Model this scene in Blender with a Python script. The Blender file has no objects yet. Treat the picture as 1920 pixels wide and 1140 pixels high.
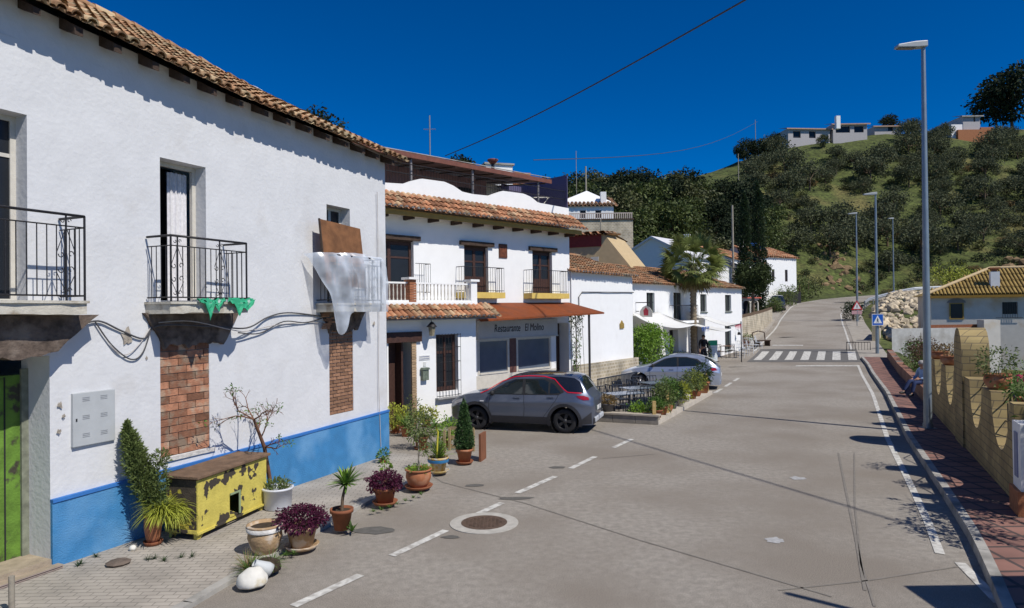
import bpy, bmesh, math, random
from math import sin, cos, pi, radians, sqrt, atan2
from mathutils import Vector, Matrix, noise
import numpy as np
S = bpy.context.scene
COL = S.collection
# ---------------- camera, light, exposure ----------------
CH = 3.4
FP = 1280.0
cam = bpy.data.objects.new('camera', bpy.data.cameras.new('camera')); COL.objects.link(cam)
cam.data.sensor_width = 36; cam.data.lens = 24.0; cam.data.clip_end = 3000; cam.data.clip_start = 0.1
CM = Matrix.Rotation(pi/2 + math.atan(13/1280), 4, 'X') @ Matrix.Rotation(-0.0125, 4, 'Z')
cam.matrix_world = Matrix.Translation((0, 0, CH)) @ CM
S.camera = cam
S.render.resolution_x = 1920; S.render.resolution_y = 1140
S.view_settings.view_transform = 'Standard'; S.view_settings.look = 'None'
S.view_settings.exposure = 0.0; S.view_settings.gamma = 1
SUN_EL = radians(50); SUN_AZ = Vector((0.766, -0.643, 0))      # horizontal direction towards the sun
w = bpy.data.worlds.new('World'); S.world = w; w.use_nodes = True
nt = w.node_tree; bg = nt.nodes['Background']
sky = nt.nodes.new('ShaderNodeTexSky'); sky.sky_type = 'NISHITA'; sky.sun_disc = False
sky.sun_elevation = SUN_EL; sky.sun_rotation = atan2(SUN_AZ.x, SUN_AZ.y)
sky.altitude = 2500; sky.air_density = 0.8; sky.dust_density = 0.0; sky.ozone_density = 5.0
hs = nt.nodes.new('ShaderNodeHueSaturation'); hs.inputs['Saturation'].default_value = 1.5; hs.inputs['Value'].default_value = 0.90
hs.inputs['Hue'].default_value = 0.508
nt.links.new(sky.outputs[0], hs.inputs['Color']); nt.links.new(hs.outputs[0], bg.inputs['Color'])
bg.inputs['Strength'].default_value = 0.12
sd = bpy.data.lights.new('sun', 'SUN'); sd.energy = 4.6; sd.angle = radians(0.5); sd.color = (1.0, 0.95, 0.87)
sun = bpy.data.objects.new('sun', sd); COL.objects.link(sun)
sv = Vector((SUN_AZ.x*cos(SUN_EL), SUN_AZ.y*cos(SUN_EL), sin(SUN_EL)))
sun.rotation_euler = sv.to_track_quat('Z', 'Y').to_euler(); sun.location = sv*60
R = random.Random(7)
# ---------------- helpers ----------------
def ray(px, py):
    return CM.to_3x3() @ Vector(((px-960)/FP, -(py-570)/FP, -1))
def gnd(px, py, z=0.0):                                       # ground point seen at a photo pixel
    r = ray(px, py); t = (z-CH)/r.z; return Vector((r.x*t, r.y*t, z))
def dep(px, py, Y):                                            # point at forward distance Y
    r = ray(px, py); t = Y/r.y; return Vector((r.x*t, Y, CH+r.z*t))
MATS = {}
def mat(name, c, rough=.8, var=.12, sc=6, bump=.15, bs=40, metal=0, isl=0, c2=None, m2=(.5,.6), s2=1.5, spec=.35, alpha=1, trans=0, tl=0, det=6, coat=0, spk=0, spks=150):
    if name in MATS: return MATS[name]
    m = bpy.data.materials.new(name); m.use_nodes = True; MATS[name] = m
    n = m.node_tree; b = n.nodes['Principled BSDF']; L = n.links.new
    b.inputs['Roughness'].default_value = rough; b.inputs['Metallic'].default_value = metal
    b.inputs['Specular IOR Level'].default_value = spec; b.inputs['Alpha'].default_value = alpha
    b.inputs['Transmission Weight'].default_value = trans; b.inputs['Coat Weight'].default_value = coat
    tc = n.nodes.new('ShaderNodeTexCoord'); out = None
    def N(scale, d=det):
        x = n.nodes.new('ShaderNodeTexNoise'); x.inputs['Scale'].default_value = scale; x.inputs['Detail'].default_value = d
        L(tc.outputs['Object'], x.inputs['Vector']); return x.outputs['Fac']
    def mix(f, a, bb):
        x = n.nodes.new('ShaderNodeMix'); x.data_type = 'RGBA'
        if hasattr(f, 'links'): L(f, x.inputs['Factor'])
        else: x.inputs['Factor'].default_value = f
        for v, s in ((a, x.inputs[6]), (bb, x.inputs[7])):
            if hasattr(v, 'links'): L(v, s)
            else: s.default_value = (*v, 1)
        return x.outputs[2]
    def ramp(f, a, bb):
        x = n.nodes.new('ShaderNodeMapRange'); x.inputs[1].default_value = a; x.inputs[2].default_value = bb; L(f, x.inputs[0]); return x.outputs[0]
    lo = [max(0, v*(1-var)) for v in c]; hi = [min(1, v*(1+var)) for v in c]
    col = mix(ramp(N(sc), .3, .7), lo, hi)
    if c2: col = mix(ramp(N(s2, 8), *m2), col, c2)
    if spk:
        x = n.nodes.new('ShaderNodeMapRange'); x.inputs[1].default_value = .3; x.inputs[2].default_value = .7; x.inputs[3].default_value = 1-spk; x.inputs[4].default_value = 1+spk; L(N(spks, 3), x.inputs[0])
        v = n.nodes.new('ShaderNodeVectorMath'); v.operation = 'SCALE'; L(col, v.inputs[0]); L(x.outputs[0], v.inputs['Scale']); col = v.outputs[0]
    if isl:
        g = n.nodes.new('ShaderNodeNewGeometry'); x = n.nodes.new('ShaderNodeMapRange')
        x.inputs[3].default_value = 1-isl; x.inputs[4].default_value = 1+isl; L(g.outputs['Random Per Island'], x.inputs[0])
        v = n.nodes.new('ShaderNodeVectorMath'); v.operation = 'SCALE'; L(col, v.inputs[0]); L(x.outputs[0], v.inputs['Scale']); col = v.outputs[0]
    L(col, b.inputs['Base Color'])
    if bump:
        bn = n.nodes.new('ShaderNodeBump'); bn.inputs['Strength'].default_value = bump; bn.inputs['Distance'].default_value = .02
        L(N(bs, 4), bn.inputs['Height']); L(bn.outputs[0], b.inputs['Normal'])
    if tl:                                                       # leaves let some light through
        t = n.nodes.new('ShaderNodeBsdfTranslucent'); L(col, t.inputs[0]); ms = n.nodes.new('ShaderNodeMixShader')
        ms.inputs[0].default_value = tl; L(b.outputs[0], ms.inputs[1]); L(t.outputs[0], ms.inputs[2])
        L(ms.outputs[0], n.nodes['Material Output'].inputs[0])
    return m
def lerp(a, b, t): return a+(b-a)*t
class MB:
    def __init__(s): s.v = []; s.f = []; s.sm = set()
    def face(s, pts, smooth=False):
        i = len(s.v); s.v += [tuple(p) for p in pts]; s.f.append(tuple(range(i, i+len(pts))))
        if smooth: s.sm.add(len(s.f)-1)
        return s
    def mesh(s, vs, fs, smooth=False):
        i = len(s.v); s.v += [tuple(p) for p in vs]
        for f in fs:
            s.f.append(tuple(i+k for k in f))
            if smooth: s.sm.add(len(s.f)-1)
        return s
    def box(s, x0, x1, y0, y1, z0, z1, M=None, bev=0):
        v = [Vector((x, y, z)) for z in (z0, z1) for y in (y0, y1) for x in (x0, x1)]
        if M: v = [M @ p for p in v]
        return s.mesh(v, [(0,2,3,1),(4,5,7,6),(0,1,5,4),(1,3,7,5),(3,2,6,7),(2,0,4,6)])
    def tube(s, pts, r, n=8, smooth=True, cap=True):
        pts = [Vector(p) for p in pts]; rs = r if isinstance(r, (list, tuple)) else [r]*len(pts)
        vs = []; fs = []; prev = None
        for i, p in enumerate(pts):
            d = (pts[min(i+1, len(pts)-1)]-pts[max(i-1, 0)]).normalized()
            a = prev if prev else (Vector((0, 0, 1)) if abs(d.z) < .9 else Vector((1, 0, 0)))
            x = (a - d*a.dot(d)).normalized(); prev = x; y = d.cross(x)
            for k in range(n):
                t = 2*pi*k/n; vs.append(p + (x*cos(t)+y*sin(t))*rs[i])
        for i in range(len(pts)-1):
            for k in range(n):
                a = i*n+k; b = i*n+(k+1) % n; fs.append((a, b, b+n, a+n))
        s.mesh(vs, fs, smooth)
        if cap:
            m = len(vs); s.mesh(vs[:n], [tuple(range(n))[::-1]]); s.mesh(vs[m-n:], [tuple(range(n))])
        return s
    def lathe(s, prof, n=24, c=(0, 0, 0), smooth=True, jit=0):
        vs = []; fs = []; m = len(prof)
        for k in range(n):
            t = 2*pi*k/n
            for r, z in prof: vs.append((c[0]+r*cos(t), c[1]+r*sin(t), c[2]+z))
        for k in range(n):
            for j in range(m-1):
                a = k*m+j; b = ((k+1) % n)*m+j; fs.append((a, b, b+1, a+1))
        return s.mesh(vs, fs, smooth)
    def prism(s, poly, y0, y1, M=None):                        # polygon in x,z extruded along y
        n = len(poly); v = [Vector((x, y0, z)) for x, z in poly]+[Vector((x, y1, z)) for x, z in poly]
        if M: v = [M @ p for p in v]
        return s.mesh(v, [tuple(range(n)), tuple(range(2*n-1, n-1, -1))]+[(i, i+n, (i+1) % n+n, (i+1) % n) for i in range(n)])
    def leaf(s, p, d, l, wd, up=None, bend=.25):
        d = Vector(d).normalized(); up = up or Vector((R.uniform(-1, 1), R.uniform(-1, 1), R.uniform(-1, 1)))
        x = d.cross(up)
        if x.length < 1e-3: x = d.orthogonal()
        x.normalize(); nrm = x.cross(d); p = Vector(p)
        m1 = p+d*l*.5; e = p+d*l - nrm*l*bend*0 + Vector((0, 0, -l*bend))
        return s.mesh([p, m1+x*wd*.5, e, m1-x*wd*.5], [(0, 1, 2, 3)])
    def build(s, name, m, parent=None, label=None, fix=True):
        me = bpy.data.meshes.new(name); me.from_pydata(s.v, [], s.f); me.validate()
        if len(me.polygons) == len(s.f) and s.sm:
            a = np.zeros(len(s.f), dtype=bool); a[list(s.sm)] = True; me.polygons.foreach_set('use_smooth', a)
        o = bpy.data.objects.new(name, me); COL.objects.link(o); o.parent = parent
        me.materials.append(m)
        if label: o['label'] = label
        return o
def recalc(o):
    bm = bmesh.new(); bm.from_mesh(o.data); bmesh.ops.remove_doubles(bm, verts=bm.verts, dist=1e-5)
    bmesh.ops.recalc_face_normals(bm, faces=bm.faces); bm.to_mesh(o.data); bm.free(); return o
def bevel(o, wd=.01, seg=2):
    m = o.modifiers.new('bevel', 'BEVEL'); m.width = wd; m.segments = seg; m.limit_method = 'ANGLE'; return o
def tag(o, label, cat, group=None, kind=None):
    if label: o['label'] = label
    if cat: o['category'] = cat
    if group: o['group'] = group
    if kind: o['kind'] = kind
    return o
def thing(name, label, cat, loc=(0, 0, 0), rz=0, group=None):
    o = bpy.data.objects.new(name, None); COL.objects.link(o); o.location = loc; o.rotation_euler = (0, 0, rz)
    o.empty_display_size = .1
    return tag(o, label, cat, group)
def struct(o): o['kind'] = 'structure'; return o
def copy_tree(o, parent=None):
    c = o.copy(); COL.objects.link(c); c.parent = parent
    for ch in list(o.children): copy_tree(ch, c)
    return c
def textobj(name, body, size, m, parent, loc, rx=pi/2, ext=.004, shear=0, align='CENTER', space=1.0):
    c = bpy.data.curves.new(name, 'FONT'); c.body = body; c.size = size; c.extrude = ext; c.align_x = align; c.align_y = 'CENTER'
    c.shear = shear; c.space_character = space
    o = bpy.data.objects.new(name, c); COL.objects.link(o); o.parent = parent; o.location = loc; dg = bpy.context.evaluated_depsgraph_get(); me = bpy.data.meshes.new_from_object(o.evaluated_get(dg)); q = bpy.data.objects.new(name, me); bpy.data.objects.remove(o); COL.objects.link(q); q.parent = parent; q.location = loc; q.rotation_euler = (rx, 0, 0); me.materials.clear(); me.materials.append(m); return q
# wall front with openings (x0,x1,z0,z1): front at y=0, reveals to y=dep
def wallgrid(mb, x0, x1, z0, z1, ops, dp=.3, y=0.0, step=0, amp=0):
    xs = sorted(set([x0, x1]+[v for o in ops for v in o[:2] if x0 < v < x1])); zs = sorted(set([z0, z1]+[v for o in ops for v in o[2:4] if z0 < v < z1]))
    if step:
        def sub(a):
            r = []
            for p, q in zip(a, a[1:]):
                k = max(1, int((q-p)/step)); r += [p+(q-p)*i/k for i in range(k)]
            return r+[a[-1]]
        xs = sub(xs); zs = sub(zs)
    ix = {}
    def off(x, z):
        if not amp: return y
        e = min([1]+[max(abs(x-(o[0]+o[1])/2)-(o[1]-o[0])/2, abs(z-(o[2]+o[3])/2)-(o[3]-o[2])/2)*4+.0 for o in ops]); e = max(0, min(1, e))
        return y - amp*e*(noise.noise(Vector((x*1.1, 3, z*1.1)))+.5*noise.noise(Vector((x*3, 9, z*3))))
    vs = []; fs = []
    for i, x in enumerate(xs):
        for j, z in enumerate(zs): ix[i, j] = len(vs); vs.append((x, off(x, z), z))
    for i in range(len(xs)-1):
        for j in range(len(zs)-1):
            cx = (xs[i]+xs[i+1])/2; cz = (zs[j]+zs[j+1])/2
            if any(o[0] < cx < o[1] and o[2] < cz < o[3] for o in ops): continue
            fs.append((ix[i, j], ix[i+1, j], ix[i+1, j+1], ix[i, j+1]))
    mb.mesh(vs, fs, smooth=bool(amp))
    for o in ops:
        a, b, c, d = o[:4]; D = o[4] if len(o) > 4 else dp
        if a <= x0: pass
        else: mb.face([(a, y, c), (a, y+D, c), (a, y+D, d), (a, y, d)])
        if b < x1: mb.face([(b, y, c), (b, y, d), (b, y+D, d), (b, y+D, c)])
        mb.face([(a, y, d), (a, y+D, d), (b, y+D, d), (b, y, d)])
        if c > z0: mb.face([(a, y, c), (b, y, c), (b, y+D, c), (a, y+D, c)])
# barrel tiles on a slope: eave line from (x0..x1) at (ye,ze) to (yr,zr)
def tiles(mb, x0, x1, ye, ze, yr, zr, pitch=.24, course=.42, r=.085, jit=.012, seg=5, clip=None, ends=True, plug=None):
    S_ = sqrt((yr-ye)**2+(zr-ze)**2); dy = (yr-ye)/S_; dz = (zr-ze)/S_; n = int(round((x1-x0)/pitch)); pitch = (x1-x0)/n; nc = max(1, int(round(S_/course))); cs = S_/nc
    nx, nz = -dz, dy                                             # normal (y,z) of slope = (-dz, dy) for dy>0
    if nz < 0: nx, nz = -nx, -nz
    for up in (0, 1):
        for i in range(n+(0 if up else 1)):
            cx = x0+pitch*(i+(.5 if up else 0))
            if cx < x0-.01 or cx > x1+.01: continue
            for c in range(nc):
                if clip and not clip(cx, (c+.5)*cs): continue
                s0 = c*cs-(.05 if c else .0)+R.uniform(-jit, jit); s1 = (c+1)*cs+.03; lift0 = .035+R.uniform(0, jit*.5); lift1 = .0
                j = R.uniform(-jit, jit)*.7; vs = []
                for s_, lf, rr in ((s0, lift0, r*1.12), (s1, lift1, r*.9)):
                    for k in range(seg+1):
                        a = pi*k/seg
                        if up: lx = cos(a)*rr; h = sin(a)*rr*.8+.03+lf
                        else: lx = cos(a)*rr; h = -sin(a)*rr*.6+.05+lf*.6
                        yy = ye+dy*s_+nx*h; zz = ze+dz*s_+nz*h
                        vs.append((cx+lx+j, yy, zz))
                fs = [(k, k+1, k+seg+2, k+seg+1) for k in range(seg)]
                if not up: fs = [f[::-1] for f in fs]
                mb.mesh(vs, fs, smooth=True)
                if up and c == 0 and plug is not None: plug.mesh([(vx, vy+.03*1, vz-.004) for vx, vy, vz in vs[:seg+1]], [tuple(range(seg+1))])
                if up and c == 0 and ends:                        # thickness lip at the eave
                    o = [(x, y+nx*.0, z) for x, y, z in vs[:seg+1]]; q = [(cx+j+(x-cx-j)*.78, y-nx*.018, z-nz*.018) for x, y, z in o]
                    mb.mesh(o+q, [(k, k+seg+1, k+seg+2, k+1) for k in range(seg)])
# ---------------- ground, road, pavements ----------------
E_ = Vector((.47, .883, 0)); Q_ = Vector((.883, -.47, 0))
def tq(x, y): return .47*x+.883*y, .883*x-.47*y
def xy(t, q): return (.47*t+.883*q, .883*t-.47*q)
HT = ([-50, 38, 46, 55, 70, 90, 110, 140], [0, 0, .25, .75, 1.75, 3.6, 5.2, 5.5])
def hh(t): return float(np.interp(t, *HT))
def surf(px, py, dz=0):
    r = ray(px, py); k = 4
    while k < 220:
        p = Vector((r.x*k/r.y, k, CH+r.z*k/r.y))
        if p.z < hh(tq(p.x, p.y)[0])+dz: return p
        k += .04
    return p
def ss(v): v = max(0, min(1, v)); return v*v*(3-2*v)
QR = ([-20, 11.7, 14.8, 20, 29.9, 42.5, 46.9, 56.4, 64.4, 71.7, 79, 86, 93], [1.4, 1.14, .97, .64, .28, -.49, -.9, -1.5, -2, -2.5, -2.9, -2.7, -1.8])
QL = ([38, 44.1, 48.7, 57.7, 64.2, 74.2, 80.6, 88.2, 94.6], [-6.0, -6.9, -7.4, -7.8, -8, -8.6, -8.8, -9, -8.5])
QW = ([-20, 8, 13.8, 19.4, 25.9, 35, 47], [2.3, 2.1, 1.98, 1.82, 1.45, 1.05, .5])       # street face of the right-hand wall
HP = [400, 1060, 1200, 1380, 1480, 1640, 1850, 2000, 2600]
HF = [70, 75, 80, 92, 101, 106, 102, 97, 90]; HZ = [6, 8, 8, 6.5, 5.3, 5.0, 4.6, 4, 3]
HC = [140, 140, 150, 170, 175, 178, 180, 180, 180]; HH = [17, 21.5, 28.8, 39.2, 45, 48.5, 50, 49, 45]
def ground_z(x, y):
    t, q = tq(x, y); z = hh(min(t, 112))
    if q < -9 and t > 20: z += .13*max(0, -q-11)*ss((t-20)/20)
    qr = float(np.interp(t, *QR))
    if q > qr+2.2:
        low = -1.4+6.2*ss((y-44)/34)
        z = lerp(z, low, ss((q-qr-2.2)/2.5))
    if y > 60:
        px = 960+1280*x/y
        f = float(np.interp(px, HP, HF)); c = float(np.interp(px, HP, HC)); zf = float(np.interp(px, HP, HZ)); zc = float(np.interp(px, HP, HH))
        if y > f-4:
            u = (y-f)/(c-f); hz = zf+(zc-zf)*(u if u < 1 else 1+.04*(u-1)) if u > 0 else zf
            k = noise.fractal(Vector((x*.05, y*.05, 2)), .9, 2.1, 4)
            hz += 1.6*k*ss((y-f)/18)
            z = lerp(z, hz, ss((y-f+4)/9))
    return z
def near_road(x, y):
    t, q = tq(x, y)
    if t > 96: return y < 97 and y > 84 and x > 33
    return q < float(np.interp(t, *QR))+2.2 and q > (-22 if t < 46 else float(np.interp(t, *QL))-1.5)
M_ground = mat('hill_ground', (.062, .078, .019), .95, .4, .8, 1.0, 3, spk=.55, spks=2.2, c2=(.13, .115, .04), m2=(.54, .7), s2=.09, det=10)
M_asph = mat('asphalt', (.295, .268, .232), .9, .17, 9, .6, 120, c2=(.235, .206, .172), m2=(.42, .62), s2=.35, det=10, spk=.3, spks=70)
M_tar = mat('tar_line', (.10, .097, .092), .8, .1, 8)
M_white = mat('road_paint', (.56, .55, .51), .75, .2, 9, c2=(.33, .31, .28), m2=(.47, .66), s2=7)
M_pave = mat('paving_stone', (.34, .31, .265), .85, .12, 3, .2, 60, c2=(.22, .20, .17), m2=(.52, .7), s2=1.2)
M_kerb = mat('kerb_concrete', (.36, .345, .315), .85, .15, 5, .25, 50, c2=(.2, .19, .17), m2=(.5, .7), s2=2)
def brickmat(name, c1, c2, mortar, scale, bw, bh, msize=.02, off=.5, rough=.85, bump=.4, vert=False, var=.25):
    m = bpy.data.materials.new(name); m.use_nodes = True; n = m.node_tree; b = n.nodes['Principled BSDF']; L = n.links.new
    tc = n.nodes.new('ShaderNodeTexCoord'); br = n.nodes.new('ShaderNodeTexBrick'); br.offset = off
    src = tc.outputs['Object']
    if vert:
        sp = n.nodes.new('ShaderNodeSeparateXYZ'); cb = n.nodes.new('ShaderNodeCombineXYZ'); L(src, sp.inputs[0])
        ad = n.nodes.new('ShaderNodeMath'); L(sp.outputs[0], ad.inputs[0]); L(sp.outputs[1], ad.inputs[1])
        L(ad.outputs[0], cb.inputs[0]); L(sp.outputs[2], cb.inputs[1]); src = cb.outputs[0]
    ns = n.nodes.new('ShaderNodeTexNoise'); ns.inputs['Scale'].default_value = 1.3; ns.inputs['Detail'].default_value = 10; L(tc.outputs['Object'], ns.inputs['Vector'])
    L(src, br.inputs['Vector']); br.inputs['Scale'].default_value = scale; br.inputs['Brick Width'].default_value = bw; br.inputs['Row Height'].default_value = bh
    br.inputs['Mortar Size'].default_value = msize; br.inputs['Color1'].default_value = (*c1, 1); br.inputs['Color2'].default_value = (*c2, 1); br.inputs['Mortar'].default_value = (*mortar, 1)
    mr = n.nodes.new('ShaderNodeMapRange'); mr.inputs[1].default_value = .3; mr.inputs[2].default_value = .7; mr.inputs[3].default_value = 1-var; mr.inputs[4].default_value = 1+var; L(ns.outputs['Fac'], mr.inputs[0])
    v = n.nodes.new('ShaderNodeVectorMath'); v.operation = 'SCALE'; L(br.outputs['Color'], v.inputs[0]); L(mr.outputs[0], v.inputs['Scale']); L(v.outputs[0], b.inputs['Base Color'])
    bp = n.nodes.new('ShaderNodeBump'); bp.inputs['Strength'].default_value = bump; bp.inputs['Distance'].default_value = .02; bp.invert = True; L(br.outputs['Fac'], bp.inputs['Height']); L(bp.outputs[0], b.inputs['Normal'])
    b.inputs['Roughness'].default_value = rough; MATS[name] = m; return m
M_redpave = brickmat('red_pavers', (.25, .125, .095), (.20, .105, .085), (.07, .05, .045), 1, .42, .42, .03, 0)
M_slabs = brickmat('grey_slabs', (.36, .325, .28), (.32, .29, .25), (.21, .19, .165), 1, .2, .1, .008, .5, bump=.25, var=.2)
xs = list(np.arange(-60, 100, 1.6))+list(np.arange(100, 420, 6.0)); xs = [float(v) for v in list(np.arange(-240, -60, 8.0))+xs]
ys = [float(v) for v in list(np.arange(-25, 200, 1.6))+list(np.arange(200, 420, 8.0))]
vs = []; fs = []
for y in ys:
    for x in xs: vs.append((x, y, ground_z(x, y)-(.09 if near_road(x, y) else .02)))
nx = len(xs)
for j in range(len(ys)-1):
    for i in range(nx-1): a = j*nx+i; fs.append((a, a+1, a+nx+1, a+nx))
g = MB(); g.mesh(vs, fs, True); struct(g.build('ground', M_ground))
# road: left edge includes the forecourt as far as the fronts of the buildings
g = MB(); row = []
LE = [(-12, -13), (16, -13), (30, -19), (40, -19), (45, -16), (47, -12), (50, -8.2)]
def left_edge(t): return float(np.interp(t, [p[0] for p in LE], [p[1] for p in LE])) if t < 50 else float(np.interp(t, *QL))-.5
for t in np.arange(-12, 94, .75):
    l = left_edge(t); r_ = float(np.interp(t, *QR)); row.append([(*xy(t, lerp(l, r_, k/12)), hh(t)) for k in range(13)])
for (a, b) in [((36.9, 87.6), (42.15, 83)), ((41.2, 91.4), (44.6, 85)), ((45.5, 93.4), (48, 86.6)), ((50, 94.6), (52, 87.4)), ((60, 95.8), (60, 88.4)), ((78, 96.5), (78, 89))]:
    row.append([(lerp(a[0], b[0], k/12), lerp(a[1], b[1], k/12), hh(min(112, tq(lerp(a[0], b[0], k/12), lerp(a[1], b[1], k/12))[0]))) for k in range(13)])
vs = [p for r_ in row for p in r_]; fs = []
for j in range(len(row)-1):
    for i in range(12): a = j*13+i; fs.append((a, a+1, a+14, a+13))
g.mesh(vs, fs, True); struct(g.build('road', M_asph))
def strip(mb, pts, wd, dz=.004):
    pts = [Vector((p[0], p[1], 0)) for p in pts]; out = []
    seg = []
    for a, b in zip(pts, pts[1:]):
        k = max(1, int((b-a).length/1.0)); seg += [a.lerp(b, i/k) for i in range(k)]
    seg.append(pts[-1])
    for i, p in enumerate(seg):
        d = (seg[min(i+1, len(seg)-1)]-seg[max(i-1, 0)]).normalized(); n_ = Vector((d.y, -d.x, 0))
        for s in (-.5, .5):
            v = p+n_*wd*s; out.append((v.x, v.y, hh(min(112, tq(v.x, v.y)[0]))+dz))
    mb.mesh(out, [(2*i, 2*i+1, 2*i+3, 2*i+2) for i in range(len(seg)-1)])
g = MB()
for a, b in (((550, 1140), (676, 1080)), ((735, 1044), (836, 996)), ((884, 971), (941, 944)), ((970, 926), (1041, 894)), ((1070, 879), (1116, 857)), ((1150, 840), (1185, 824))): strip(g, (surf(*a), surf(*b)), .13, .008)
for a, b in (((1340, 737), (1353, 729)), ((1360, 725), (1371, 718)), ((1376, 715), (1385, 709))): strip(g, (surf(*a), surf(*b)), .14, .008)
strip(g, [surf(*p) for p in ((1875, 1134), (1800, 1056))], .13, .008)
strip(g, [xy(t, float(np.interp(t, *QR))-.42) for t in np.arange(11.0, 44, 1.5)], .12, .008)
strip(g, [xy(t, float(np.interp(t, *QR))-.3) for t in np.arange(49, 93, 2)], .13, .01)
strip(g, [xy(t, float(np.interp(t, *QL))+.05) for t in np.arange(49, 95, 2)]+[(41.3, 90.9), (45.6, 92.8), (50, 94), (60, 95.2)], .14, .01)
o = g.build('road_markings', M_white); struct(o)
g = MB(); a = surf(1408, 668); b = surf(1618, 668); d = (b-a)/7.0
up = Vector((.47, .883, 0))
cb = MB(); c0 = a-d*.05-up*2.9; n0 = a+d*7.02-up*2.9
def quad_on(mb, p, dx, dy, dz):
    out = []
    for i in range(7):
        for j in range(7):
            v = p+dx*(i/6)+dy*(j/6); out.append((v.x, v.y, hh(tq(v.x, v.y)[0])+dz))
    mb.mesh(out, [(i*7+j, (i+1)*7+j, (i+1)*7+j+1, i*7+j+1) for i in range(6) for j in range(6)])
A0 = surf(1403, 678); A1 = surf(1616, 678); B0 = surf(1426, 657); B1 = surf(1610, 657)
def bil(u, v): p = A0.lerp(A1, u).lerp(B0.lerp(B1, u), v); return (p.x, p.y)
def patch(mb, u0, u1, v0, v1, dz, n_=5):
    out = []
    for i in range(n_+1):
        for j in range(n_+1):
            x, y = bil(lerp(u0, u1, i/n_), lerp(v0, v1, j/n_)); out.append((x, y, hh(tq(x, y)[0])+dz))
    m_ = n_+1; mb.mesh(out, [(i*m_+j, (i+1)*m_+j, (i+1)*m_+j+1, i*m_+j+1) for i in range(n_) for j in range(n_)])
patch(cb, -.01, 1.0, -.05, 1.1, .010, 10)
for i in range(7): patch(g, (i+.22)/7.0, (i+.74)/7.0, .12, .88, .018)
patch(g, .45, .97, -.42, -.34, .012); patch(g, .08, .42, 1.45, 1.53, .012)
struct(cb.build('crossing_surface', mat('crossing_asphalt', (.13, .125, .118), .85, .15, 3, .2, 100)))
struct(g.build('pedestrian_crossing', M_white))
g = MB()
for pts, wd in (([(830, 905), (985, 945), (1200, 1015), (1460, 1092), (1560, 1120)], .035), ([(1572, 850), (1590, 940), (1603, 1000), (1622, 1110)], .04), ([(1602, 850), (1603, 950), (1615, 1060), (1640, 1140)], .03),
                ([(1460, 1108), (1620, 1092), (1800, 1064)], .03), ([(760, 860), (830, 905)], .03), ([(1130, 860), (1230, 852)], .02)):
    strip(g, [surf(*p) for p in pts], wd, .006)
struct(g.build('dark_lines', mat('dark_line', (.20, .182, .158), .8, .15, 8)))  # thin lines a little darker than the asphalt
g = MB()
for px, py, rx, ry in ((890, 911, .22, .12), (1046, 877, .2, .12), (968, 935, .38, .1), (845, 1008, .15, .08), (1280, 692+60, .5, .1), (1383, 688, .7, .12), (1485, 632, 1.2, .3), (700, 996, .33, .2)):
    c = surf(px, py); nn = 14; out = []
    for k in range(nn): out.append((c.x+cos(2*pi*k/nn)*rx*R.uniform(.7, 1.1), c.y+sin(2*pi*k/nn)*ry*R.uniform(.7, 1.1), hh(tq(c.x, c.y)[0])+.0075))
    g.mesh(out, [tuple(range(nn))])
struct(g.build('road_patches', mat('road_patch', (.11, .105, .095), .9, .2, 10)))
g = MB()
for px, py, r_ in ((1498, 898, .17), (1455, 1015, .16)):
    c = surf(px, py); nn = 16; out = []
    for k in range(nn): rr = R.uniform(.55, 1.1); out.append((c.x+cos(2*pi*k/nn)*r_*rr, c.y+sin(2*pi*k/nn)*r_*rr, .006))
    g.mesh(out, [tuple(range(nn))])
struct(g.build('paint_spots', mat('pale_spots', (.36, .36, .36), .9, .2, 20)))
# manhole
t = thing('manhole', 'round rusty manhole cover in a pale concrete ring on the road', 'manhole', (-.49, 10.99, 0))
MB().lathe([(.55, .001), (.55, .012), (.37, .014)], 40, smooth=False).build('ring', mat('ring_concrete', (.40, .38, .34), .9, .15, 8), t)
g = MB().lathe([(.37, .004), (.37, .017), (.33, .019), (.31, .016), (0, .017)], 40, smooth=False)
for k in range(10):
    for j in range(10):
        x = -.27+k*.06; y = -.27+j*.06
        if x*x+y*y < .078: g.box(x-.018, x+.018, y-.018, y+.018, .0165, .023)
g.build('cover', mat('rusty_iron', (.10, .065, .045), .6, .3, 20, .3, 80), t)
# left pavement in front of the first house
sw = [(-5.9, 3.0), (-4.9, 5.2), (-3.76, 7.96), (-3.19, 10.11), (-2.54, 12.34), (-1.9, 13.7), (-1.38, 14.7), (-1.55, 15.45), (-2.7, 16.3), (-3.1, 16.5)]
inner = [(-9.2, 2.2)]+[(-6.195+(.417*k if 0 else 0), 9.137) for k in ()]
F1A = Vector((-6.195, 9.137, 0)); F1D = Vector((.417, .909, 0)).normalized()
poly = sw+[tuple((F1A+F1D*u-Vector((.909, -.417, 0))*.3)[:2]) for u in (7.7, 4, 0, -4, -7)]
g = MB(); n_ = len(poly); g.mesh([(x, y, .055) for x, y in poly]+[(x, y, -.05) for x, y in poly], [tuple(range(n_))]+[(i, i+n_, (i+1) % n_+n_, (i+1) % n_) for i in range(n_)])
o = g.build('pavement', M_slabs); struct(o)
g = MB()
for (a, b) in zip(sw[:7], sw[1:8]):
    a = Vector((*a, 0)); b = Vector((*b, 0)); d = (b-a).normalized(); n_ = Vector((-d.y, d.x, 0)); L_ = (b-a).length
    M_ = Matrix.Translation(a) @ Matrix.Rotation(atan2(d.y, d.x), 4, 'Z')
    g.box(0, L_+.01, -.002, .13, -.05, .061, M_)
struct(g.build('kerb', M_kerb))
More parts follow.
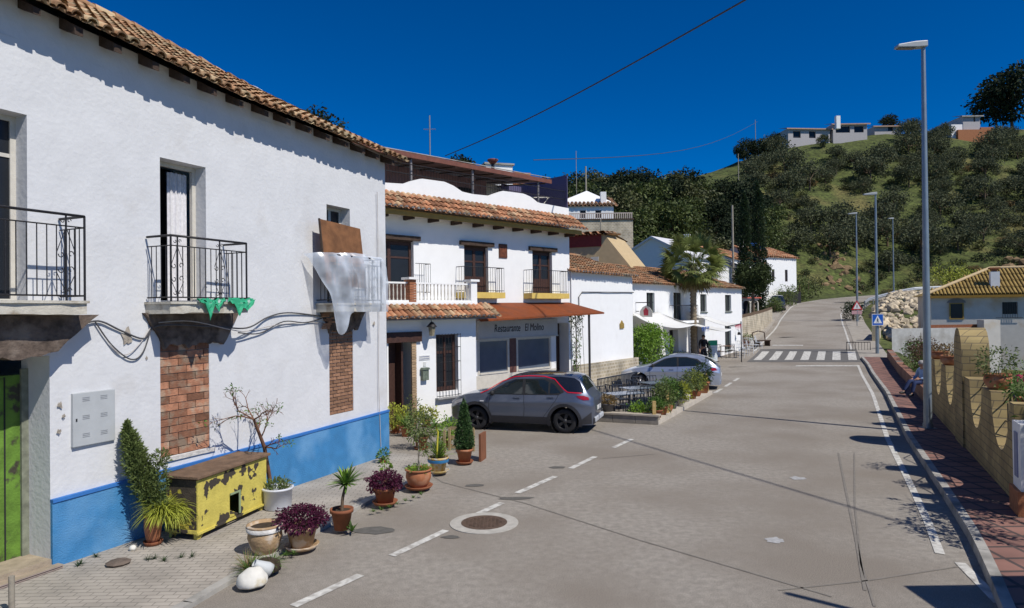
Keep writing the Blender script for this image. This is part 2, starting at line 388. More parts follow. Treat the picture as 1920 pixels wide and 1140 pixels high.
# right pavement and kerb
vs = []; fs = []; ts = [float(v) for v in np.arange(-6, 46.5, 1.0)]
def kz(t): return hh(t)+.13*ss((t-7)/3.5)+.012
for t_ in ts:
    r_ = float(np.interp(t_, *QR)); w_ = float(np.interp(t_, *QW))+.4
    vs += [(*xy(t_, r_+.14), kz(t_)-.004), (*xy(t_, w_), kz(t_)-.004)]
g = MB(); g.mesh(vs, [(2*i, 2*i+1, 2*i+3, 2*i+2) for i in range(len(ts)-1)]); struct(g.build('pavement', M_redpave))
g = MB()
for i in range(len(ts)-1):
    for k in range(1):
        t0, t1 = ts[i]+.006, ts[i+1]-.006; r0 = float(np.interp(t0, *QR)); r1 = float(np.interp(t1, *QR))
        v = [(*xy(t0, r0), -.02+hh(t0)), (*xy(t0, r0+.015), kz(t0)), (*xy(t0, r0+.14), kz(t0)), (*xy(t0, r0+.14), -.02), (*xy(t1, r1), -.02+hh(t1)), (*xy(t1, r1+.015), kz(t1)), (*xy(t1, r1+.14), kz(t1)), (*xy(t1, r1+.14), -.02)]
        g.mesh(v, [(0, 4, 5, 1), (1, 5, 6, 2), (2, 6, 7, 3), (0, 1, 2, 3), (4, 7, 6, 5)])
struct(g.build('kerb', M_kerb))
# pavement beyond the crossing on the right, and verge kerb on the left
g = MB(); vs = []; ts = [float(v) for v in np.arange(46.5, 92, 1.5)]
for t_ in ts: r_ = float(np.interp(t_, *QR)); vs += [(*xy(t_, r_), hh(t_)+.02), (*xy(t_, r_+1.6), hh(t_)+.02)]
g.mesh(vs, [(2*i, 2*i+1, 2*i+3, 2*i+2) for i in range(len(ts)-1)]); struct(g.build('verge', M_pave))
g = MB(); vs = []; ts = [float(v) for v in np.arange(50, 96, 1.5)]
for t_ in ts: r_ = float(np.interp(t_, *QL))-.45; vs += [(*xy(t_, r_), hh(t_)), (*xy(t_, r_-.02), hh(t_)+.15), (*xy(t_, r_-1.5), hh(t_)+.15)]
g.mesh(vs, [(3*i+k, 3*i+k+1, 3*i+k+4, 3*i+k+3) for i in range(len(ts)-1) for k in (0, 1)]); struct(g.build('verge', M_pave))
# ---------------- buildings: shared materials ----------------
M_wash = mat('whitewash', (.62, .625, .635), .9, .04, 3, .35, 14, c2=(.54, .53, .52), m2=(.58, .75), s2=1.1)
M_wash2 = mat('clean_whitewash', (.80, .795, .785), .9, .025, 3, .15, 25)
M_blue = mat('blue_masonry_paint', (.045, .20, .42), .75, .12, 4, .55, 45, c2=(.12, .30, .53), m2=(.45, .65), s2=1.3)
M_blued = mat('blue_rim_paint', (.035, .16, .46), .7, .1, 6, .2)
M_tileold = mat('old_clay_tile', (.34, .19, .10), .9, .25, 8, .3, 40, isl=.38, c2=(.42, .33, .20), m2=(.48, .62), s2=2.2)
M_tileorg = mat('orange_clay_tile', (.34, .155, .08), .9, .25, 8, .3, 40, isl=.45, c2=(.40, .28, .17), m2=(.5, .62), s2=2.5)
M_tilebrn = mat('brown_clay_tile', (.28, .145, .075), .9, .25, 8, .3, 40, isl=.45, c2=(.22, .17, .11), m2=(.48, .62), s2=1.5)
M_roofbase = mat('roof_bedding', (.20, .13, .08), .95, .2, 6)
M_beam = mat('dark_beam_wood', (.055, .035, .025), .8, .3, 12, .4, 30)
M_wood = mat('brown_wood', (.055, .025, .018), .6, .25, 14, .3, 30)
M_iron = mat('black_iron', (.018, .017, .02), .5, .2, 20, .1)
M_brickr = mat('red_hollow_brick', (.31, .145, .085), .9, .25, 10, .6, 50, isl=.45, c2=(.33, .24, .17), m2=(.5, .62), s2=4)
M_brickb = mat('brown_thin_brick', (.27, .145, .085), .9, .15, 10, .5, 50, isl=.28)
M_mortar = mat('grey_mortar', (.34, .29, .25), .95, .15, 10, .4, 30)
M_glass = mat('window_glass', (.018, .02, .024), .25, .1, 2, 0, spec=.25)
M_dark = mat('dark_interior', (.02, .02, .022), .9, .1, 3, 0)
M_cream = mat('cream_frame', (.55, .52, .46), .6, .08, 8, .05)
M_rubble = mat('broken_concrete', (.10, .075, .06), .95, .45, 9, 1.0, 18, c2=(.2, .16, .13), m2=(.5, .65), s2=3)
M_slabc = mat('balcony_stone', (.50, .47, .40), .85, .15, 6, .4, 40, c2=(.25, .2, .14), m2=(.52, .68), s2=4)
M_ochre = mat('ochre_trim', (.36, .235, .06), .7, .1, 5, .1)
M_yel = mat('pale_yellow_trim', (.62, .45, .12), .7, .1, 5, .1)
M_grey = mat('grey_box_cover', (.42, .44, .45), .5, .06, 5, .05)
M_terra = mat('terracotta', (.34, .13, .06), .8, .18, 9, .2, 50, c2=(.42, .24, .15), m2=(.52, .72), s2=4)
M_terrad = mat('dark_terracotta', (.24, .085, .04), .8, .18, 9, .2, 50)
M_soil = mat('potting_soil', (.05, .035, .022), .95, .3, 20, .6, 60)
def bricks(mb, x0, x1, z0, z1, y, bw, bh, m=.012, t=.03):
    z = z0; r_ = 0
    while z < z1-.02:
        h = min(bh, z1-z); x = x0-(bw/2 if r_ % 2 else 0)
        while x < x1:
            a = max(x, x0); b = min(x+bw-m, x1)
            if b-a > .02:
                j = R.uniform(0, .012); mb.box(a, b, y-j, y+t, z, z+h-m)
            x += bw
        z += bh; r_ += 1
def scroll(mb, cx, cz, y, s, turn, r=.006):                     # wrought-iron curl in the x-z plane
    pts = []
    for k in range(11): a = turn*k/10*1.6*pi; rr = s*(1-.075*k); pts.append((cx+cos(a)*rr*turn*.8, y, cz+sin(a)*rr))
    mb.tube(pts, r, 4, cap=False)
def railing(parent, x0, x1, yo, z0, h, nb=13, y1=-.02, deco=(.28, .8), M_=None):
    M_ = M_ or M_iron; t = parent
    g = MB(); g.tube([(x0, y1, z0+h), (x0, -yo, z0+h), (x1, -yo, z0+h), (x1, y1, z0+h)], .018, 6)
    g.tube([(x0, y1, z0+h-.15), (x0, -yo, z0+h-.15), (x1, -yo, z0+h-.15), (x1, y1, z0+h-.15)], .009, 4)
    g.tube([(x0, y1, z0+.07), (x0, -yo, z0+.07), (x1, -yo, z0+.07), (x1, y1, z0+.07)], .011, 4)
    g.build('handrail', M_, t)
    g = MB(); L_ = x1-x0
    dx = [x0+L_*d for d in deco]
    for k in range(nb+1):
        x = x0+L_*k/nb
        if k in (0, nb): g.tube([(x, -yo, z0), (x, -yo, z0+h)], .016, 6)
        else: g.tube([(x, -yo, z0+.07), (x, -yo, z0+h-.15)], .0075, 5)
    for s in (x0, x1):
        for k in range(1, 5): y = lerp(-yo, y1, k/5); g.tube([(s, y, z0+.07), (s, y, z0+h-.15)], .0075, 5)
    g.build('balusters', M_, t)
    for d in dx:
        g = MB(); zm = z0+h*.45; g.tube([(d, -yo, z0-.03), (d, -yo, z0+h)], .013, 5)
        for sx in (-1, 1):
            for sz, zz in ((1, zm+.1), (-1, zm-.1)): scroll(g, d+sx*.06, zz, -yo, .052, sx, .007)
            scroll(g, d+sx*.04, z0+h-.08, -yo, .035, sx); scroll(g, d+sx*.04, z0+.14, -yo, .04, sx)
            g.tube([(d, -yo, z0+h-.16), (d+sx*L_/nb, -yo, zm+.12)], .006, 4); g.tube([(d, -yo, z0+.1), (d+sx*L_/nb, -yo, zm-.14)], .006, 4)
        g.build('scrollwork', M_, t)
# ---------------- the large whitewashed house on the left ----------------
F1ANG = atan2(F1D.y, F1D.x)
H1 = thing('village_house', 'large whitewashed house with blue painted base and three iron balconies', 'house', F1A, F1ANG)
E1 = 7.72
OPS = [(-2.3, 0.0, -.1, 2.88, .62), (-1.45, -.27, 3.57, 6.04, .32), (1.69, 2.56, 3.57, 5.88, .3), (5.62, 6.39, 3.57, 5.68, .3), (1.67, 2.6, 1.17, 3.0, .045), (5.66, 6.45, 1.26, 3.12, .045)]
g = MB(); wallgrid(g, -5, E1, -.1, 7.16, OPS, step=.22, amp=.022)
g.face([(E1, 0, -.1), (E1, 8, -.1), (E1, 8, 7.0), (E1, 0, 7.0)]); g.face([(-5, 0, -.1), (-5, 0, 7.0), (-5, 8, 7.0), (-5, 8, -.1)])
g.face([(-5, 8, -.1), (-5, 8, 7.0), (E1, 8, 7.0), (E1, 8, -.1)]); g.face([(-5, 0, 7.0), (E1, 0, 7.0), (E1, 4.0, 9.35), (-5, 4.0, 9.35)]); g.face([(-5, 8, 7.0), (E1, 8, 7.0), (E1, 4.0, 9.35), (-5, 4.0, 9.35)][::-1])
g.face([(E1, 0, 7.0), (E1, 8, 7.0), (E1, 4, 9.35)])
g.build('wall', M_wash, H1)
# blue base: 3 mm proud thicker coat with a rim
def zb(x): return lerp(.955, 1.10, x/E1)
g = MB(); vs = []; fs = []; N_ = 36
for i in range(N_+1):
    x = E1*i/N_; y = -.045-.012*noise.noise(Vector((x*2, 1, 1)))
    for k in range(5): vs.append((x, y-.006*noise.noise(Vector((x*5, k, 4))), lerp(-.1, zb(x)-.035, k/4)))
for i in range(N_):
    for k in range(4): a = i*5+k; fs.append((a, a+5, a+6, a+1))
g.mesh(vs, fs, True); g.face([(0, -.045, -.1), (0, -.045, zb(0)-.04), (0, .0, zb(0)-.04), (0, .0, -.1)]); g.face([(E1, -.045, -.1), (E1, .1, -.1), (E1, .1, 1.06), (E1, -.045, 1.06)])
g.build('blue_base', M_blue, H1)
g = MB(); g.prism([(0, zb(0)-.04), (E1+.003, zb(E1)-.04), (E1+.003, zb(E1)+.005), (0, zb(0)+.005)], -.062, .01); g.build('base_rim', M_blued, H1)
# recess with green door, steps
door = MB().box(-2.3, -.02, .50, .56, .16, 2.62).build('door', mat('flaking_green_paint', (.11, .21, .028), .75, .25, 7, .5, 30, c2=(.05, .045, .03), m2=(.56, .64), s2=5), H1)
g = MB()
for k in range(9): g.box(-2.29+k*.25, -2.29+k*.25+.018, .493, .502, .17, 2.6)
g.build('plank_joint', M_dark, door)
g = MB(); g.box(-.09, .0, .46, .5, .15, 2.7); g.build('door_post', mat('grey_green_post', (.19, .2, .15), .8, .3, 9), door)
g = MB(); g.box(-2.3, .02, -.02, .6, -.1, .17); g.box(-2.35, .07, -.16, -.02, -.1, .10); g.build('step', mat('worn_step', (.33, .27, .2), .85, .2, 6, .3), H1)
g = MB()
for z in (.115, .14): g.tube([(-2.3, -.17, z-.05), (.05, -.17, z-.05)], .009, 5)
g.build('pipe', mat('old_pipe', (.25, .2, .18), .6), H1)
# bricked-up doorways
for (x0, x1, z0, z1, mm, bw, bh) in ((1.67, 2.6, 1.17, 3.0, M_brickr, .33, .118), (5.66, 6.45, 1.26, 3.12, M_brickb, .25, .072)):
    bf = MB().box(x0, x1, .035, .05, z0, z1).build('brick_infill', M_mortar, H1)
    g = MB(); bricks(g, x0+.004, x1-.004, z0+.01, z1, .012, bw, bh, .012 if bw > .3 else .016); g.build('brickwork', mm, bf)
g = MB(); g.box(1.6, 2.7, -.03, .03, 1.10, 1.165); g.build('ledge', mat('mortar_ledge', (.55, .53, .5), .95, .2, 9, .9, 20), H1)
# ragged bare patches under the balconies
def ragged(name, x0, x1, z0, z1, y=-.03, th=.04, m=M_rubble, n=26):
    top = [(lerp(x0, x1, k/n), z1) for k in range(n+1)]; bot = []
    for k in range(n+1):
        f = k/n; e = min(f, 1-f)*5; bot.append((lerp(x0, x1, f), lerp(z1, z0, min(1, e))+R.uniform(-.06, .06)*min(1, e+.2)))
    g = MB(); g.prism(top+bot[::-1], y, y+th); return recalc(g.build(name, m, H1))
ragged('bare_patch', -2.4, .5, 2.92, 3.42, -.28, .3); ragged('bare_patch', 1.36, 3.2, 2.9, 3.44, -.07, .09); ragged('bare_patch', 5.35, 6.85, 3.02, 3.44, -.06, .08)
g = MB()
for k in range(9): bx = R.uniform(5.35, 5.62); bz = 3.08+k*.04; g.box(bx, bx+.22, -.085, -.05, bz, bz+.032)
g.build('exposed_brick', M_brickb, H1); g = MB()
for k in range(7): bx = R.uniform(1.4, 1.6); bz = 3.16+k*.04; g.box(bx, bx+.2, -.125, -.09, bz, bz+.032)
pass
# french doors behind the balconies
M_curt = mat('white_curtain', (.66, .65, .67), .9, .12, 20, .2)
for (x0, x1, z0, z1, op) in ((-1.45, -.27, 3.57, 6.04, 0), (1.69, 2.56, 3.57, 5.88, 1), (5.62, 6.39, 3.57, 5.68, 2)):
    f = MB(); d0 = .24; w_ = .07
    f.box(x0, x0+w_, d0, d0+.06, z0, z1-.002); f.box(x1-w_, x1, d0, d0+.06, z0, z1-.002); f.box(x0+w_, x1-w_, d0, d0+.06, z1-w_, z1-.002); f.box(x0+w_, x1-w_, d0, d0+.06, z0, z0+w_)
    if op != 1: f.box((x0+x1)/2-.04, (x0+x1)/2+.04, d0+.003, d0+.057, z0+w_, z1-w_); f.box(x0+w_, x1-w_, d0+.01, d0+.05, z1-.55, z1-.5)
    fr = f.build('window_frame', M_cream, H1)
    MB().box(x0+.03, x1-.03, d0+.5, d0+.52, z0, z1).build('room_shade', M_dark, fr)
    if op != 1: MB().box(x0+w_, x1-w_, d0+.025, d0+.033, z0+w_, z1-w_).build('pane', M_glass, fr)
    g = MB(); xa, xb = ((x0+.05, x1-.05) if op != 1 else (x0+.42, x1-.08)); n = 40; vs = []
    for k in range(n+1):
        x = lerp(xa, xb, k/n); y = d0+.13+.03*sin(k*1.9)+.015*sin(k*.7)
        vs += [(x, y, z0+.05), (x, y, z1-.12)]
    g.mesh(vs, [(2*k, 2*k+2, 2*k+3, 2*k+1) for k in range(n)], True); g.build('curtain', M_curt, fr)
# balconies
def slab(x0, x1, yo, z0=3.42, z1=3.57):
    g = MB(); n = 14; vs = []
    for k in range(n+1):
        x = lerp(x0, x1, k/n); j = R.uniform(-.012, .012); vs += [(x, .0, z0), (x, -yo-j, z0+R.uniform(0, .02)), (x, -yo-j, z1), (x, 0, z1)]
    g.mesh(vs, [(4*k+i, 4*k+i+1, 4*k+i+5, 4*k+i+4) for k in range(n) for i in range(3)]+[(0, 3, 2, 1), (4*n, 4*n+1, 4*n+2, 4*n+3)])
    g.box(x0-.02, x1+.02, -yo-.03, -.002, z1, z1+.035); return g
BY = .55
for (x0, x1, h, nb, dc) in ((-2.3, .15, 1.12, 20, (.1, .52, .9)), (1.42, 2.93, 1.0, 14, (.08, .62)), (5.25, 6.78, .97, 13, (.2, .8))):
    b = slab(x0, x1, BY).build('balcony', M_slabc, H1)
    railing(b, x0+.02, x1-.02, BY-.01, 3.60, h, nb, deco=dc)
# eaves: rafters, boards, tiles
z_e = 7.02; SL = .48
g = MB(); g.mesh([(-5, -.32, z_e-.02), (E1+.25, -.32, z_e-.02), (E1+.25, 4, z_e+SL*4.5-.02), (-5, 4, z_e+SL*4.5-.02), (-5, -.32, z_e-.06), (E1+.25, -.32, z_e-.06), (E1+.25, 4, z_e+SL*4.5-.06), (-5, 4, z_e+SL*4.5-.06)], [(0, 1, 2, 3), (7, 6, 5, 4), (0, 4, 5, 1), (1, 5, 6, 2), (2, 6, 7, 3), (3, 7, 4, 0)])
rf = g.build('roof', M_roofbase, H1)
g = MB(); tiles(g, -4.2, E1+.28, -.42, z_e-.03, 4.0, z_e+SL*4.55, .21, .38, .078, .014); g.build('roof_tiles', M_tileold, rf)
g = MB()
for k in range(28):
    x = -4+k*.43
    g.tube([(x, 4.0-.0, z_e+SL*4.55+.09+R.uniform(-.015, .02)), (x+.47, 4.0, z_e+SL*4.55+.07)], [.12, .10], 8)
g.build('ridge_tiles', M_tileold, rf)
g = MB(); g.mesh([(-5, 4, z_e+SL*4.5), (E1+.25, 4, z_e+SL*4.5), (E1+.25, 8.5, z_e), (-5, 8.5, z_e)], [(0, 1, 2, 3)]); g.build('rear_slope', M_tileold, rf)
for k in range(22):
    x = -4.3+k*.565+R.uniform(-.04, .04)
    if x > E1+.05: break
    w_ = R.uniform(.045, .06); h_ = R.uniform(.09, .12); g = MB(); y0 = -.33; zz = z_e-.062
    g.mesh([(x-w_, y0, zz-h_), (x+w_, y0, zz-h_), (x+w_, y0, zz), (x-w_, y0, zz), (x-w_, .05, zz-h_+.13), (x+w_, .05, zz-h_+.13), (x+w_, .05, zz+SL*.38), (x-w_, .05, zz+SL*.38)],
           [(0, 1, 2, 3), (0, 4, 5, 1), (1, 5, 6, 2), (3, 2, 6, 7), (0, 3, 7, 4)]); g.build('rafter', M_beam, rf)
for o_ in [rf]+list(rf.children):
    for v in o_.data.vertices: v.co.z += .20-.028*v.co.x+.056*max(0, 3-v.co.x)+max(0, v.co.y+.42)*float(np.interp(v.co.x, [4, 7.9], [.06, -.02]))
for v in [c for c in H1.children if c.name.split('.')[0] == 'wall'][0].data.vertices:
    if v.co.z > 7.1 and v.co.y < .5: v.co.z += max(0, .16-.028*v.co.x+.056*max(0, 3-v.co.x))
g = MB()
for cx, cz, s_ in ((.12, 2.2, .05), (.17, 2.05, .03), (.1, 1.85, .04), (1.42, 2.75, .03), (1.1, 3.1, .12), (1.3, 1.35, .04), (7.2, 3.15, .05)):
    n_ = 11; g = MB(); g.mesh([(cx+s_*R.uniform(.3, 1)*cos(2*pi*k/n_), -.0275, cz+s_*R.uniform(.4, 1.5)*sin(2*pi*k/n_)) for k in range(n_)], [tuple(range(n_))]); g.build('plaster_scar', mat('bare_plaster', (.33, .29, .24), .95, .3, 20, .6), H1)
# meter cabinet
b = MB().box(.28, .89, -.05, .02, 1.60, 2.34).build('meter_cabinet', M_grey, H1); bevel(b, .008)
for (cx, cz) in ((.46, 2.22), (.72, 2.22), (.46, 1.97), (.72, 1.97), (.46, 1.72), (.72, 1.72)):
    g = MB(); [g.box(cx-.05, cx+.05, -.054, -.049, cz+k*.022, cz+k*.022+.008) for k in range(3)]; g.build('vent_slots', mat('dark_grey_slots', (.25, .26, .27), .6), b)
g = MB(); g.box(.315, .335, -.056, -.049, 1.95, 1.99); g.build('lock', M_dark, b)
# small wall wires drooping between the balconies
M_cable = mat('grey_cable', (.07, .07, .075), .7); M_cabw = mat('pale_cable', (.45, .42, .4), .8)
def cable(name, pts, r, m, lab):
    out = []; P = [Vector(p) for p in pts]
    for i in range(len(P)-1):
        p0 = P[max(i-1, 0)]; p1 = P[i]; p2 = P[i+1]; p3 = P[min(i+2, len(P)-1)]
        for k in range(6): t_ = k/6; out.append(.5*((2*p1)+(p2-p0)*t_+(2*p0-5*p1+4*p2-p3)*t_**2+(3*p1-p0-3*p2+p3)*t_**3))
    out.append(P[-1]); o = MB().tube(out, r, 5).build(name, m, H1); o['label'] = lab
W_ = lambda x, z, y=-.04: (x, y, z)
cable('cable', [W_(.3, 3.25), W_(.65, 3.33), W_(1.0, 3.18), W_(1.35, 3.05), W_(1.5, 3.2), W_(1.7, 3.25, -.16), W_(2.6, 3.2, -.16), W_(3.3, 3.16, -.14), W_(3.9, 3.34), W_(4.4, 3.42), W_(5.2, 3.36), W_(5.6, 3.3, -.1)], .014, M_cable, 'thick grey cable running below the balconies')
cable('cable', [W_(.6, 3.33), W_(.85, 2.98), W_(1.15, 2.75), W_(1.35, 2.85), W_(1.5, 3.25)], .011, M_cable, 'drooping loop of grey cable')
cable('cable', [W_(.62, 3.3), W_(.9, 2.9), W_(1.1, 2.83), W_(1.3, 2.98), W_(1.48, 3.22)], .007, M_cabw, 'pale drooping wire')
cable('cable', [W_(1.5, 3.28), W_(2.1, 3.3, -.17), W_(2.9, 3.14, -.17), W_(3.4, 3.1), W_(4.2, 3.2), W_(5.1, 3.22), W_(5.5, 3.2)], .008, M_cabw, 'pale wire across the facade')
cable('cable', [W_(3.1, 3.08, -.14), W_(3.7, 3.05), W_(4.3, 3.25), W_(4.9, 3.22), W_(5.4, 3.3)], .012, M_cable, 'lower dark cable')
cable('cable', [W_(7.35, 6.2), W_(7.36, 5), W_(7.34, 4), W_(7.37, 3.3), W_(7.33, 2), W_(7.35, .3, -.07)], .008, M_cabw, 'vertical wire near the corner')
# things resting on the balconies
def world1(x, y, z): return F1A+Matrix.Rotation(F1ANG, 3, 'Z') @ Vector((x, y, z))
def at1(name, lab, cat, x, y, z, grp=None): return thing(name, lab, cat, world1(x, y, z), F1ANG, grp)
t = at1('plywood_board', 'brown plywood board leaning over the railing wrapped in plastic sheeting', 'board', 5.86, -.42, 3.95)
M_ = Matrix.Rotation(radians(-9), 4, 'X') @ Matrix.Rotation(radians(3), 4, 'Y')
o = MB().box(-.78, .52, -.012, .012, .0, 1.33, M_).build('sheet', mat('plywood', (.19, .085, .035), .7, .3, 5, .2, 30), t)
MB().box(-.80, -.775, -.02, .016, .0, 1.34, M_).build('edge_batten', M_beam, t)
M_pl = bpy.data.materials.new('plastic_film'); M_pl.use_nodes = True; n = M_pl.node_tree; b = n.nodes['Principled BSDF']
b.inputs['Base Color'].default_value = (.60, .65, .72, 1); b.inputs['Roughness'].default_value = .28; b.inputs['Specular IOR Level'].default_value = .7
tr = n.nodes.new('ShaderNodeBsdfTransparent'); ms = n.nodes.new('ShaderNodeMixShader'); ns = n.nodes.new('ShaderNodeTexNoise'); ns.inputs['Scale'].default_value = 3
tc = n.nodes.new('ShaderNodeTexCoord'); n.links.new(tc.outputs['Object'], ns.inputs['Vector']); mr = n.nodes.new('ShaderNodeMapRange'); mr.inputs[1].default_value = .3; mr.inputs[2].default_value = .7; mr.inputs[3].default_value = .35; mr.inputs[4].default_value = .72
n.links.new(ns.outputs['Fac'], mr.inputs[0]); n.links.new(mr.outputs[0], ms.inputs[0]); n.links.new(tr.outputs[0], ms.inputs[1]); n.links.new(b.outputs[0], ms.inputs[2]); n.links.new(ms.outputs[0], n.nodes['Material Output'].inputs[0])
g = MB(); nu, nv = 64, 30; vs = []
for i in range(nu+1):
    u = i/nu
    for j in range(nv+1):
        v = j/nv; x = lerp(-1.13-.22*max(0, 1-v*1.6)+(.62*v**1.3 if u < .5 else 0)*(1-u*2), 1.05+.1*v, u)
        x = lerp(lerp(-1.15, .88, u), lerp(-.80, .98, u), v**.8)
        side = max(0, .12-u)/.12; zt = 4.63-.02*sin(u*9)-.5*side**2*.1
        lo = 3.42-(.46*math.exp(-((u-.12)/.085)**2)); z = lerp(zt, lo, v)
        y = -.60-.05*sin(v*pi)-.035*sin(u*23+v*3)-.03*sin(u*41-v*5)-.05*noise.noise(Vector((u*6, v*4, 1)))+.45*max(0, .16-u)/.16*(1-v)*1.0
        if v < .06: y += .06*(1-v/.06)
        vs.append((x, y, z))
fs = [(i*(nv+1)+j, (i+1)*(nv+1)+j, (i+1)*(nv+1)+j+1, i*(nv+1)+j+1) for i in range(nu) for j in range(nv)]
vs = [(a, b_+.0, c-4.0) for a, b_, c in vs]; g.mesh(vs, fs, True); o = g.build('plastic_sheet', M_pl); o.location = world1(5.95, 0, 4.0); o.rotation_euler = (0, 0, F1ANG)
tag(o, 'torn translucent plastic sheet draped over the far balcony railing', 'plastic sheet')
M_gcl = mat('green_cloth', (.03, .33, .17), .7, .25, 15, .2, c2=(.35, .42, .4), m2=(.6, .7), s2=9)
for (x, lab, sc_) in ((2.0, 'crumpled green netting with a pale corner hanging from the balcony edge', .85), (2.62, 'flat scrap of green netting at the end of the middle balcony', .9)):
    g = MB(); vs = []; nn = 12
    for i in range(nn+1):
        for j in range(nn+1):
            u = i/nn-.5; v = j/nn; zz = .05-.30*sc_*v*(1-abs(u)*1.9)*(1+.9*noise.noise(Vector((u*5+x*7, 2, 1))))+.06*noise.noise(Vector((u*7, v*6, x))); vs.append((u*.62*sc_, -.05*v-.05*abs(noise.noise(Vector((u*9, v*8, x+4)))), max(zz, -.3)))
    g.mesh(vs, [(i*(nn+1)+j, (i+1)*(nn+1)+j, (i+1)*(nn+1)+j+1, i*(nn+1)+j+1) for i in range(nn) for j in range(nn)], True)
    o = g.build('netting', M_gcl); o.location = world1(x+.12, -.57, 3.6); o.rotation_euler = (0, 0, F1ANG); tag(o, lab, 'netting')
# ---------------- the restaurant ----------------
A45 = pi/4
O2 = Vector((-3.318, 22.254, 0)); H2 = thing('restaurant', 'white two storey restaurant with tiled porch, rust awning and roof terrace', 'restaurant', O2, A45)
def world2(x, y, z): return O2+Matrix.Rotation(A45, 3, 'Z') @ Vector((x, y, z))
M_w3 = mat('bright_whitewash', (.80, .80, .79), .9, .025, 3, .15, 25, c2=(.68, .67, .64), m2=(.62, .78), s2=.8)
g = MB(); UO = [(-1.6, .16, 3.62, 5.86, .35), (2.35, 3.5, 3.95, 5.86, .35), (5.84, 6.98, 3.95, 5.86, .35), (7.15, 7.95, -.1, 2.9, .9), (2.92, 4.5, 1.13, 2.36, .14), (4.88, 6.84, 1.13, 2.36, .14)]
wallgrid(g, -4, 8.05, -.1, 7.2, UO)
g.face([(8.05, 0, -.1), (8.05, 9, -.1), (8.05, 9, 7.2), (8.05, 0, 7.2)]); g.face([(-4, 0, -.1), (-4, 0, 7.2), (-4, 9, 7.2), (-4, 9, -.1)]); g.face([(-4, 9, -.1), (-4, 9, 7.2), (8.05, 9, 7.2), (8.05, 9, -.1)])
g.face([(-4, 0, 7.2), (8.05, 0, 7.2), (8.05, 9, 7.2), (-4, 9, 7.2)])
g.build('wall', M_w3, H2)
# wavy parapet
def pz(x):
    P = [(-4, 7.5), (-.9, 7.52), (-.2, 7.57), (.15, 7.72), (.5, 7.83), (1.5, 7.85), (1.9, 7.76), (2.3, 7.6), (2.8, 7.57), (3.6, 7.6), (3.9, 7.72), (4.3, 7.86), (5.4, 7.88), (5.8, 7.8), (6.2, 7.62), (8.05, 7.58)]
    return float(np.interp(x, [p[0] for p in P], [p[1] for p in P]))
g = MB(); n = 90; xs_ = [-4+12.05*k/n for k in range(n+1)]
g.prism([(x, pz(x)) for x in xs_]+[(8.05, 7.2), (-4, 7.2)], -.003, .2); g.face([(8.05, .2, 7.2), (8.05, 9, 7.2), (8.05, 9, 7.6), (8.05, .2, 7.6)]); recalc(g.build('parapet', M_w3, H2))
# tiled canopy with painted soffit and beams
g = MB(); pg_ = MB(); tiles(g, -4, 8.2, -.78, 6.62, .0, 7.22, .215, .33, .082, .012, plug=pg_); g.build('roof_tiles', M_tileorg, H2); pg_.build('tile_mortar', M_w3, H2)
g = MB(); g.box(-4, 8.12, -.562, -.0, 6.52, 6.60); g.build('soffit', M_cream, H2)
g = MB(); g.box(-4, 8.14, -.60, -.563, 6.44, 6.61); g.box(8.123, 8.14, -.563, 0, 6.5, 6.61); g.build('fascia', M_ochre, H2)
for k in range(12): g = MB(); x = -3.2+k*1.0; g.box(x-.05, x+.05, -.5, -.002, 6.38, 6.518); g.build('beam', M_beam, H2)
# upper doors, lintels, iron balconies
def door2(x0, x1, z0, z1, y=.12, lh=.16, ball=False):
    f = MB(); f.box(x0+.02, x0+.1, y, y+.07, z0, z1-lh-.004); f.box(x1-.1, x1-.02, y, y+.07, z0, z1-lh-.004); f.box(x0+.1, x1-.1, y, y+.07, z1-lh-.12, z1-lh-.004); mid = (x0+x1)/2; f.box(mid-.06, mid+.06, y+.01, y+.06, z0, z1-lh-.12)
    f.box(x0+.1, mid-.06, y+.012, y+.055, z0, z0+.7); f.box(mid+.06, x1-.1, y+.012, y+.055, z0, z0+.7); f.box(x0+.1, mid-.06, y+.012, y+.055, z1-lh-.55, z1-lh-.49); f.box(mid+.06, x1-.1, y+.012, y+.055, z1-lh-.55, z1-lh-.49)
    d = f.build('balcony_door', M_wood, H2)
    MB().box(x0+.1, x1-.1, y+.03, y+.034, z0+.7, z1-lh-.12).build('pane', M_glass, d)
    g = MB(); g.box(x0-.22, x1+.22, -.11, .02, z1-lh+.03, z1+.02); g.box(x0+.02, x1-.02, .02, .2, z1-lh, z1-.003); g.build('lintel', M_beam, H2)
door2(-1.6, .16, 3.62, 5.86); door2(2.35, 3.5, 3.95, 5.86); door2(5.84, 6.98, 3.95, 5.86)
for (x0, x1, s) in ((1.95, 3.92, 1), (5.32, 7.5, 1)):
    b = MB().box(x0, x1, -.44, -.002, 3.86, 4.07).build('balcony', M_yel, H2)
    g = MB(); z0, z1 = 4.07, 4.95; g.tube([(x0+.03, -.01, z1), (x0+.03, -.41, z1), (x1-.03, -.41, z1), (x1-.03, -.01, z1)], .014, 5); g.tube([(x0+.03, -.01, z0+.06), (x0+.03, -.41, z0+.06), (x1-.03, -.41, z0+.06), (x1-.03, -.01, z0+.06)], .01, 4)
    n = 17
    for k in range(n+1): x = lerp(x0+.03, x1-.03, k/n); g.tube([(x, -.41, z0), (x, -.41, z1)], .008, 4)
    for x in (x0+.03, x1-.03):
        for k in (1, 2): g.tube([(x, -.41+.13*k, z0), (x, -.41+.13*k, z1)], .008, 4)
    g.build('railing', M_iron, b)
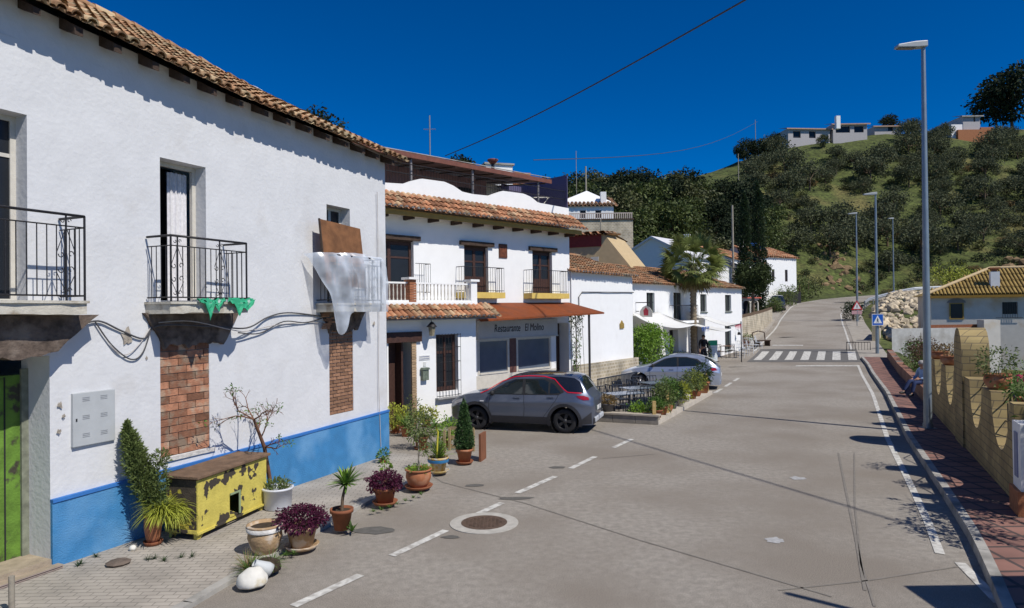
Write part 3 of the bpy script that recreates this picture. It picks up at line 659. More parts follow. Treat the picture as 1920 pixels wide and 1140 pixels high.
# window grille beside the first door
g = MB()
for k in range(6): x = .16+.09*k; g.tube([(x, -.3, 4.05), (x, -.3, 4.98)], .008, 4)
for z in (4.05, 4.98): g.tube([(.0, -.3, z), (.62, -.3, z), (.62, 0, z)], .01, 4)
g.build('side_railing', M_iron, H2)
b = MB().box(4.03, 4.45, -.03, -.001, 5.36, 5.88).build('wall_plaque', mat('plaque_frame', (.09, .035, .02), .7), H2)
MB().box(4.08, 4.40, -.034, -.029, 5.41, 5.83).build('plaque_face', mat('plaque_red', (.14, .045, .02), .6, .4, 14), b)
# shopfront
g = MB(); g.box(2.86, 7.1, -.14, -.001, 2.43, 3.06); sg = g.build('sign_board', mat('sign_grey', (.52, .52, .50), .7, .05, 4), H2)
g = MB(); g.box(2.83, 7.13, -.16, -.001, 2.385, 2.43); g.build('sign_sill', M_cream, H2)
M_let = mat('black_letters', (.015, .015, .02), .5)
textobj('lettering', 'Restaurante   El Molino', .40, M_let, sg, (4.95, -.146, 2.76), shear=.12, space=1.0).scale = (.70, 1, 1)
g = MB(); g.box(4.53, 4.85, -.03, .0, -.1, 2.385); g.build('brown_pillar', mat('brown_tile_pillar', (.13, .06, .05), .6, .15, 8), H2)
for (x0, x1) in ((2.92, 4.5), (4.88, 6.84)):
    f = MB(); w_ = .09; z0, z1 = 1.13, 2.36
    f.box(x0, x0+w_, -.02, .08, z0, z1); f.box(x1-w_, x1, -.02, .08, z0, z1); f.box(x0+w_, x1-w_, -.02, .08, z1-.05, z1); f.box(x0+w_, x1-w_, -.05, .08, z0, z0+.06)
    fr = f.build('shop_window', M_cream, H2); MB().box(x0+w_, x1-w_, .03, .038, z0+.06, z1-.05).build('pane', mat('shop_glass', (.11, .135, .18), .1, .1, 2, 0, spec=.8), fr)
g = MB(); g.box(2.0, 7.12, -.035, -.002, -.1, 1.1); g.build('plinth', M_cream, H2)
g = MB(); g.box(7.17, 7.93, .5, .56, 0, 2.86); g.build('entrance_door', M_wood, H2)
# rust awning on a steel post
g = MB(); v = [(2.0, -.02, 3.70), (7.95, -.02, 3.72), (8.3, -1.55, 3.30), (1.7, -1.55, 3.12), (2.0, -.02, 3.675), (7.95, -.02, 3.695), (8.3, -1.55, 3.24), (1.7, -1.55, 3.06)]
g.mesh(v, [(0, 3, 2, 1), (4, 5, 6, 7), (3, 7, 6, 2), (2, 6, 5, 1), (0, 4, 7, 3)])
aw = g.build('awning', mat('rust_canopy', (.20, .047, .010), .8, .15, 5, .2, 30, c2=(.15, .045, .018), m2=(.5, .7), s2=2), H2)
g = MB(); g.tube([(7.5, -1.42, 0), (7.5, -1.42, 3.24)], .045, 8); g.build('awning_post', mat('dark_post', (.05, .045, .045), .5), aw)
g = MB(); g.box(1.75, 8.25, -1.56, -1.50, 3.0, 3.06) if 0 else None
# porch
PO = [(-1.98, -1.0, -.1, 2.52, 1.0), (-.23, .64, .93, 2.70, .22)]
g = MB(); v0 = len(g.v); wallgrid(g, -4, 1.42, -.1, 3.62, PO, y=-1.6); g.face([(1.42, -1.6, -.1), (1.42, -.002, -.1), (1.42, -.002, 3.62), (1.42, -1.6, 3.62)]); g.face([(-4, -1.6, 3.62), (1.42, -1.6, 3.62), (1.42, 0, 3.62), (-4, 0, 3.62)])
g.build('porch_wall', M_w3, H2)
g = MB(); tiles(g, -4, 1.98, -2.12, 3.20, -1.55, 3.62, .2, .3, .078, .012, plug=(pg_ := MB())); pg_.build('porch_tile_mortar', M_w3, H2); tiles(g, 1.44, 1.98, -2.12, 3.20, -1.0, 3.66, .2, .3, .078, .012) if 0 else None
pt = g.build('porch_tiles', M_tileorg, H2)
g = MB(); g.mesh([(-4, -2.06, 3.17), (1.95, -2.06, 3.17), (1.95, -1.602, 3.5), (-4, -1.602, 3.5), (-4, -1.602, 3.17), (1.95, -1.602, 3.17)], [(0, 1, 2, 3), (0, 4, 5, 1), (1, 5, 2)]); g.build('porch_soffit', M_cream, H2)
g = MB(); g.box(-2.2, -.82, -1.68, -1.598, 2.52, 2.82); g.build('door_lintel', M_wood, H2)
g = MB(); g.box(-1.42, -1.36, -1.45, -1.0, 0, 2.5); g.box(-1.96, -1.42, -1.15, -1.09, 0, 2.5); g.build('porch_door', M_wood, H2)
g = MB(); 
for k in range(33): g.box(-1.17+(.0 if k % 2 else .004), -1.0, -1.635, -1.59, .02+k*.076, .02+k*.076+.066)
g.build('brick_jamb', mat('beige_brick', (.36, .25, .15), .9, .15, 10, .3, isl=.2), H2)
f = MB(); x0, x1, z0, z1 = -.23, .64, .93, 2.70; y = -1.48
f.box(x0, x0+.12, y, y+.06, z0, z1-.002); f.box(x1-.12, x1, y, y+.06, z0, z1-.002); f.box(x0+.12, x1-.12, y, y+.06, z0, z0+.14); f.box(x0+.12, x1-.12, y, y+.06, z1-.12, z1-.002); f.box(.17, .26, y, y+.06, z0+.14, z1-.12); f.box(x0+.12, .17, y+.01, y+.05, 2.1, 2.18); f.box(.26, x1-.12, y+.01, y+.05, 2.1, 2.18)
fr = f.build('window', M_wood, H2); MB().box(x0+.12, x1-.12, y+.03, y+.035, z0+.14, z1-.12).build('pane', M_glass, fr)
g = MB(); z0, z1 = .78, 2.72
for k in range(8): x = lerp(-.2, .66, k/7); g.tube([(x, -1.72, z0), (x, -1.72, z1)], .009, 4)
for z in (z0+.03, 1.25, 1.85, 2.3, z1-.03): g.tube([(-.2, -1.6, z), (-.2, -1.72, z), (.66, -1.72, z), (.66, -1.6, z)], .009, 4)
g.build('window_grille', M_iron, fr)
g = MB(); g.box(-.28, .7, -1.76, -1.598, .72, .76); g.build('sill', mat('grey_sill', (.3, .3, .3), .7), H2)
# balustrade of the little terrace over the porch
g = MB(); g.box(-3.2, 1.2, -1.62, -1.40, 3.70, 3.76); g.box(-3.2, 1.2, -1.55, -1.47, 4.25, 4.30); g.box(-3.2, 1.45, -1.66, -1.36, 3.625, 3.70)
bl = g.build('balustrade', M_w3, H2)
for k in range(32):
    x = -3.1+.138*k
    if -1.22 < x < -1.0: continue
    MB().lathe([(.02, 0), (.024, .03), (.013, .08), (.022, .2), (.018, .32), (.013, .4), (.022, .46), (.02, .49)], 8, (x, -1.51, 3.76)).build('baluster', M_cream, bl)
g = MB(); g.box(1.2, 1.46, -1.64, -1.38, 3.7, 4.36); g.box(1.14, 1.52, -1.7, -1.32, 4.36, 4.43); g.build('corner_pillar', M_w3, bl)
g = MB()
for k in range(9): g.box(-1.24, -1.0, -1.66, -1.38, 3.70+k*.075, 3.70+k*.075+.065)
g.build('brick_pillar', mat('terrace_brick', (.30, .12, .06), .9, .15, 10, .3, isl=.2), bl)
g = MB(); g.box(-1.3, -.94, -1.72, -1.32, 4.376, 4.44); g.build('pillar_cap', M_w3, bl)
# porch lantern, letter box, name tiles
b = thing('wall_lantern', 'dark iron lantern hanging under the tiled porch beside the door', 'lantern', world2(-.62, -1.9, 2.95), A45)
g = MB(); g.lathe([(.0, .16), (.05, .14), (.15, .02), (.16, 0), (.0, 0)], 8); g.tube([(0, 0, .14), (0, .04, .25), (0, .3, .25)], .012, 5); g.build('hood', M_iron, b)
g = MB(); g.lathe([(.12, 0), (.08, -.26), (0, -.28)], 6, smooth=False); g.build('glass_body', mat('amber_glass', (.25, .22, .15), .2, .2, 8, 0), b)
b = thing('letter_box', 'grey green metal letter box on the porch wall', 'letter box', world2(-.72, -1.6, 1.35), A45)
g = MB(); g.box(-.11, .11, -.13, 0, 0, .32); o = g.build('box_body', mat('verdigris', (.14, .17, .13), .5, .3, 14), b); bevel(o, .01)
g = MB(); g.prism([(-.14, .32), (.14, .32), (.1, .38), (-.1, .38)], -.16, 0); g.build('lid', mat('verdigris', (0, 0, 0)), b)
b = MB().box(-.2, .2, -.012, 0, 0, .14).build('name_tile', mat('name_tile_white', (.6, .6, .58), .3, .1, 20)); b.location = world2(-.68, -1.602, 1.95); b.rotation_euler = (0, 0, A45); tag(b, 'small white ceramic name tile on the porch wall', 'name tile')
g = MB(); g.box(-.17, .17, -.015, -.011, .03, .045); g.box(-.17, .17, -.015, -.011, .095, .11); g.build('border', mat('tile_blue', (.1, .12, .25), .3), b)
b = MB().box(-.05, .05, -.012, 0, 0, .13).build('house_number', mat('name_tile_white', (0, 0, 0))); b.location = world2(-.68, -1.602, 1.76); b.rotation_euler = (0, 0, A45); tag(b, 'tiny house number tile below the name tile', 'number tile')
# pergola and privacy screen of the roof terrace
M_pbr = mat('brown_sheet_roof', (.17, .065, .045), .6, .15, 6, .1); M_mauve = mat('mauve_brown_panel', (.22, .13, .13), .7, .1, 4, .1); M_grill = mat('grey_post', (.22, .21, .22), .5)
pg = MB(); pg.mesh([(-2.2, .25, 8.60), (7.2, .25, 8.66), (7.2, 4.6, 9.1), (-2.2, 4.6, 9.1)], [(0, 1, 2, 3)]); pg.mesh([(-2.2, .25, 8.54), (7.2, .25, 8.60), (7.2, 4.6, 9.04), (-2.2, 4.6, 9.04)], [(0, 3, 2, 1)])
pr = pg.build('pergola_roof', mat('pale_corrugated', (.12, .07, .06), .6, .15, 6, .1), H2)
g = MB(); g.box(-2.2, 7.25, .2, .25, 8.52, 8.68); g.build('gutter', M_pbr, pr); g = MB(); g.tube([(-2.2, .26, 8.70), (7.22, .26, 8.75)], .02, 5); g.build('edge_strip', M_kerb, pr)
for x in (-.9, .35, 3.1, 6.6): MB().tube([(x, .35, 7.2), (x, .35, 8.55)], .045, 8).build('post', M_grill, H2)
g = MB()
for k in range(10): g.tube([(-1.6+k*.95, .3, 8.50), (-1.6+k*.95, 4.5, 8.93)], .03, 5)
g.build('purlin', M_beam, pr)
g = MB(); g.box(-2.2, 5.6, 2.3, 2.4, 7.2, 8.72); g.build('terrace_back_wall', M_mauve, H2)
MB().box(4.1, 4.9, 2.26, 2.3, 7.7, 8.3).build('terrace_window', M_dark, H2)
MB().box(5.6, 8.0, 2.9, 3.0, 7.2, 8.78).build('terrace_end_wall', M_cream, H2)
g = MB()
for z in (7.95, 8.28): g.tube([(-2.2, .16, z), (8.0, .16, z)], .016, 5)
for k in range(86): x = -2.2+k*.12; g.tube([(x, .16, 7.5), (x, .16, 8.28)], .007, 3, cap=False)
g.build('terrace_railing', M_iron, H2)
g = MB(); g.box(8.02, 8.05, .05, 3.4, 7.6, 8.95); g.box(6.75, 7.95, 2.6, 2.63, 7.6, 8.8); g.build('privacy_screen', mat('dark_violet_mesh', (.10, .09, .17), .8, .2, 60, .1), H2)
g = MB(); g.tube([(7.2, 1.2, 7.25), (7.9, 1.0, 8.1)], .02, 5); g.tube([(6.3, 1.4, 8.0), (7.9, .9, 8.12)], .025, 5); g.build('folded_airer', M_cream, H2)
b = thing('roof_antenna', 'thin television mast standing behind the restaurant roof terrace', 'antenna', (-3.2, 27.2, 7.2)); MB().tube([(0, 0, 0), (0, 0, 4.05)], .03, 6).build('mast', mat('galvanised', (.35, .36, .38), .4, .1, 8, 0, metal=.6), b)
g = MB(); g.tube([(-.25, 0, 3.5), (.25, 0, 3.5)], .01, 4)
for k in range(5): g.tube([(-.2+k*.1, -.14, 3.5), (-.2+k*.1, .14, 3.5)], .006, 4)
g.build('aerial', MATS['galvanised'], b)
c = thing('chimney_cowl', 'dark red metal chimney cowl beside the white roof box', 'chimney', dep(924, 318, 36)+Vector((0, 0, -.2)))
g = MB(); g.tube([(0, 0, 0), (0, 0, .55)], .09, 8); g.build('flue', M_iron, c); MB().lathe([(.0, .80), (.28, .74), (.30, .68), (.12, .5), (0, .5)], 10).build('cowl', mat('cowl_red', (.16, .05, .04), .6), c)
def boxhouse(name, label, px0, px1, Y, ztop, pytop=None, ang=0.5, D=5, m=None, z0=0, cat='house'):
    a = dep(px0, 400, Y); b = dep(px1, 400, Y); h = thing(name, label, cat, (a.x, a.y, z0), ang); L_ = (b.x-a.x)/cos(ang)
    g = MB(); g.box(0, L_, 0, D, 0, ztop-z0); g.build('wall', m or M_w3, h); return h, L_
z_ = dep(960, 307, 40).z; hb, L_ = boxhouse('rooftop_building', 'white flat roof block just above the restaurant pergola', 912, 962, 40, z_, ang=.3, z0=4)
g = MB(); g.box(-.1, L_+.1, -.1, 5.1, z_-4, z_-3.9); g.build('roof', M_kerb, hb)
g = MB(); g.box(L_+.02, L_+1.2, .2, 3, 0, z_-4-.35); g.build('brick_annex', mat('orange_brick', (.36, .15, .07), .9, .2, 12, .3), hb)
# ---------------- the plain white house and the bar behind it ----------------
A3 = Vector((2.44, 27.96, 0)); D3 = Vector((3.5, 5.1, 0)).normalized(); AN3 = atan2(D3.y, D3.x)
H3 = thing('white_house', 'plain white house with low clay tile roof and stone base between restaurant and bar', 'house', A3, AN3)
g = MB(); wallgrid(g, 0, 5.95, -.2, 5.0, [], step=.5, amp=.012); g.face([(5.95, 0, -.2), (5.95, 6, -.2), (5.95, 6, 5.0), (5.95, 0, 5.0)]); g.face([(0, 0, -.2), (0, 0, 5), (0, 6, 5), (0, 6, -.2)]); g.face([(0, 6, -.2), (0, 6, 5), (5.95, 6, 5), (5.95, 6, -.2)]); g.face([(5.95, 0, 5), (5.95, 6, 5), (5.95, 3, 6.0)])
g.face([(0, 0, 5), (0, 3, 6.0), (0, 6, 5)])
g.build('wall', M_w3, H3)
g = MB(); g.mesh([(0, -.02, 4.97), (5.97, -.02, 4.97), (5.97, 3, 6.1), (0, 3, 6.1), (5.97, 6, 5), (0, 6, 5)], [(0, 1, 2, 3), (3, 2, 4, 5)]); rf = g.build('roof', M_roofbase, H3)
g = MB(); tiles(g, -.1, 6.1, -.25, 4.93, 3.0, 6.08, .26, .4, .095, .02, plug=(pg_ := MB())); g.build('roof_tiles', M_tilebrn, rf); pg_.build('tile_mortar', M_w3, H3)
g = MB(); g.tube([(0, 3, 6.14), (6.1, 3, 6.14)], .11, 8); g.build('ridge', M_tilebrn, rf)
g = MB(); g.prism([(-.02, -.2), (6.2, -.2), (6.2, 1.08), (-.02, 1.14)], -.16, -.013); recalc(g.build('stone_base', brickmat('rubble_stone', (.42, .36, .25), (.30, .25, .17), (.46, .41, .32), 1, .27, .15, .035, .37, vert=True, var=.35), H3))
g = MB(); g.tube([(.55, -.04, 2.9), (.55, -.04, 3.95), (.85, -.04, 4.16), (6.0, -.04, 4.22)], .02, 5); g.build('conduit', M_cable, H3)
b = thing('wall_emblem', 'small brass crested plaque on the plain white wall', 'plaque', A3+D3*4.45+Vector((0, 0, 2.52)), AN3)
MB().prism([(0, 0), (.42, 0), (.42, .22), (.33, .26), (.27, .32), (.21, .38), (.15, .32), (.09, .26), (0, .22)], -.05, -.014).build('shield', mat('brass', (.30, .2, .05), .5, .3, 20), b)
# bar
A4 = Vector((6.35, 35.6, 0)); D4 = Vector((9.9, 12.6, 0)).normalized(); AN4 = atan2(D4.y, D4.x)
H4 = thing('bar_building', 'low two storey white bar with clay tile roof behind the palm', 'bar', A4, AN4)
def world4(x, y, z): return A4+Matrix.Rotation(AN4, 3, 'Z') @ Vector((x, y, z))
def world3(x, y, z): return A3+Matrix.Rotation(AN3, 3, 'Z') @ Vector((x, y, z))
WO = [(1.45, 2.4, 3.1, 4.3, .2), (4.8, 6.0, 2.75, 4.35, .25), (8.65, 9.65, 3.2, 4.3, .2), (12.8, 13.9, 3.2, 4.3, .2), (12.7, 13.8, .6, 2.25, .2), (7.9, 9.2, -.1, 2.3, .5), (4.2, 5.4, -.1, 2.2, .4), (1.0, 3.2, .9, 2.2, .3)]
g = MB(); wallgrid(g, -1, 15.95, -.3, 4.78, WO, step=.6, amp=.015); g.face([(15.95, 0, -.3), (15.95, 6, -.3), (15.95, 6, 4.78), (15.95, 0, 4.78)]); g.face([(-1, 0, -.3), (-1, 0, 4.78), (-1, 6, 4.78), (-1, 6, -.3)]); g.face([(-1, 6, -.3), (-1, 6, 4.78), (15.95, 6, 4.78), (15.95, 6, -.3)])
g.build('wall', M_w3, H4)
g = MB(); g.mesh([(-1, -.1, 4.76), (16.1, -.1, 4.76), (13.2, 3, 5.95), (-1, 3, 6.0), (16.1, 6, 4.76), (-1, 6, 4.76)], [(0, 1, 2, 3), (3, 2, 4, 5), (1, 4, 2)]); rf = g.build('roof', M_roofbase, H4)
g = MB(); tiles(g, -1, 16.1, -.28, 4.72, 3.0, 6.0, .26, .4, .095, .02, clip=lambda x, s: x < 16.1-s*.83); g.build('roof_tiles', M_tilebrn, rf)
for i, (x0, x1, z0, z1, D_) in enumerate(WO):
    if i in (5, 6):
        MB().box(x0, x1, D_-.05, D_, z0, z1).build('door', M_wood if i == 5 else M_dark, H4); continue
    f = MB(); w_ = .07; y = .1; f.box(x0, x0+w_, y, y+.05, z0, z1-.002); f.box(x1-w_, x1, y, y+.05, z0, z1-.002); f.box((x0+x1)/2-.035, (x0+x1)/2+.035, y, y+.05, z0, z1-.002); f.box(x0-.05, x1+.05, -.06, -.02, z0-.09, z0-.01)
    fr = f.build('window', mat('green_grey_frame', (.10, .12, .10), .6), H4); MB().box(x0+w_, x1-w_, y+.02, y+.025, z0, z1).build('pane', M_glass, fr)
g = MB(); g.box(4.3, 6.6, -.75, -.02, 2.58, 2.72); bb = g.build('balcony', M_w3, H4); g = MB()
for k in range(16): x = 4.32+k*.15; g.tube([(x, -.72, 2.72), (x, -.72, 3.6)], .012, 4)
g.tube([(4.32, 0, 3.6), (4.32, -.72, 3.6), (6.57, -.72, 3.6), (6.57, 0, 3.6)], .018, 5); g.build('railing', M_iron, bb)
g = MB(); g.tube([(14.6, -.1, 1.9), (14.6, -.25, 1.9), (14.6, -.25, 1.75)], .02, 5); g.lathe([(.08, 0), (.12, -.18), (0, -.2)], 8, (14.6, -.25, 1.75)); g.build('wall_lamp', M_iron, H4)
# canvas sails over the bar terrace
M_can = mat('white_canvas', (.82, .82, .80), .8, .03, 4, .05, tl=.25)
def sail(name, cs, sag, label):
    P = [world4(*c) for c in cs]; n = 12; vs = []
    for i in range(n+1):
        for j in range(n+1):
            u, v = i/n, j/n; p = P[0].lerp(P[1], u).lerp(P[3].lerp(P[2], u), v); vs.append(p-Vector((0, 0, sag*(sin(pi*u)*.5+sin(pi*v)*.5)*1.0)))
    g = MB(); g.mesh(vs, [(i*(n+1)+j, (i+1)*(n+1)+j, (i+1)*(n+1)+j+1, i*(n+1)+j+1) for i in range(n) for j in range(n)], True)
    o = g.build(name, M_can); m = o.modifiers.new('solid', 'SOLIDIFY'); m.thickness = .02; tag(o, label, 'sail awning', 'canvas sails over the bar terrace'); return o
sail('shade_sail', [(-.6, -.1, 3.25), (2.5, -.1, 3.25), (3.0, -2.0, 2.5), (-.5, -1.8, 2.55)], .25, 'white canvas sail beside the plain white house')
sail('shade_sail', [(3.2, -.1, 3.1), (6.6, -.1, 2.62), (6.3, -2.9, 2.2), (4.1, -2.9, 2.2)], .2, 'narrow white canvas sail under the small iron balcony')
sail('shade_sail', [(6.6, -.1, 3.3), (9.4, -.1, 2.9), (9.0, -2.4, 2.45), (6.8, -2.4, 2.35)], .22, 'white canvas sail to the right of the palm trunk')
b = thing('hanging_sign', 'small bracket sign with a red emblem on the bar wall', 'sign', world4(.2, 0, 3.0), AN4)
g = MB(); g.tube([(0, 0, .75), (0, -1.0, .75)], .025, 5); g.tube([(0, 0, .3), (0, -.2, .3)], .02, 4); g.build('bracket', M_iron, b)
Mr = Matrix.Rotation(pi/2, 4, 'Z'); MB().prism([(-.95, 0), (-.25, 0), (-.25, .3), (-.4, .5), (-.6, .6), (-.8, .5), (-.95, .3)], -.02, .02, Mr).build('sign_panel', M_cream, b)
MB().prism([(-.72, .08), (-.48, .08), (-.46, .34), (-.6, .5), (-.74, .34)], -.03, .03, Mr).build('emblem', mat('sign_red', (.4, .03, .05), .5), b)
# ---------------- houses further back ----------------
def gable(name, label, px0, Y0, px1, Y1, zg, zeave, zapex, D=8, wins=(), wallm=None, roofm=None, along=False, tilesz=(.5, .8), ov=.25, cat='house', chim=None):
    a = dep(px0, 500, Y0); b = dep(px1, 500, Y1); d = (b-a); d.z = 0; L_ = d.length; an = atan2(d.y, d.x); h = thing(name, label, cat, (a.x, a.y, zg), an)
    e = zeave-zg; ap = zapex-zg; g = MB(); wallgrid(g, 0, L_, -2, e, [(w[0]*L_, w[1]*L_, w[2], w[3], .2) for w in wins])
    g.face([(L_, 0, -2), (L_, D, -2), (L_, D, e), (L_, 0, e)]); g.face([(0, 0, -2), (0, 0, e), (0, D, e), (0, D, -2)]); g.face([(0, D, -2), (0, D, e), (L_, D, e), (L_, D, -2)])
    if along: g.face([(0, 0, e), (L_, 0, e), (L_/2, 0, ap)]); g.face([(0, D, e), (L_/2, D, ap), (L_, D, e)])
    else: g.face([(L_, 0, e), (L_, D, e), (L_, D/2, ap)]); g.face([(0, 0, e), (0, D/2, ap), (0, D, e)])
    g.build('wall', wallm or M_w3, h)
    for w in wins:
        f = MB(); x0, x1 = w[0]*L_, w[1]*L_; f.box(x0, x0+.06, .08, .14, w[2], w[3]); f.box(x1-.06, x1, .08, .14, w[2], w[3]); f.box((x0+x1)/2-.03, (x0+x1)/2+.03, .08, .14, w[2], w[3]); fr = f.build('window', M_wood, h); MB().box(x0+.06, x1-.06, .11, .115, w[2], w[3]).build('pane', M_glass, fr)
    g = MB()
    if along:
        k = (ap-e)/(L_/2)
        for s in (0, 1):
            x0 = -ov if s == 0 else L_+ov; z0 = e-ov*k+.03
            g.mesh([(x0, -ov, z0), (L_/2, -ov, ap+.05), (L_/2, D+ov, ap+.05), (x0, D+ov, z0), (x0, -ov, z0-.18), (L_/2, -ov, ap-.13), (L_/2, D+ov, ap-.13), (x0, D+ov, z0-.18)], [(0, 1, 2, 3), (0, 4, 5, 1), (4, 7, 6, 5), (0, 3, 7, 4)])
        g.build('roof', roofm or M_w3, h)
    else:
        k = (ap-e)/(D/2); rb = MB(); rb.mesh([(-ov*.5, -ov*.6, e-ov*k*.6+.0), (L_+ov*.5, -ov*.6, e-ov*k*.6+.0), (L_+ov*.5, D/2, ap+.02), (-ov*.5, D/2, ap+.02), (L_+ov*.5, D+ov, e-ov*k), (-ov*.5, D+ov, e-ov*k)], [(0, 1, 2, 3), (3, 2, 4, 5)])
        r_ = rb.build('roof', M_roofbase, h); tiles(g, -ov, L_+ov, -ov, e-ov*k, D/2, ap+.04, tilesz[0], tilesz[1], tilesz[0]*.38, .02, seg=3, ends=False); g.build('roof_tiles', roofm or M_tilebrn, r_)
    if chim:
        for (cx, cy, cz, ch) in chim: g = MB(); g.box(cx*L_-.22, cx*L_+.22, cy-.22, cy+.22, cz-zg-.5, cz-zg+ch); g.box(cx*L_-.3, cx*L_+.3, cy-.3, cy+.3, cz-zg+ch, cz-zg+ch+.08); g.build('chimney', M_w3, h)
    return h, L_
zz = lambda px, py, Y: dep(px, py, Y).z
gable('gable_house', 'white house with broad shaded gable beyond the bar roof', 1160, 61.5, 1292, 57.2, 3.2, zz(1160, 487, 63), zz(1245, 447, 59)+.2, 4, [(.72, .86, 1.0, 3.0)], along=True, roofm=mat('white_roof_edge', (.6, .6, .62), .8))
h, L_ = gable('cream_house', 'cream rendered house with red shuttered upper floor behind the plain white house', 1062, 42, 1132, 41, 3.0, zz(1100, 443, 42), zz(1100, 438, 42), 5, (), wallm=mat('cream_render', (.50, .38, .22), .9, .08, 4))
o = [c for c in h.children if c.name.startswith('roof')][0]
g = MB(); g.box(.05, L_*.95, -.06, -.01, zz(1080, 465, 42)-3.0, zz(1080, 442, 42)-3.0); sh = g.build('red_cladding', mat('dark_red_panel', (.22, .03, .025), .7, .15, 6), h)
g = MB(); g.box(.3, .9, -.1, -.062, 2.95, 3.6) ; g.box(1.6, 2.1, -.1, -.062, 2.95, 3.6); g.build('shutter', M_cream, sh)
g = MB(); g.prism([(L_, 1), (L_+1.9, 1), (L_+1.9, 2.6), (L_, zz(1130, 440, 42)-3.0)], -.0, 4.5); recalc(g.build('side_wing', MATS['cream_render'], h))
# upper terrace house with stone retaining wall
h, L_ = gable('terrace_house', 'white house with pale hipped roof on a stone terrace high on the left', 1062, 66, 1152, 66, zz(1100, 408, 66)-.3, zz(1100, 386, 66), zz(1100, 360, 66), 8, [(.3, .42, .25, 1.0), (.62, .74, .25, 1.0)], tilesz=(.4, .7))
g = MB(); g.mesh([(-1, 1.2, zz(1100, 384, 66)-h.location.z+.3), (5.0, 1.2, zz(1100, 384, 66)-h.location.z+.3), (2.4, 3, zz(1100, 362, 66)-h.location.z+.75)], [(0, 1, 2)]); g.build('pale_hip', M_w3, h)
g = MB(); g.box(3.55, 4.1, 1.0, 1.6, 1.0, zz(1125, 362, 66)-h.location.z+.3); g.build('chimney', M_w3, h)
a = dep(1066, 440, 62); b_ = dep(1187, 440, 62)
t = thing('terrace_wall', 'beige stone retaining wall with balustrade below the upper terrace house', 'retaining wall', (a.x, a.y, 3)); zt = zz(1100, 413, 62)-3
MB().box(0, b_.x-a.x, 0, 1.0, 0, zt).build('stone_face', MATS['rubble_stone'], t); MB().box(0, b_.x-a.x+.1, -.1, 1, zt, zt+.12).build('coping', M_beam, t)
g = MB(); g.box(0, b_.x-a.x, .1, .2, zt+.6, zt+.68)
for k in range(32): g.box(.05+k*.184, .13+k*.184, .1, .2, zt+.12, zt+.6)
g.build('balustrade', mat('pink_balustrade', (.45, .38, .34), .8), t)
# houses by the bend
gable('blue_roof_house', 'small white house with dark solar roof beside the cypresses', 1345, 62, 1383, 70, 2.6, zz(1360, 492, 64), zz(1360, 462, 66), 8, [(.65, .85, .4, 2.8)], roofm=mat('dark_slate', (.05, .065, .11), .4, .2, 6), tilesz=(.6, 1.2), chim=[(.35, 3.6, zz(1360, 470, 66), 1.6)])
gable('middle_house', 'white house with orange tile roof seen between the two cypresses', 1372, 74, 1432, 84, 4.0, zz(1400, 488, 78), zz(1400, 462, 80), 9, (), tilesz=(.45, .8), roofm=M_tileorg)
h, L_ = gable('solar_house', 'white house with red tile roof carrying a blue solar panel', 1428, 84, 1493, 88, 4.5, zz(1460, 482, 86), zz(1460, 462, 88), 8, [(.28, .36, 2.2, 3.7), (.66, .74, 2.2, 3.7)], tilesz=(.45, .8), roofm=M_tileorg, chim=[(.06, 3.2, zz(1432, 470, 88), 1.2)])
g = MB(); Mx = Matrix.Translation((L_*.5, 2.4, zz(1460, 470, 86)-4.5+.15)) @ Matrix.Rotation(radians(38), 4, 'X'); g.box(-.9, 1.1, 0, 1.9, 0, .08, Mx); g.build('solar_panel', mat('solar_blue', (.03, .08, .25), .2, .1, 4, 0), h)
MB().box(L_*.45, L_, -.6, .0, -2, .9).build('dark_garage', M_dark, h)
# arcade porch with red roof by the road
a = dep(1392, 600, 60); t = thing('arched_porch', 'small arched porch with salmon red roof next to the bar', 'porch', (a.x, a.y, zz(1392, 600, 60)-.2), .45); t.scale = (.8, .8, .7)
MB().box(-.2, 2.6, -.3, 2.6, 3.0, 3.14).build('roof', mat('salmon_roof', (.5, .12, .09), .7, .1, 8), t)
g = MB()
for x in (0, 1.15, 2.3): g.tube([(x, 0, -1), (x, 0, 2.3)], .1, 8)
for x in (0, 1.15): g.tube([(x+.575-.575*cos(pi*k/10), 0, 2.3+.5*sin(pi*k/10)) for k in range(11)], .1, 6)
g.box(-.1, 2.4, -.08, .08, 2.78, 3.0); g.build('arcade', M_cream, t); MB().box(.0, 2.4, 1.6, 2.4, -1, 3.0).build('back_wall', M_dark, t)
# retaining wall along the left verge
pts = [xy(t_, float(np.interp(t_, *QL))-2.0-o_) for t_, o_ in ((50.5, -.2), (57, -.9), (64, -1.2), (73, -1.35))]
t = thing('roadside_wall', 'beige stone retaining wall along the left verge of the road', 'retaining wall', (0, 0, 0))
g = MB(); c = MB()
for i in range(3):
    (x0, y0), (x1, y1) = pts[i], pts[i+1]; z0 = hh(tq(x0, y0)[0]); z1 = hh(tq(x1, y1)[0]); tp0 = 2.5+.25*i; tp1 = 2.75+.25*i; dx, dy = y1-y0, x0-x1; l_ = sqrt(dx*dx+dy*dy); ox, oy = -dx/l_*.5, -dy/l_*.5
    g.mesh([(x0, y0, z0-.2), (x1, y1, z1-.2), (x1, y1, tp1), (x0, y0, tp0), (x0+ox, y0+oy, tp0), (x1+ox, y1+oy, tp1)], [(0, 1, 2, 3), (3, 2, 5, 4)])
    c.mesh([(x0, y0, tp0), (x1, y1, tp1), (x1, y1, tp1+.25), (x0, y0, tp0+.25)], [(0, 1, 2, 3)])
g.build('stone_face', MATS['rubble_stone'], t); c.build('cap', mat('brown_cap', (.12, .08, .05), .9), t)
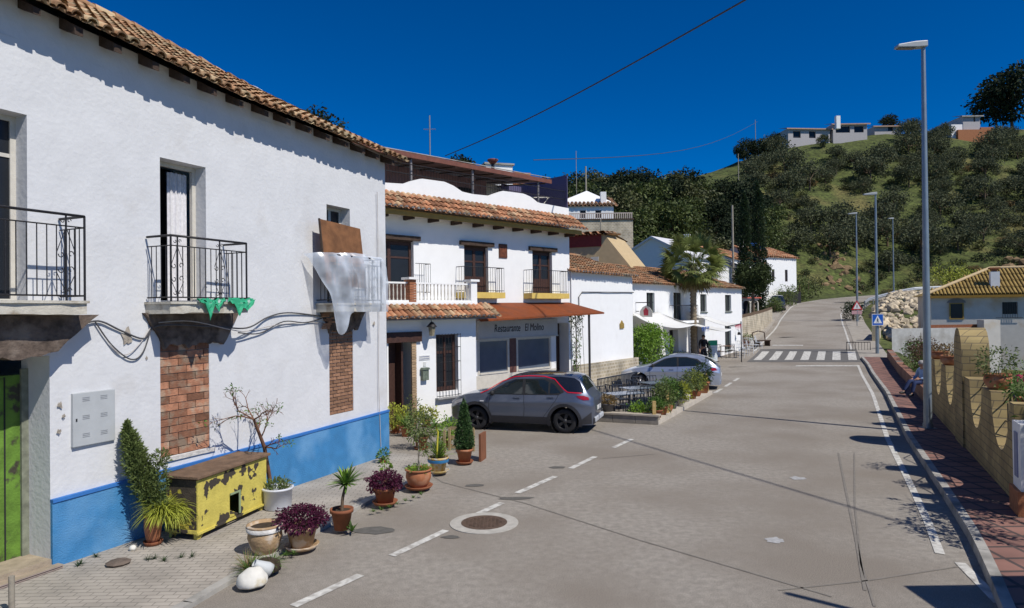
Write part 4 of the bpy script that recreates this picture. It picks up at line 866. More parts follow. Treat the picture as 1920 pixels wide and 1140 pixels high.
# hilltop houses
M_far = mat('shaded_far_wash', (.42, .40, .40), .9, .05, 3, .1)  # whitewash dimmed, so the shade of the hilltop fronts is in the colour
def hillhouse(name, label, px0, px1, pyt, pyb, Y, ang=0.0, D=8, m=None, tilt=0, roofm=None, wins=()):
    a = dep(px0, pyb, Y); L_ = (dep(px1, pyb, Y).x-a.x)/cos(ang); H_ = dep(px0, pyt, Y).z-a.z; h = thing(name, label, 'house', a, ang)
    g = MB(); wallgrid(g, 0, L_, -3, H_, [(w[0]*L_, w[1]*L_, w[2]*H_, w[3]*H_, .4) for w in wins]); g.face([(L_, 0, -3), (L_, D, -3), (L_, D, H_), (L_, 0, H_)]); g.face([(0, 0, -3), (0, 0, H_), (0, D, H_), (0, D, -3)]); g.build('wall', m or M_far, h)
    for w in wins: MB().box(w[0]*L_, w[1]*L_, .35, .4, w[2]*H_, w[3]*H_).build('window', M_glass, h)
    g = MB(); g.mesh([(-.6, -.6, H_-.1), (L_+.6, -.6, H_-.1+tilt), (L_+.6, D/2, H_+.9+tilt), (-.6, D/2, H_+.9), (-.6, -.6, H_-.4), (L_+.6, -.6, H_-.4+tilt)], [(0, 1, 2, 3), (0, 4, 5, 1)]); g.build('roof', roofm or mat('pale_pink_roof', (.42, .28, .2), .9, .15, 3), h); return h, L_, H_
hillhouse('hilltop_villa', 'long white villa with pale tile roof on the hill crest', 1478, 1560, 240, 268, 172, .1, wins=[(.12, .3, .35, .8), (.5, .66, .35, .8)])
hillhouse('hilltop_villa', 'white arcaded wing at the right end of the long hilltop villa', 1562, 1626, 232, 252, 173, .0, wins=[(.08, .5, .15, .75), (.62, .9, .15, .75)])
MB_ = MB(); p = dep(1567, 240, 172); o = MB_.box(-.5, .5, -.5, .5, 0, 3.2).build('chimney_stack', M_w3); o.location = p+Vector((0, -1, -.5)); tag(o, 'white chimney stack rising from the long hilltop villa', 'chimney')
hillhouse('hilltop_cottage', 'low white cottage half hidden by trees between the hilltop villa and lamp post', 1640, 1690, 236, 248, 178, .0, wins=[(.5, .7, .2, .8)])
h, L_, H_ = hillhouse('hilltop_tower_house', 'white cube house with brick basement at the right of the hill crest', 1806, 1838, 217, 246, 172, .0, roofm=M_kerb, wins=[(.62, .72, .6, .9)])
MB().box(-2.9, 0, .1, 6, -3, H_*.45).build('side_block', M_w3, h); MB().box(-1.8, 4.4, -.8, -.01, -3, .2).build('brick_base', MATS['orange_brick'], h); MB().box(L_+.01, L_+3.4, -.2, 5, -3, .9).build('brick_wing', MATS['orange_brick'], h)
# ---------------- the ochre roofed house on the right ----------------
A6 = dep(1745, 560, 50); A6.z = -1.2; h = thing('ochre_roof_house', 'cream house with ochre corrugated roof beyond the garden wall on the right', 'house', A6, -.42); h.scale = (1.02, 1, 1)
e = zz(1800, 551, 50)+1.2; M_stw = mat('stained_whitewash', (.62, .58, .52), .9, .05, 3, .2, 25, c2=(.50, .34, .16), m2=(.56, .74), s2=.55)
g = MB(); wallgrid(g, 0, 16, -.5, e, [(1.12, 2.0, e-1.85, e-.65, .12), (4.25, 5.1, e-1.5, e-.65, .2), (8.5, 9.4, e-1.7, e-.65, .2)]); g.face([(0, 0, -.5), (0, 0, e), (0, 7, e), (0, 7, -.5)]); g.face([(16, 0, -.5), (16, 7, -.5), (16, 7, e), (16, 0, e)]); g.build('wall', M_stw, h)
g = MB(); ry = 3.2; rz = zz(1870, 508, 54)+1.2
g.mesh([(-.4, -.3, e-.1), (16.4, -.3, e-.1), (12, 3.4, rz), (4.2, 3.4, rz), (-.4, 7.3, e-.1), (16.4, 7.3, e-.1)], [(0, 1, 2, 3), (4, 0, 3), (1, 5, 2), (3, 2, 5, 4)]); rf = g.build('roof', mat('ochre_bed', (.25, .17, .05), .9), h)
g = MB(); S_ = sqrt(3.9**2+(rz-e+.1)**2); tiles(g, -.4, 16.4, -.32, e-.1, 3.4, rz, .23, 1.0, .085, .006, clip=lambda x, s: (x+.4) > s/S_*4.6 and x < 16.4-s/S_*4.4); g.build('roof_tiles', mat('ochre_tile', (.28, .19, .055), .85, .15, 6, .2, isl=.15), rf)
g = MB(); g.tube([(-.4, -.5, e-.02), (4.2, 3.4, rz+.08)], .12, 6); g.tube([(4.2, 3.4, rz+.08), (12, 3.4, rz+.08)], .12, 6); g.build('ridge', mat('pale_ridge', (.5, .38, .22), .9), rf)
MB().box(-.45, 16.45, -.36, -.03, e-.30, e-.12).build('fascia', mat('ochre_dark', (.30, .17, .03), .8), h)
g = MB(); x = 4.0; g.box(x-.27, x+.27, .6, 1.1, e, e+1.55); g.build('chimney', M_w3, h); g = MB(); g.box(x-.15, x+.15, .7, 1.0, e+1.55, e+1.75); g.box(x-.32, x+.32, .55, 1.15, e+1.75, e+1.85); g.build('chimney_cap', M_terra, h)
f = MB(); g = MB(); f.box(1.12, 1.2, -.05, .05, e-1.85, e-.65); f.box(1.92, 2.0, -.05, .05, e-1.85, e-.65); f.box(1.2, 1.92, -.05, .05, e-1.85, e-1.77); f.box(1.2, 1.92, -.05, .05, e-.73, e-.65); fr = f.build('window', M_ochre, h); MB().box(1.2, 1.92, .0, .02, e-1.77, e-.73).build('pane', M_glass, fr)
g = MB(); g.prism([(1.56+.6*cos(pi*k/12)*.95, e-.65+.32*sin(pi*k/12)) for k in range(13)], -.04, -.001); g.build('arch_head', mat('grey_stone', (.2, .2, .2), .9), h)
f = MB(); x0, x1, z0, z1 = 4.25, 5.1, e-1.5, e-.65
for k in range(7): f.tube([(lerp(x0, x1, k/6), -.1, z0-.25), (lerp(x0, x1, k/6), -.1, z1)], .012, 4)
f.tube([(x0-.4, -.1, z0-.25), (x1+.3, -.1, z0-.25)], .015, 4); fr = f.build('window_grille', M_iron, h); MB().box(x0, x1, .1, .12, z0, z1).build('pane', M_glass, fr)
MB().box(8.5, 9.4, .1, .12, e-1.7, e-.65).build('window', M_glass, h)
# garden screen walls in front of it
a = dep(1672, 620, 45); b_ = dep(1842, 620, 45.8); d = b_-a; d.z = 0; t = thing('garden_wall', 'low grey white garden wall with a ledge below the rubble slope', 'wall', (a.x, a.y, -1.4), atan2(d.y, d.x)); L_ = d.length
zt = zz(1700, 616, 45)+1.4; g = MB(); wallgrid(g, 0, L_, 0, zt, [], step=.5, amp=.02); g.face([(0, 0, zt), (L_, 0, zt), (L_, .25, zt), (0, .25, zt)]); g.build('wall', mat('grey_render', (.48, .47, .45), .9, .1, 5, .3, 20, c2=(.33, .31, .28), m2=(.5, .68), s2=1), t)
MB().box(0, L_, -.15, -.03, 0, zt*.42).build('ledge', mat('ledge_grey', (.36, .33, .3), .9, .15, 6), t)
MB().box(L_*.42, L_-.3, .02, .22, zt+.001, zt+.2).build('coping', M_terrad, t)
t = thing('gate_pillar', 'tall square white pillar at the end of the garden wall', 'pillar', dep(1852, 608, 45.2)+Vector((0, 0, -4.3)), -.1)
MB().box(-.45, .55, -.4, .4, 0, 4.6).build('shaft', M_stw, t)
# ---------------- cars ----------------
def pl(x, P): return float(np.interp(x, [p[0] for p in P], [p[1] for p in P]))
def smooth_pl(P, k=.12):
    def f(x): return sum(pl(x+d*k, P) for d in (-1, -.5, 0, .5, 1))/5
    return f
def make_car(name, label, loc, rz, L, W, top, belt, bot, wheels, wr, paint, roofm, wins, wshield, rwin, clad=None, redline=None, lights=(), shoulder=.06, group=None):
    """x runs from the nose (0) to the tail (L); the driver's side is -y"""
    t = thing(name, label, 'car', loc, rz, group)
    top = smooth_pl(top, .10); belt_ = smooth_pl(belt, .08); hw = W/2
    def plan(x): e0 = max(0, (.75-x)/.75); e1 = max(0, (x-(L-.55))/.55); return hw*(1-.30*e0**2.2-.20*e1**2.4)
    def Y(x, z):
        b = belt_(x); w0 = plan(x)
        if z > b: T = max(top(x), b+.001); f = (z-b)/max(.45, T-b); return w0-.035-.20*f-.10*f*f
        f = (b-z)/max(.1, b-bot); return w0-.035*(1-min(1, f*4))-.055*max(0, (f-.62)/.38)**1.5+.02*math.exp(-((f-.22)/.1)**2)
    NX, NZ = 84, 26
    def side(m_body):
        vs = []; fs = []; xs = [L*i/NX for i in range(NX+1)]
        for i, x in enumerate(xs):
            for j in range(NZ+1):
                z = lerp(bot, top(x), j/NZ); xx = x
                for (wx, wz) in wheels:
                    dx, dz = x-wx, z-wz; d = sqrt(dx*dx+dz*dz); ra = wr+.075
                    if abs(d-ra) < .042 and d > 0: xx = wx+dx/d*ra; z = wz+dz/d*ra
                z = max(z, bot)
                vs.append((xx, -Y(xx, z), z))
        for i in range(NX):
            for j in range(NZ):
                ids = (i*(NZ+1)+j, (i+1)*(NZ+1)+j, (i+1)*(NZ+1)+j+1, i*(NZ+1)+j+1); cx = sum(vs[k][0] for k in ids)/4; cz = sum(vs[k][2] for k in ids)/4
                if any((cx-wx)**2+(cz-wz)**2 < (wr+.072)**2 for wx, wz in wheels): continue
                fs.append(ids)
        return vs, fs
    g = MB(); vs, fs = side(None); g.mesh(vs, fs, True); g.mesh([(x, -y, z) for x, y, z in vs], [f[::-1] for f in fs], True)
    xs = [L*i/NX for i in range(NX+1)]; vs = []; NY = 10
    for x in xs:
        w0 = Y(x, top(x)); zt = top(x)
        for k in range(NY+1): s_ = k/NY*2-1; vs.append((x, s_*w0, zt+.045*(1-s_*s_)*min(1, x*3, (L-x)*5)))
    fr = [];
    for i in range(NX):
        for k in range(NY): a = i*(NY+1)+k; fr.append((a, a+NY+1, a+NY+2, a+1))
    g.mesh(vs, fr, True)
    for x in (0, L):
        vs = []; sgn = 1 if x == 0 else -1
        for j in range(NZ+1): z = lerp(bot, top(x), j/NZ); y = Y(x, z); bul = -.05*sin(pi*j/NZ)*sgn; vs += [(x+bul*0, -y, z), (x+bul, -y*.5, z), (x+bul, y*.5, z), (x+bul*0, y, z)]
        g.mesh(vs, [(4*j+k, 4*j+k+4, 4*j+k+5, 4*j+k+1) for j in range(NZ) for k in range(3)], True)
    body = recalc(g.build('body', paint, t))
    for p in body.data.polygons: p.use_smooth = True
    def panel(nm, poly, m, off=.006, parent=t, both=True, sub=7):
        """flat outline in side view laid on the body"""
        gg = MB(); n = len(poly); cx = sum(p[0] for p in poly)/n; cz = sum(p[1] for p in poly)/n
        dense = []
        for a, b_ in zip(poly, poly[1:]+poly[:1]): dense += [(lerp(a[0], b_[0], k/sub), lerp(a[1], b_[1], k/sub)) for k in range(sub)]
        N_ = len(dense); rings = [dense]+[[(lerp(x, cx, f), lerp(z, cz, f)) for x, z in dense] for f in (.25, .5, .75)]
        for s_ in ((-1, 1) if both else (-1,)):
            gg = MB(); v = [(x, s_*(Y(x, z)+off), z) for r_ in rings for x, z in r_]+[(cx, s_*(Y(cx, cz)+off), cz)]
            f = [(r_*N_+k, r_*N_+(k+1) % N_, (r_+1)*N_+(k+1) % N_, (r_+1)*N_+k) for r_ in range(3) for k in range(N_)]+[(3*N_+k, 3*N_+(k+1) % N_, 4*N_) for k in range(N_)]
            gg.mesh(v, f, True); o_ = gg.build(nm, m, parent)
        return o_
    def band(nm, pts, wd, m, off=.012, both=True, parent=t):
        gg = MB(); P = []
        for a, b_ in zip(pts, pts[1:]): P += [(lerp(a[0], b_[0], k/6), lerp(a[1], b_[1], k/6)) for k in range(6)]
        P.append(pts[-1])
        for s_ in ((-1, 1) if both else (-1,)):
            v = []; gg = MB()
            for i, p in enumerate(P):
                q = P[min(i+1, len(P)-1)]; r_ = P[max(i-1, 0)]; dx, dz = q[0]-r_[0], q[1]-r_[1]; l = sqrt(dx*dx+dz*dz) or 1; nx_, nz_ = -dz/l, dx/l
                for e in (.5, -.5): x = p[0]+nx_*wd*e; z = p[1]+nz_*wd*e; v.append((x, s_*(Y(x, z)+off), z))
            gg.mesh(v, [(2*i, 2*i+1, 2*i+3, 2*i+2) for i in range(len(P)-1)], True); o_ = gg.build(nm, m, parent)
        return o_
    M_gl = mat('car_glass', (.012, .018, .02), .05, .1, 2, 0, spec=.9); M_bk = mat('black_plastic', (.018, .018, .02), .6, .15, 20, .05)
    panel('side_glass_trim', [(x, z) for x, z in wins[0]], M_bk, .004)
    for wp in wins[1:]: panel('side_window', wp, M_gl, .009)
    def across(nm, x0, x1, m, mar=.05, off=.008):
        v = []; n = 8
        for i in range(n+1):
            x = lerp(x0, x1, i/n); w0 = Y(x, top(x))-mar
            for k in range(n+1): s_ = k/n*2-1; v.append((x, s_*w0, top(x)+.045*(1-(s_*w0/(w0+mar))**2)*min(1, x*3, (L-x)*5)+off))
        return MB().mesh(v, [(i*(n+1)+k, (i+1)*(n+1)+k, (i+1)*(n+1)+k+1, i*(n+1)+k+1) for i in range(n) for k in range(n)], True).build(nm, m, t)
    across('windscreen', *wshield, M_gl); across('rear_window', *rwin, M_gl)
    if roofm: across('roof_skin', wshield[1]+.02, rwin[0]-.02, roofm, .0, .006); panel('roof_side', roofside, roofm, .005)
    if clad:
        panel('sill_cladding', [(wheels[0][0]+wr+.1, bot+.0), (wheels[1][0]-wr-.1, bot+.0), (wheels[1][0]-wr-.06, bot+.2), (wheels[0][0]+wr+.06, bot+.2)], clad, .008)
        for (wx, wz) in wheels: band('arch_trim', [(wx+(wr+.115)*cos(radians(a)), wz+(wr+.115)*sin(radians(a))) for a in range(-18, 200, 12)], .085, clad, .012)
        panel('rear_cladding', [(wheels[1][0]+wr+.12, bot+.02), (L-.02, bot+.04), (L-.02, bot+.36), (wheels[1][0]+wr+.15, bot+.16)], clad, .007)
    if redline: band('accent_strip', redline, .024, mat('red_strip', (.55, .01, .03), .35), .014)
    for (nm, poly, m) in lights: panel(nm, poly, m, .012)
    # door lines and handles
    for dl in doors: band('door_gap', dl, .012, M_bk, .004)
    for (hx, hz) in handles:
        for s_ in (-1, 1): MB().box(hx-.09, hx+.09, s_*(Y(hx, hz)+.012)-.018, s_*(Y(hx, hz)+.012)+.018, hz-.015, hz+.018).build('door_handle', paint, t)
    mx, mz = mirror
    for s_ in (-1, 1):
        gg = MB(); y = s_*(Y(mx, mz)+.10); v = []
        gg.lathe([(0, -.075), (.06, -.06), (.085, 0), (.06, .06), (0, .075)], 10); gg.v = [(mx+a*.7, y+b*1.1, mz+c) for a, b, c in gg.v]; o = gg.build('wing_mirror', M_bk, t)
        MB().box(mx-.02, mx+.03, min(y, s_*Y(mx, mz)), max(y, s_*Y(mx, mz)), mz-.05, mz-.02).build('mirror_arm', M_bk, o)
    # tail
    MB().box(L+.035, L+.05, -.26, .26, belt_(L-.1)-.34, belt_(L-.1)-.22).build('number_plate', mat('plate_white', (.65, .65, .62), .5), t)
    gg = MB(); gg.box(L-.35, L+.05, -hw*.72, hw*.72, bot+.02, bot+.20); o = gg.build('rear_bumper', clad or paint, t); bevel(o, .04, 3)
    if clad: o = MB().box(L-.2, L+.075, -hw*.66, hw*.66, bot+.06, bot+.20).build('skid_plate', mat('silver_plastic', (.45, .47, .5), .4), t); bevel(o, .03)
    # floor & wheels
    MB().box(.25, L-.2, -hw*.7, hw*.7, bot+.05, bot+.25).build('underbody', M_bk, t)
    M_ty = mat('tyre_rubber', (.022, .022, .024), .85, .1, 30, .1); M_rim = rimm
    for (wx, wz) in wheels:
        for s_ in (-1, 1):
            yo = s_*(hw-.045); Mw = Matrix.Translation((wx, yo, wz)) @ Matrix.Rotation(pi/2*(1 if s_ < 0 else -1), 4, 'X')
            def lat(prof, n=32):
                q = MB().lathe(prof, n); q.v = [tuple(Mw @ Vector(p)) for p in q.v]; return q
            r0 = wr*.70; w_ = thing('wheel', None, None, (0, 0, 0)); w_.parent = t
            lat([(r0, -.19), (wr-.02, -.2), (wr, -.17), (wr, -.03), (wr-.03, .0), (r0, -.005)]).build('tyre', M_ty, w_)
            q = lat([(r0+.002, -.01), (r0-.02, -.005), (r0-.03, -.05), (r0-.04, -.12), (0, -.12)])
            q.build('hub_well', M_bk, w_)
            q = MB()
            for k in range(5):
                for e in (-.13, .13):
                    a = 2*pi*k/5+e; q.box(.03, r0-.005, -.018, .018, -.04, -.012, Matrix.Rotation(a, 4, 'Z'))
            q.lathe([(r0, -.012), (r0-.025, -.006), (r0-.028, -.03)], 32); q.lathe([(.07, -.04), (.065, -.008), (0, -.004)], 16); q.v = [tuple(Mw @ Vector(p)) for p in q.v]; q.build('rim', M_rim, w_)
            q = MB().lathe([(wr+.065, -.24), (wr+.065, .0)], 28); q.v = [tuple(Mw @ Vector(p)) for p in q.v]; q.build('wheel_well', M_bk, w_)
    return t
def carpaint(name, c, metal=.5): return mat(name, c, .32, .03, 3, 0, metal=metal, spec=.5, coat=.8)
M_tail = mat('tail_lamp_red', (.28, .01, .015), .15, .1, 4, 0, spec=.7); M_chr = mat('lamp_clear', (.5, .5, .52), .12, .1, 4, 0, spec=.8)
# grey-violet crossover
rimm = mat('black_rim', (.03, .03, .033), .35, .1, 4, 0)
RW = Vector((1.37, 18.84, 0)); FW = Vector((-1.05, 19.62, 0)); dv = (RW-FW).normalized(); an = atan2(dv.y, dv.x); Lc = 4.22; wf = .86; wb = wf+2.6
mid = (RW+FW)/2; nrm = Vector((-dv.y, dv.x, 0)); org = mid-dv*((wf+wb)/2)+nrm*.88
roofside = [(2.9, 1.54), (3.3, 1.545), (3.7, 1.51), (3.86, 1.42), (3.97, 1.22), (3.98, 1.12), (3.6, 1.12), (3.45, 1.2), (3.2, 1.42)]
doors = [[(1.28, .42), (1.26, .7), (1.30, 1.0)], [(2.30, .40), (2.32, .7), (2.30, 1.03), (2.26, 1.4)], [(3.08, .72), (3.22, .9), (3.30, 1.06)], [(1.29, .40), (2.3, .38)], [(2.3, .38), (2.85, .42), (3.08, .72)]]; handles = [(2.10, .96), (3.08, .99)]; mirror = (1.38, 1.08)
make_car('parked_car', 'grey violet crossover with black roof and red window strip parked by the restaurant', (org.x, org.y, .0), an, Lc, 1.80,
    [(0, .74), (.10, .86), (.5, .99), (1.05, 1.07), (1.25, 1.14), (1.75, 1.46), (2.1, 1.565), (2.7, 1.60), (3.3, 1.585), (3.72, 1.55), (3.88, 1.47), (4.06, 1.14), (4.16, 1.02), (4.22, .92)],
    [(0, .70), (.5, .92), (1.1, 1.00), (2, 1.01), (3, 1.04), (3.8, 1.08), (4.22, .90)], .24, [(wf, .335), (wb, .335)], .335, carpaint('grey_violet_paint', (.115, .135, .185), .5), mat('black_gloss_roof', (.012, .013, .016), .12, .1, 3, 0, spec=.8, coat=.6),
    [[(1.18, 1.03), (1.72, 1.36), (2.0, 1.46), (2.9, 1.50), (3.2, 1.42), (3.46, 1.14), (3.3, 1.06), (2.3, 1.04)], [(1.36, 1.06), (1.75, 1.34), (2.0, 1.435), (2.22, 1.45), (2.26, 1.06)], [(2.34, 1.06), (2.31, 1.455), (2.85, 1.46), (2.99, 1.40), (3.0, 1.08)], [(3.06, 1.09), (3.05, 1.38), (3.16, 1.33), (3.36, 1.12)]],
    (1.28, 1.92), (3.84, 4.06), clad=mat('dark_cladding', (.035, .035, .04), .6, .1, 20, .05), redline=[(1.0, 1.06), (1.2, 1.14), (1.6, 1.39), (1.95, 1.52), (2.4, 1.555), (2.85, 1.545), (3.15, 1.48), (3.44, 1.22), (3.56, 1.14), (3.94, 1.12)],
    lights=(('tail_lamp', [(3.80, 1.05), (4.0, 1.05), (4.12, 1.0), (4.14, .93), (4.0, .93), (3.86, .99)], M_tail), ('headlamp', [(.12, .78), (.42, .89), (.48, .82), (.14, .70)], M_chr), ('side_badge', [(1.0, .86), (1.12, .86), (1.12, .83), (1.0, .83)], M_chr)))
# silver hatchback beyond the terrace
rimm = mat('silver_rim', (.4, .4, .42), .3, .1, 4, 0, metal=.8)
RW = gnd(1305, 733); FW = gnd(1200, 729); RW = Vector((7.86, 28.55, 0)); FW = Vector((5.42, 29.4, 0)); dv = (RW-FW).normalized(); an = atan2(dv.y, dv.x); wf = .84; wb = wf+2.55; mid = (RW+FW)/2; nrm = Vector((-dv.y, dv.x, 0)); org = mid-dv*((wf+wb)/2)+nrm*.85
roofside = [(2.9, 1.3), (3.1, 1.3), (3.1, 1.2), (2.9, 1.2)]
doors = [[(1.30, .36), (1.28, .92)], [(2.42, .36), (2.44, .94)], [(1.3, .33), (2.42, .33)]]; handles = [(2.2, .84), (3.0, .88)]; mirror = (1.42, 1.0)
make_car('parked_car', 'silver blue hatchback parked behind the potted terrace plants', (org.x, org.y, .0), an, 4.15, 1.70,
    [(0, .64), (.10, .74), (.6, .86), (1.05, .94), (1.25, 1.0), (1.9, 1.35), (2.3, 1.44), (2.8, 1.45), (3.3, 1.39), (3.7, 1.26), (4.0, 1.04), (4.1, .95), (4.15, .85)],
    [(0, .6), (.5, .80), (1.1, .89), (2, .91), (3, .95), (3.7, 1.0), (4.15, .84)], .2, [(wf, .31), (wb, .31)], .31, carpaint('silver_blue_paint', (.40, .45, .55), .6), None,
    [[(1.2, .93), (1.9, 1.28), (2.3, 1.355), (2.8, 1.36), (3.25, 1.28), (3.5, 1.10), (3.2, .99), (2.3, .95)], [(1.4, .95), (1.9, 1.25), (2.2, 1.32), (2.4, 1.33), (2.42, .97)], [(2.5, .97), (2.48, 1.33), (2.85, 1.325), (3.2, 1.25), (3.42, 1.10), (3.1, 1.0)]],
    (1.3, 2.05), (3.55, 3.98), lights=(('tail_lamp', [(3.78, .92), (3.98, .93), (4.06, .82), (3.84, .80)], M_tail), ('headlamp', [(.14, .66), (.5, .78), (.56, .70), (.16, .58)], M_chr)))
# dark van parked up the road
rimm = MATS['silver_rim']; p = surf(1484, 583); an = .9
roofside = [(2.9, 1.3), (3.1, 1.3), (3.1, 1.2), (2.9, 1.2)]; doors = [[(1.4, .4), (1.4, 1.0)]]; handles = [(2.3, .95)]; mirror = (1.3, 1.1)
make_car('parked_car', 'dark car parked on the left verge near the top of the road', (p.x-2.3, p.y-1.5, p.z+.1), 1.15, 4.3, 1.8,
    [(0, .7), (.2, .85), (.9, 1.0), (1.2, 1.1), (1.8, 1.6), (2.5, 1.7), (3.8, 1.68), (4.2, 1.2), (4.3, .9)], [(0, .6), (.5, .9), (1.1, 1.0), (3, 1.0), (4.3, .9)], .22, [(.85, .32), (3.4, .32)], .32, carpaint('black_paint', (.02, .022, .03), .2), None,
    [[(1.3, 1.04), (1.8, 1.5), (2.6, 1.58), (3.7, 1.55), (3.9, 1.1)], [(1.5, 1.06), (1.9, 1.47), (2.4, 1.53), (2.4, 1.06)], [(2.5, 1.06), (2.5, 1.53), (3.6, 1.5), (3.75, 1.1)]], (1.25, 1.9), (3.9, 4.15))
# ---------------- plants and pots ----------------
def leafm(name, c, isl=.4, tl=.25, rough=.6): return mat(name, c, rough, .2, 8, 0, isl=isl, tl=tl)
L_olive = leafm('leaf_olive_green', (.13, .17, .05)); L_green = leafm('leaf_green', (.09, .17, .03)); L_bright = leafm('leaf_bright', (.19, .32, .04)); L_yel = leafm('leaf_yellow_green', (.34, .37, .05))
L_dark = leafm('leaf_dark', (.03, .065, .018)); L_purple = leafm('leaf_purple', (.085, .012, .04)); L_bluegr = leafm('leaf_blue_green', (.06, .13, .09)); L_dry = leafm('leaf_dry', (.22, .15, .06)); M_bark = mat('bark', (.13, .09, .06), .9, .3, 12, .6, 30); M_stem = mat('green_stem', (.12, .14, .04), .8)
def rdir(up=0): 
    while 1:
        v = Vector((R.uniform(-1, 1), R.uniform(-1, 1), R.uniform(-1, 1)))
        if .05 < v.length < 1: v.normalize(); v.z += up; return v.normalized()
def cloud(mb, c, r, n, l, w, up=.2, shell=.35, rag=.25):
    c = Vector(c); ph = Vector((R.uniform(0, 50), R.uniform(0, 50), R.uniform(0, 50)))
    for _ in range(n):
        d = rdir(); k = 1+rag*2*noise.noise(d*2.2+ph); f = (shell+(1-shell)*R.random()**.5)*k
        p = c+Vector((d.x*r[0]*f, d.y*r[1]*f, d.z*r[2]*f)); mb.leaf(p, (d+rdir()*.9+Vector((0, 0, up))), l*R.uniform(.6, 1.25), w*R.uniform(.7, 1.2))
def blades(mb, c, n, l, w, spread=.8, droop=.5, seg=4, up0=.3):
    for _ in range(n):
        a = R.uniform(0, 2*pi); el = R.uniform(up0, 1.0); d = Vector((cos(a)*spread*(1.2-el*.8), sin(a)*spread*(1.2-el*.8), el)).normalized(); p = Vector(c); x = Vector((-sin(a), cos(a), 0)); ll = l*R.uniform(.6, 1.15); vs = []
        for k in range(seg+1):
            f = k/seg; ww = w*(1-f)**.6*(.5+f if f < .4 else 1); vs += [p-x*ww*.5, p+x*ww*.5]; p = p+d*ll/seg; d = (d+Vector((0, 0, -droop/seg*1.3))).normalized()
        mb.mesh(vs, [(2*k, 2*k+1, 2*k+3, 2*k+2) for k in range(seg)])
def pot(t, r=.2, h=.3, m=None, kind=0, saucer=True, z0=0, parts=None):
    m = m or M_terra; s = .0
    if saucer: MB().lathe([(0, .004), (r*.95, .0), (r*1.12, .05), (r*1.08, .055), (r*.9, .02), (0, .02)], 24, (0, 0, z0)).build('saucer', M_terrad if m is M_terra else m, t); z0 += .022
    P = {0: [(0, 0), (r*.68, 0), (r*.95, h*.82), (r*1.08, h*.82), (r*1.1, h), (r*.98, h), (r*.93, h*.86), (0, h*.86)],
         1: [(0, 0), (r*.6, 0), (r*.82, h*.2), (r*1.0, h*.55), (r*.95, h*.82), (r*.88, h*.88), (r*1.05, h*.93), (r*1.05, h), (r*.9, h), (r*.84, h*.88), (0, h*.88)],
         2: [(0, 0), (r*.9, 0), (r*.95, h*.05), (r*1.0, h*.9), (r*1.12, h*.91), (r*1.12, h), (r*.95, h), (r*.9, h*.9), (0, h*.9)]}[kind]
    MB().lathe(P, 28, (0, 0, z0)).build('pot', m, t); MB().lathe([(0, h*.9), (r*.9, h*.895)], 20, (0, 0, z0)).build('soil', M_soil, t)
    return z0+h*.88
def planted(px, py, label, pr, ph, mk, z=.06, name='potted_plant', cat='potted plant', group='potted plants along the pavement', **kw):
    p = gnd(px, py, z); t = thing(name, label, cat, p, R.uniform(0, 6), group); zt = pot(t, pr, ph, **kw); mk(t, zt); return t
# tall thin cypress-like shrub in the glazed urn with the spiky plant
def mk_cyp(t, z):
    g = MB(); lean = Vector((-.34, .05, 1)); g2 = MB()
    for k in range(15):
        f = k/14; c = Vector((-.30*f-.04, .02*f, z+.25+1.02*f)); rr = .15*sin(pi*min(1, f*.78+.2))**.8+.02; cloud(g, c, (rr, rr, .13), 420, .085, .02, 1.5)
    for k in range(5): f = k/4; cloud(g, (.08+.02*f, .0, z+.2+.65*f), (.12, .12, .12), 200, .08, .02, 1.4)
    g.build('foliage', L_olive, t); g2.tube([(0, 0, z-.1), (-.06, 0, z+.25), (-.2, 0, z+.8)], [.025, .02, .01], 6); g2.build('stem', M_bark, t)
    g = MB(); blades(g, (.12, -.02, z+.02), 330, .50, .018, .9, 1.5, 5); blades(g, (.28, .05, z+.0), 240, .46, .018, 1.0, 1.8, 5); g.build('blades', L_yel, t)
t = planted(300, 1018, 'tall leaning conifer with yellow spider plant in a clay urn by the blue wall', .12, .42, mk_cyp, kind=1)
t.rotation_euler.z = .25; t.location = gnd(287, 1020, .06)
# yellow chest (old hen house / cabinet)
M_ychest = mat('flaking_yellow_paint', (.56, .47, .10), .75, .12, 5, .5, 25, c2=(.055, .045, .035), m2=(.565, .58), s2=3.4)
M_ydark = mat('worn_dark_board', (.07, .055, .04), .85, .3, 8, .5, c2=(.50, .42, .06), m2=(.50, .52), s2=3.0)
ca = gnd(371, 1013, .06); cb_ = gnd(500, 953, .06); d = cb_-ca; an = atan2(d.y, d.x); t = thing('wooden_chest', 'flaking yellow wooden cabinet with weathered lid on short feet against the wall', 'cabinet', ca, an)
Lx = (cb_-ca).length; Dy = .56; z0, z1 = .11, .90
g = MB(); g.box(0, .72, 0, .02, z0, z1-.02); g.box(.98, Lx, 0, .02, z0, z1-.02); g.box(.72, .98, .001, .02, .50, z1-.02); g.box(.02, Lx-.02, Dy-.02, Dy, z0, z1-.02); g.box(.002, Lx-.002, .021, Dy-.021, z0, z0+.02); g.build('front_panel', M_ychest, t)
MB().box(.0, .02, .021, Dy, z0, z1-.02).build('side_panel', M_ydark, t); MB().box(Lx-.02, Lx, .021, Dy, z0, z1-.02).build('side_panel', M_ychest, t)
g = MB(); g.prism([(-.05, z1+.0), (Lx+.06, z1+.0), (Lx+.06, z1+.045), (-.05, z1+.045)], -.05, Dy+.05); o = g.build('lid', mat('weathered_lid', (.15, .095, .06), .9, .3, 6, .5), t); bevel(o, .008)
g = MB(); g.box(.94, .98, -.012, .0, z0+.02, .50); g.box(.73, .94, -.012, .0, .47, .50); g.build('opening_frame', mat('faded_green_frame', (.25, .32, .18), .8), t); MB().box(.5, .9, .3, .31, z0+.03, .6).build('inner_shadow_board', M_beam, t)
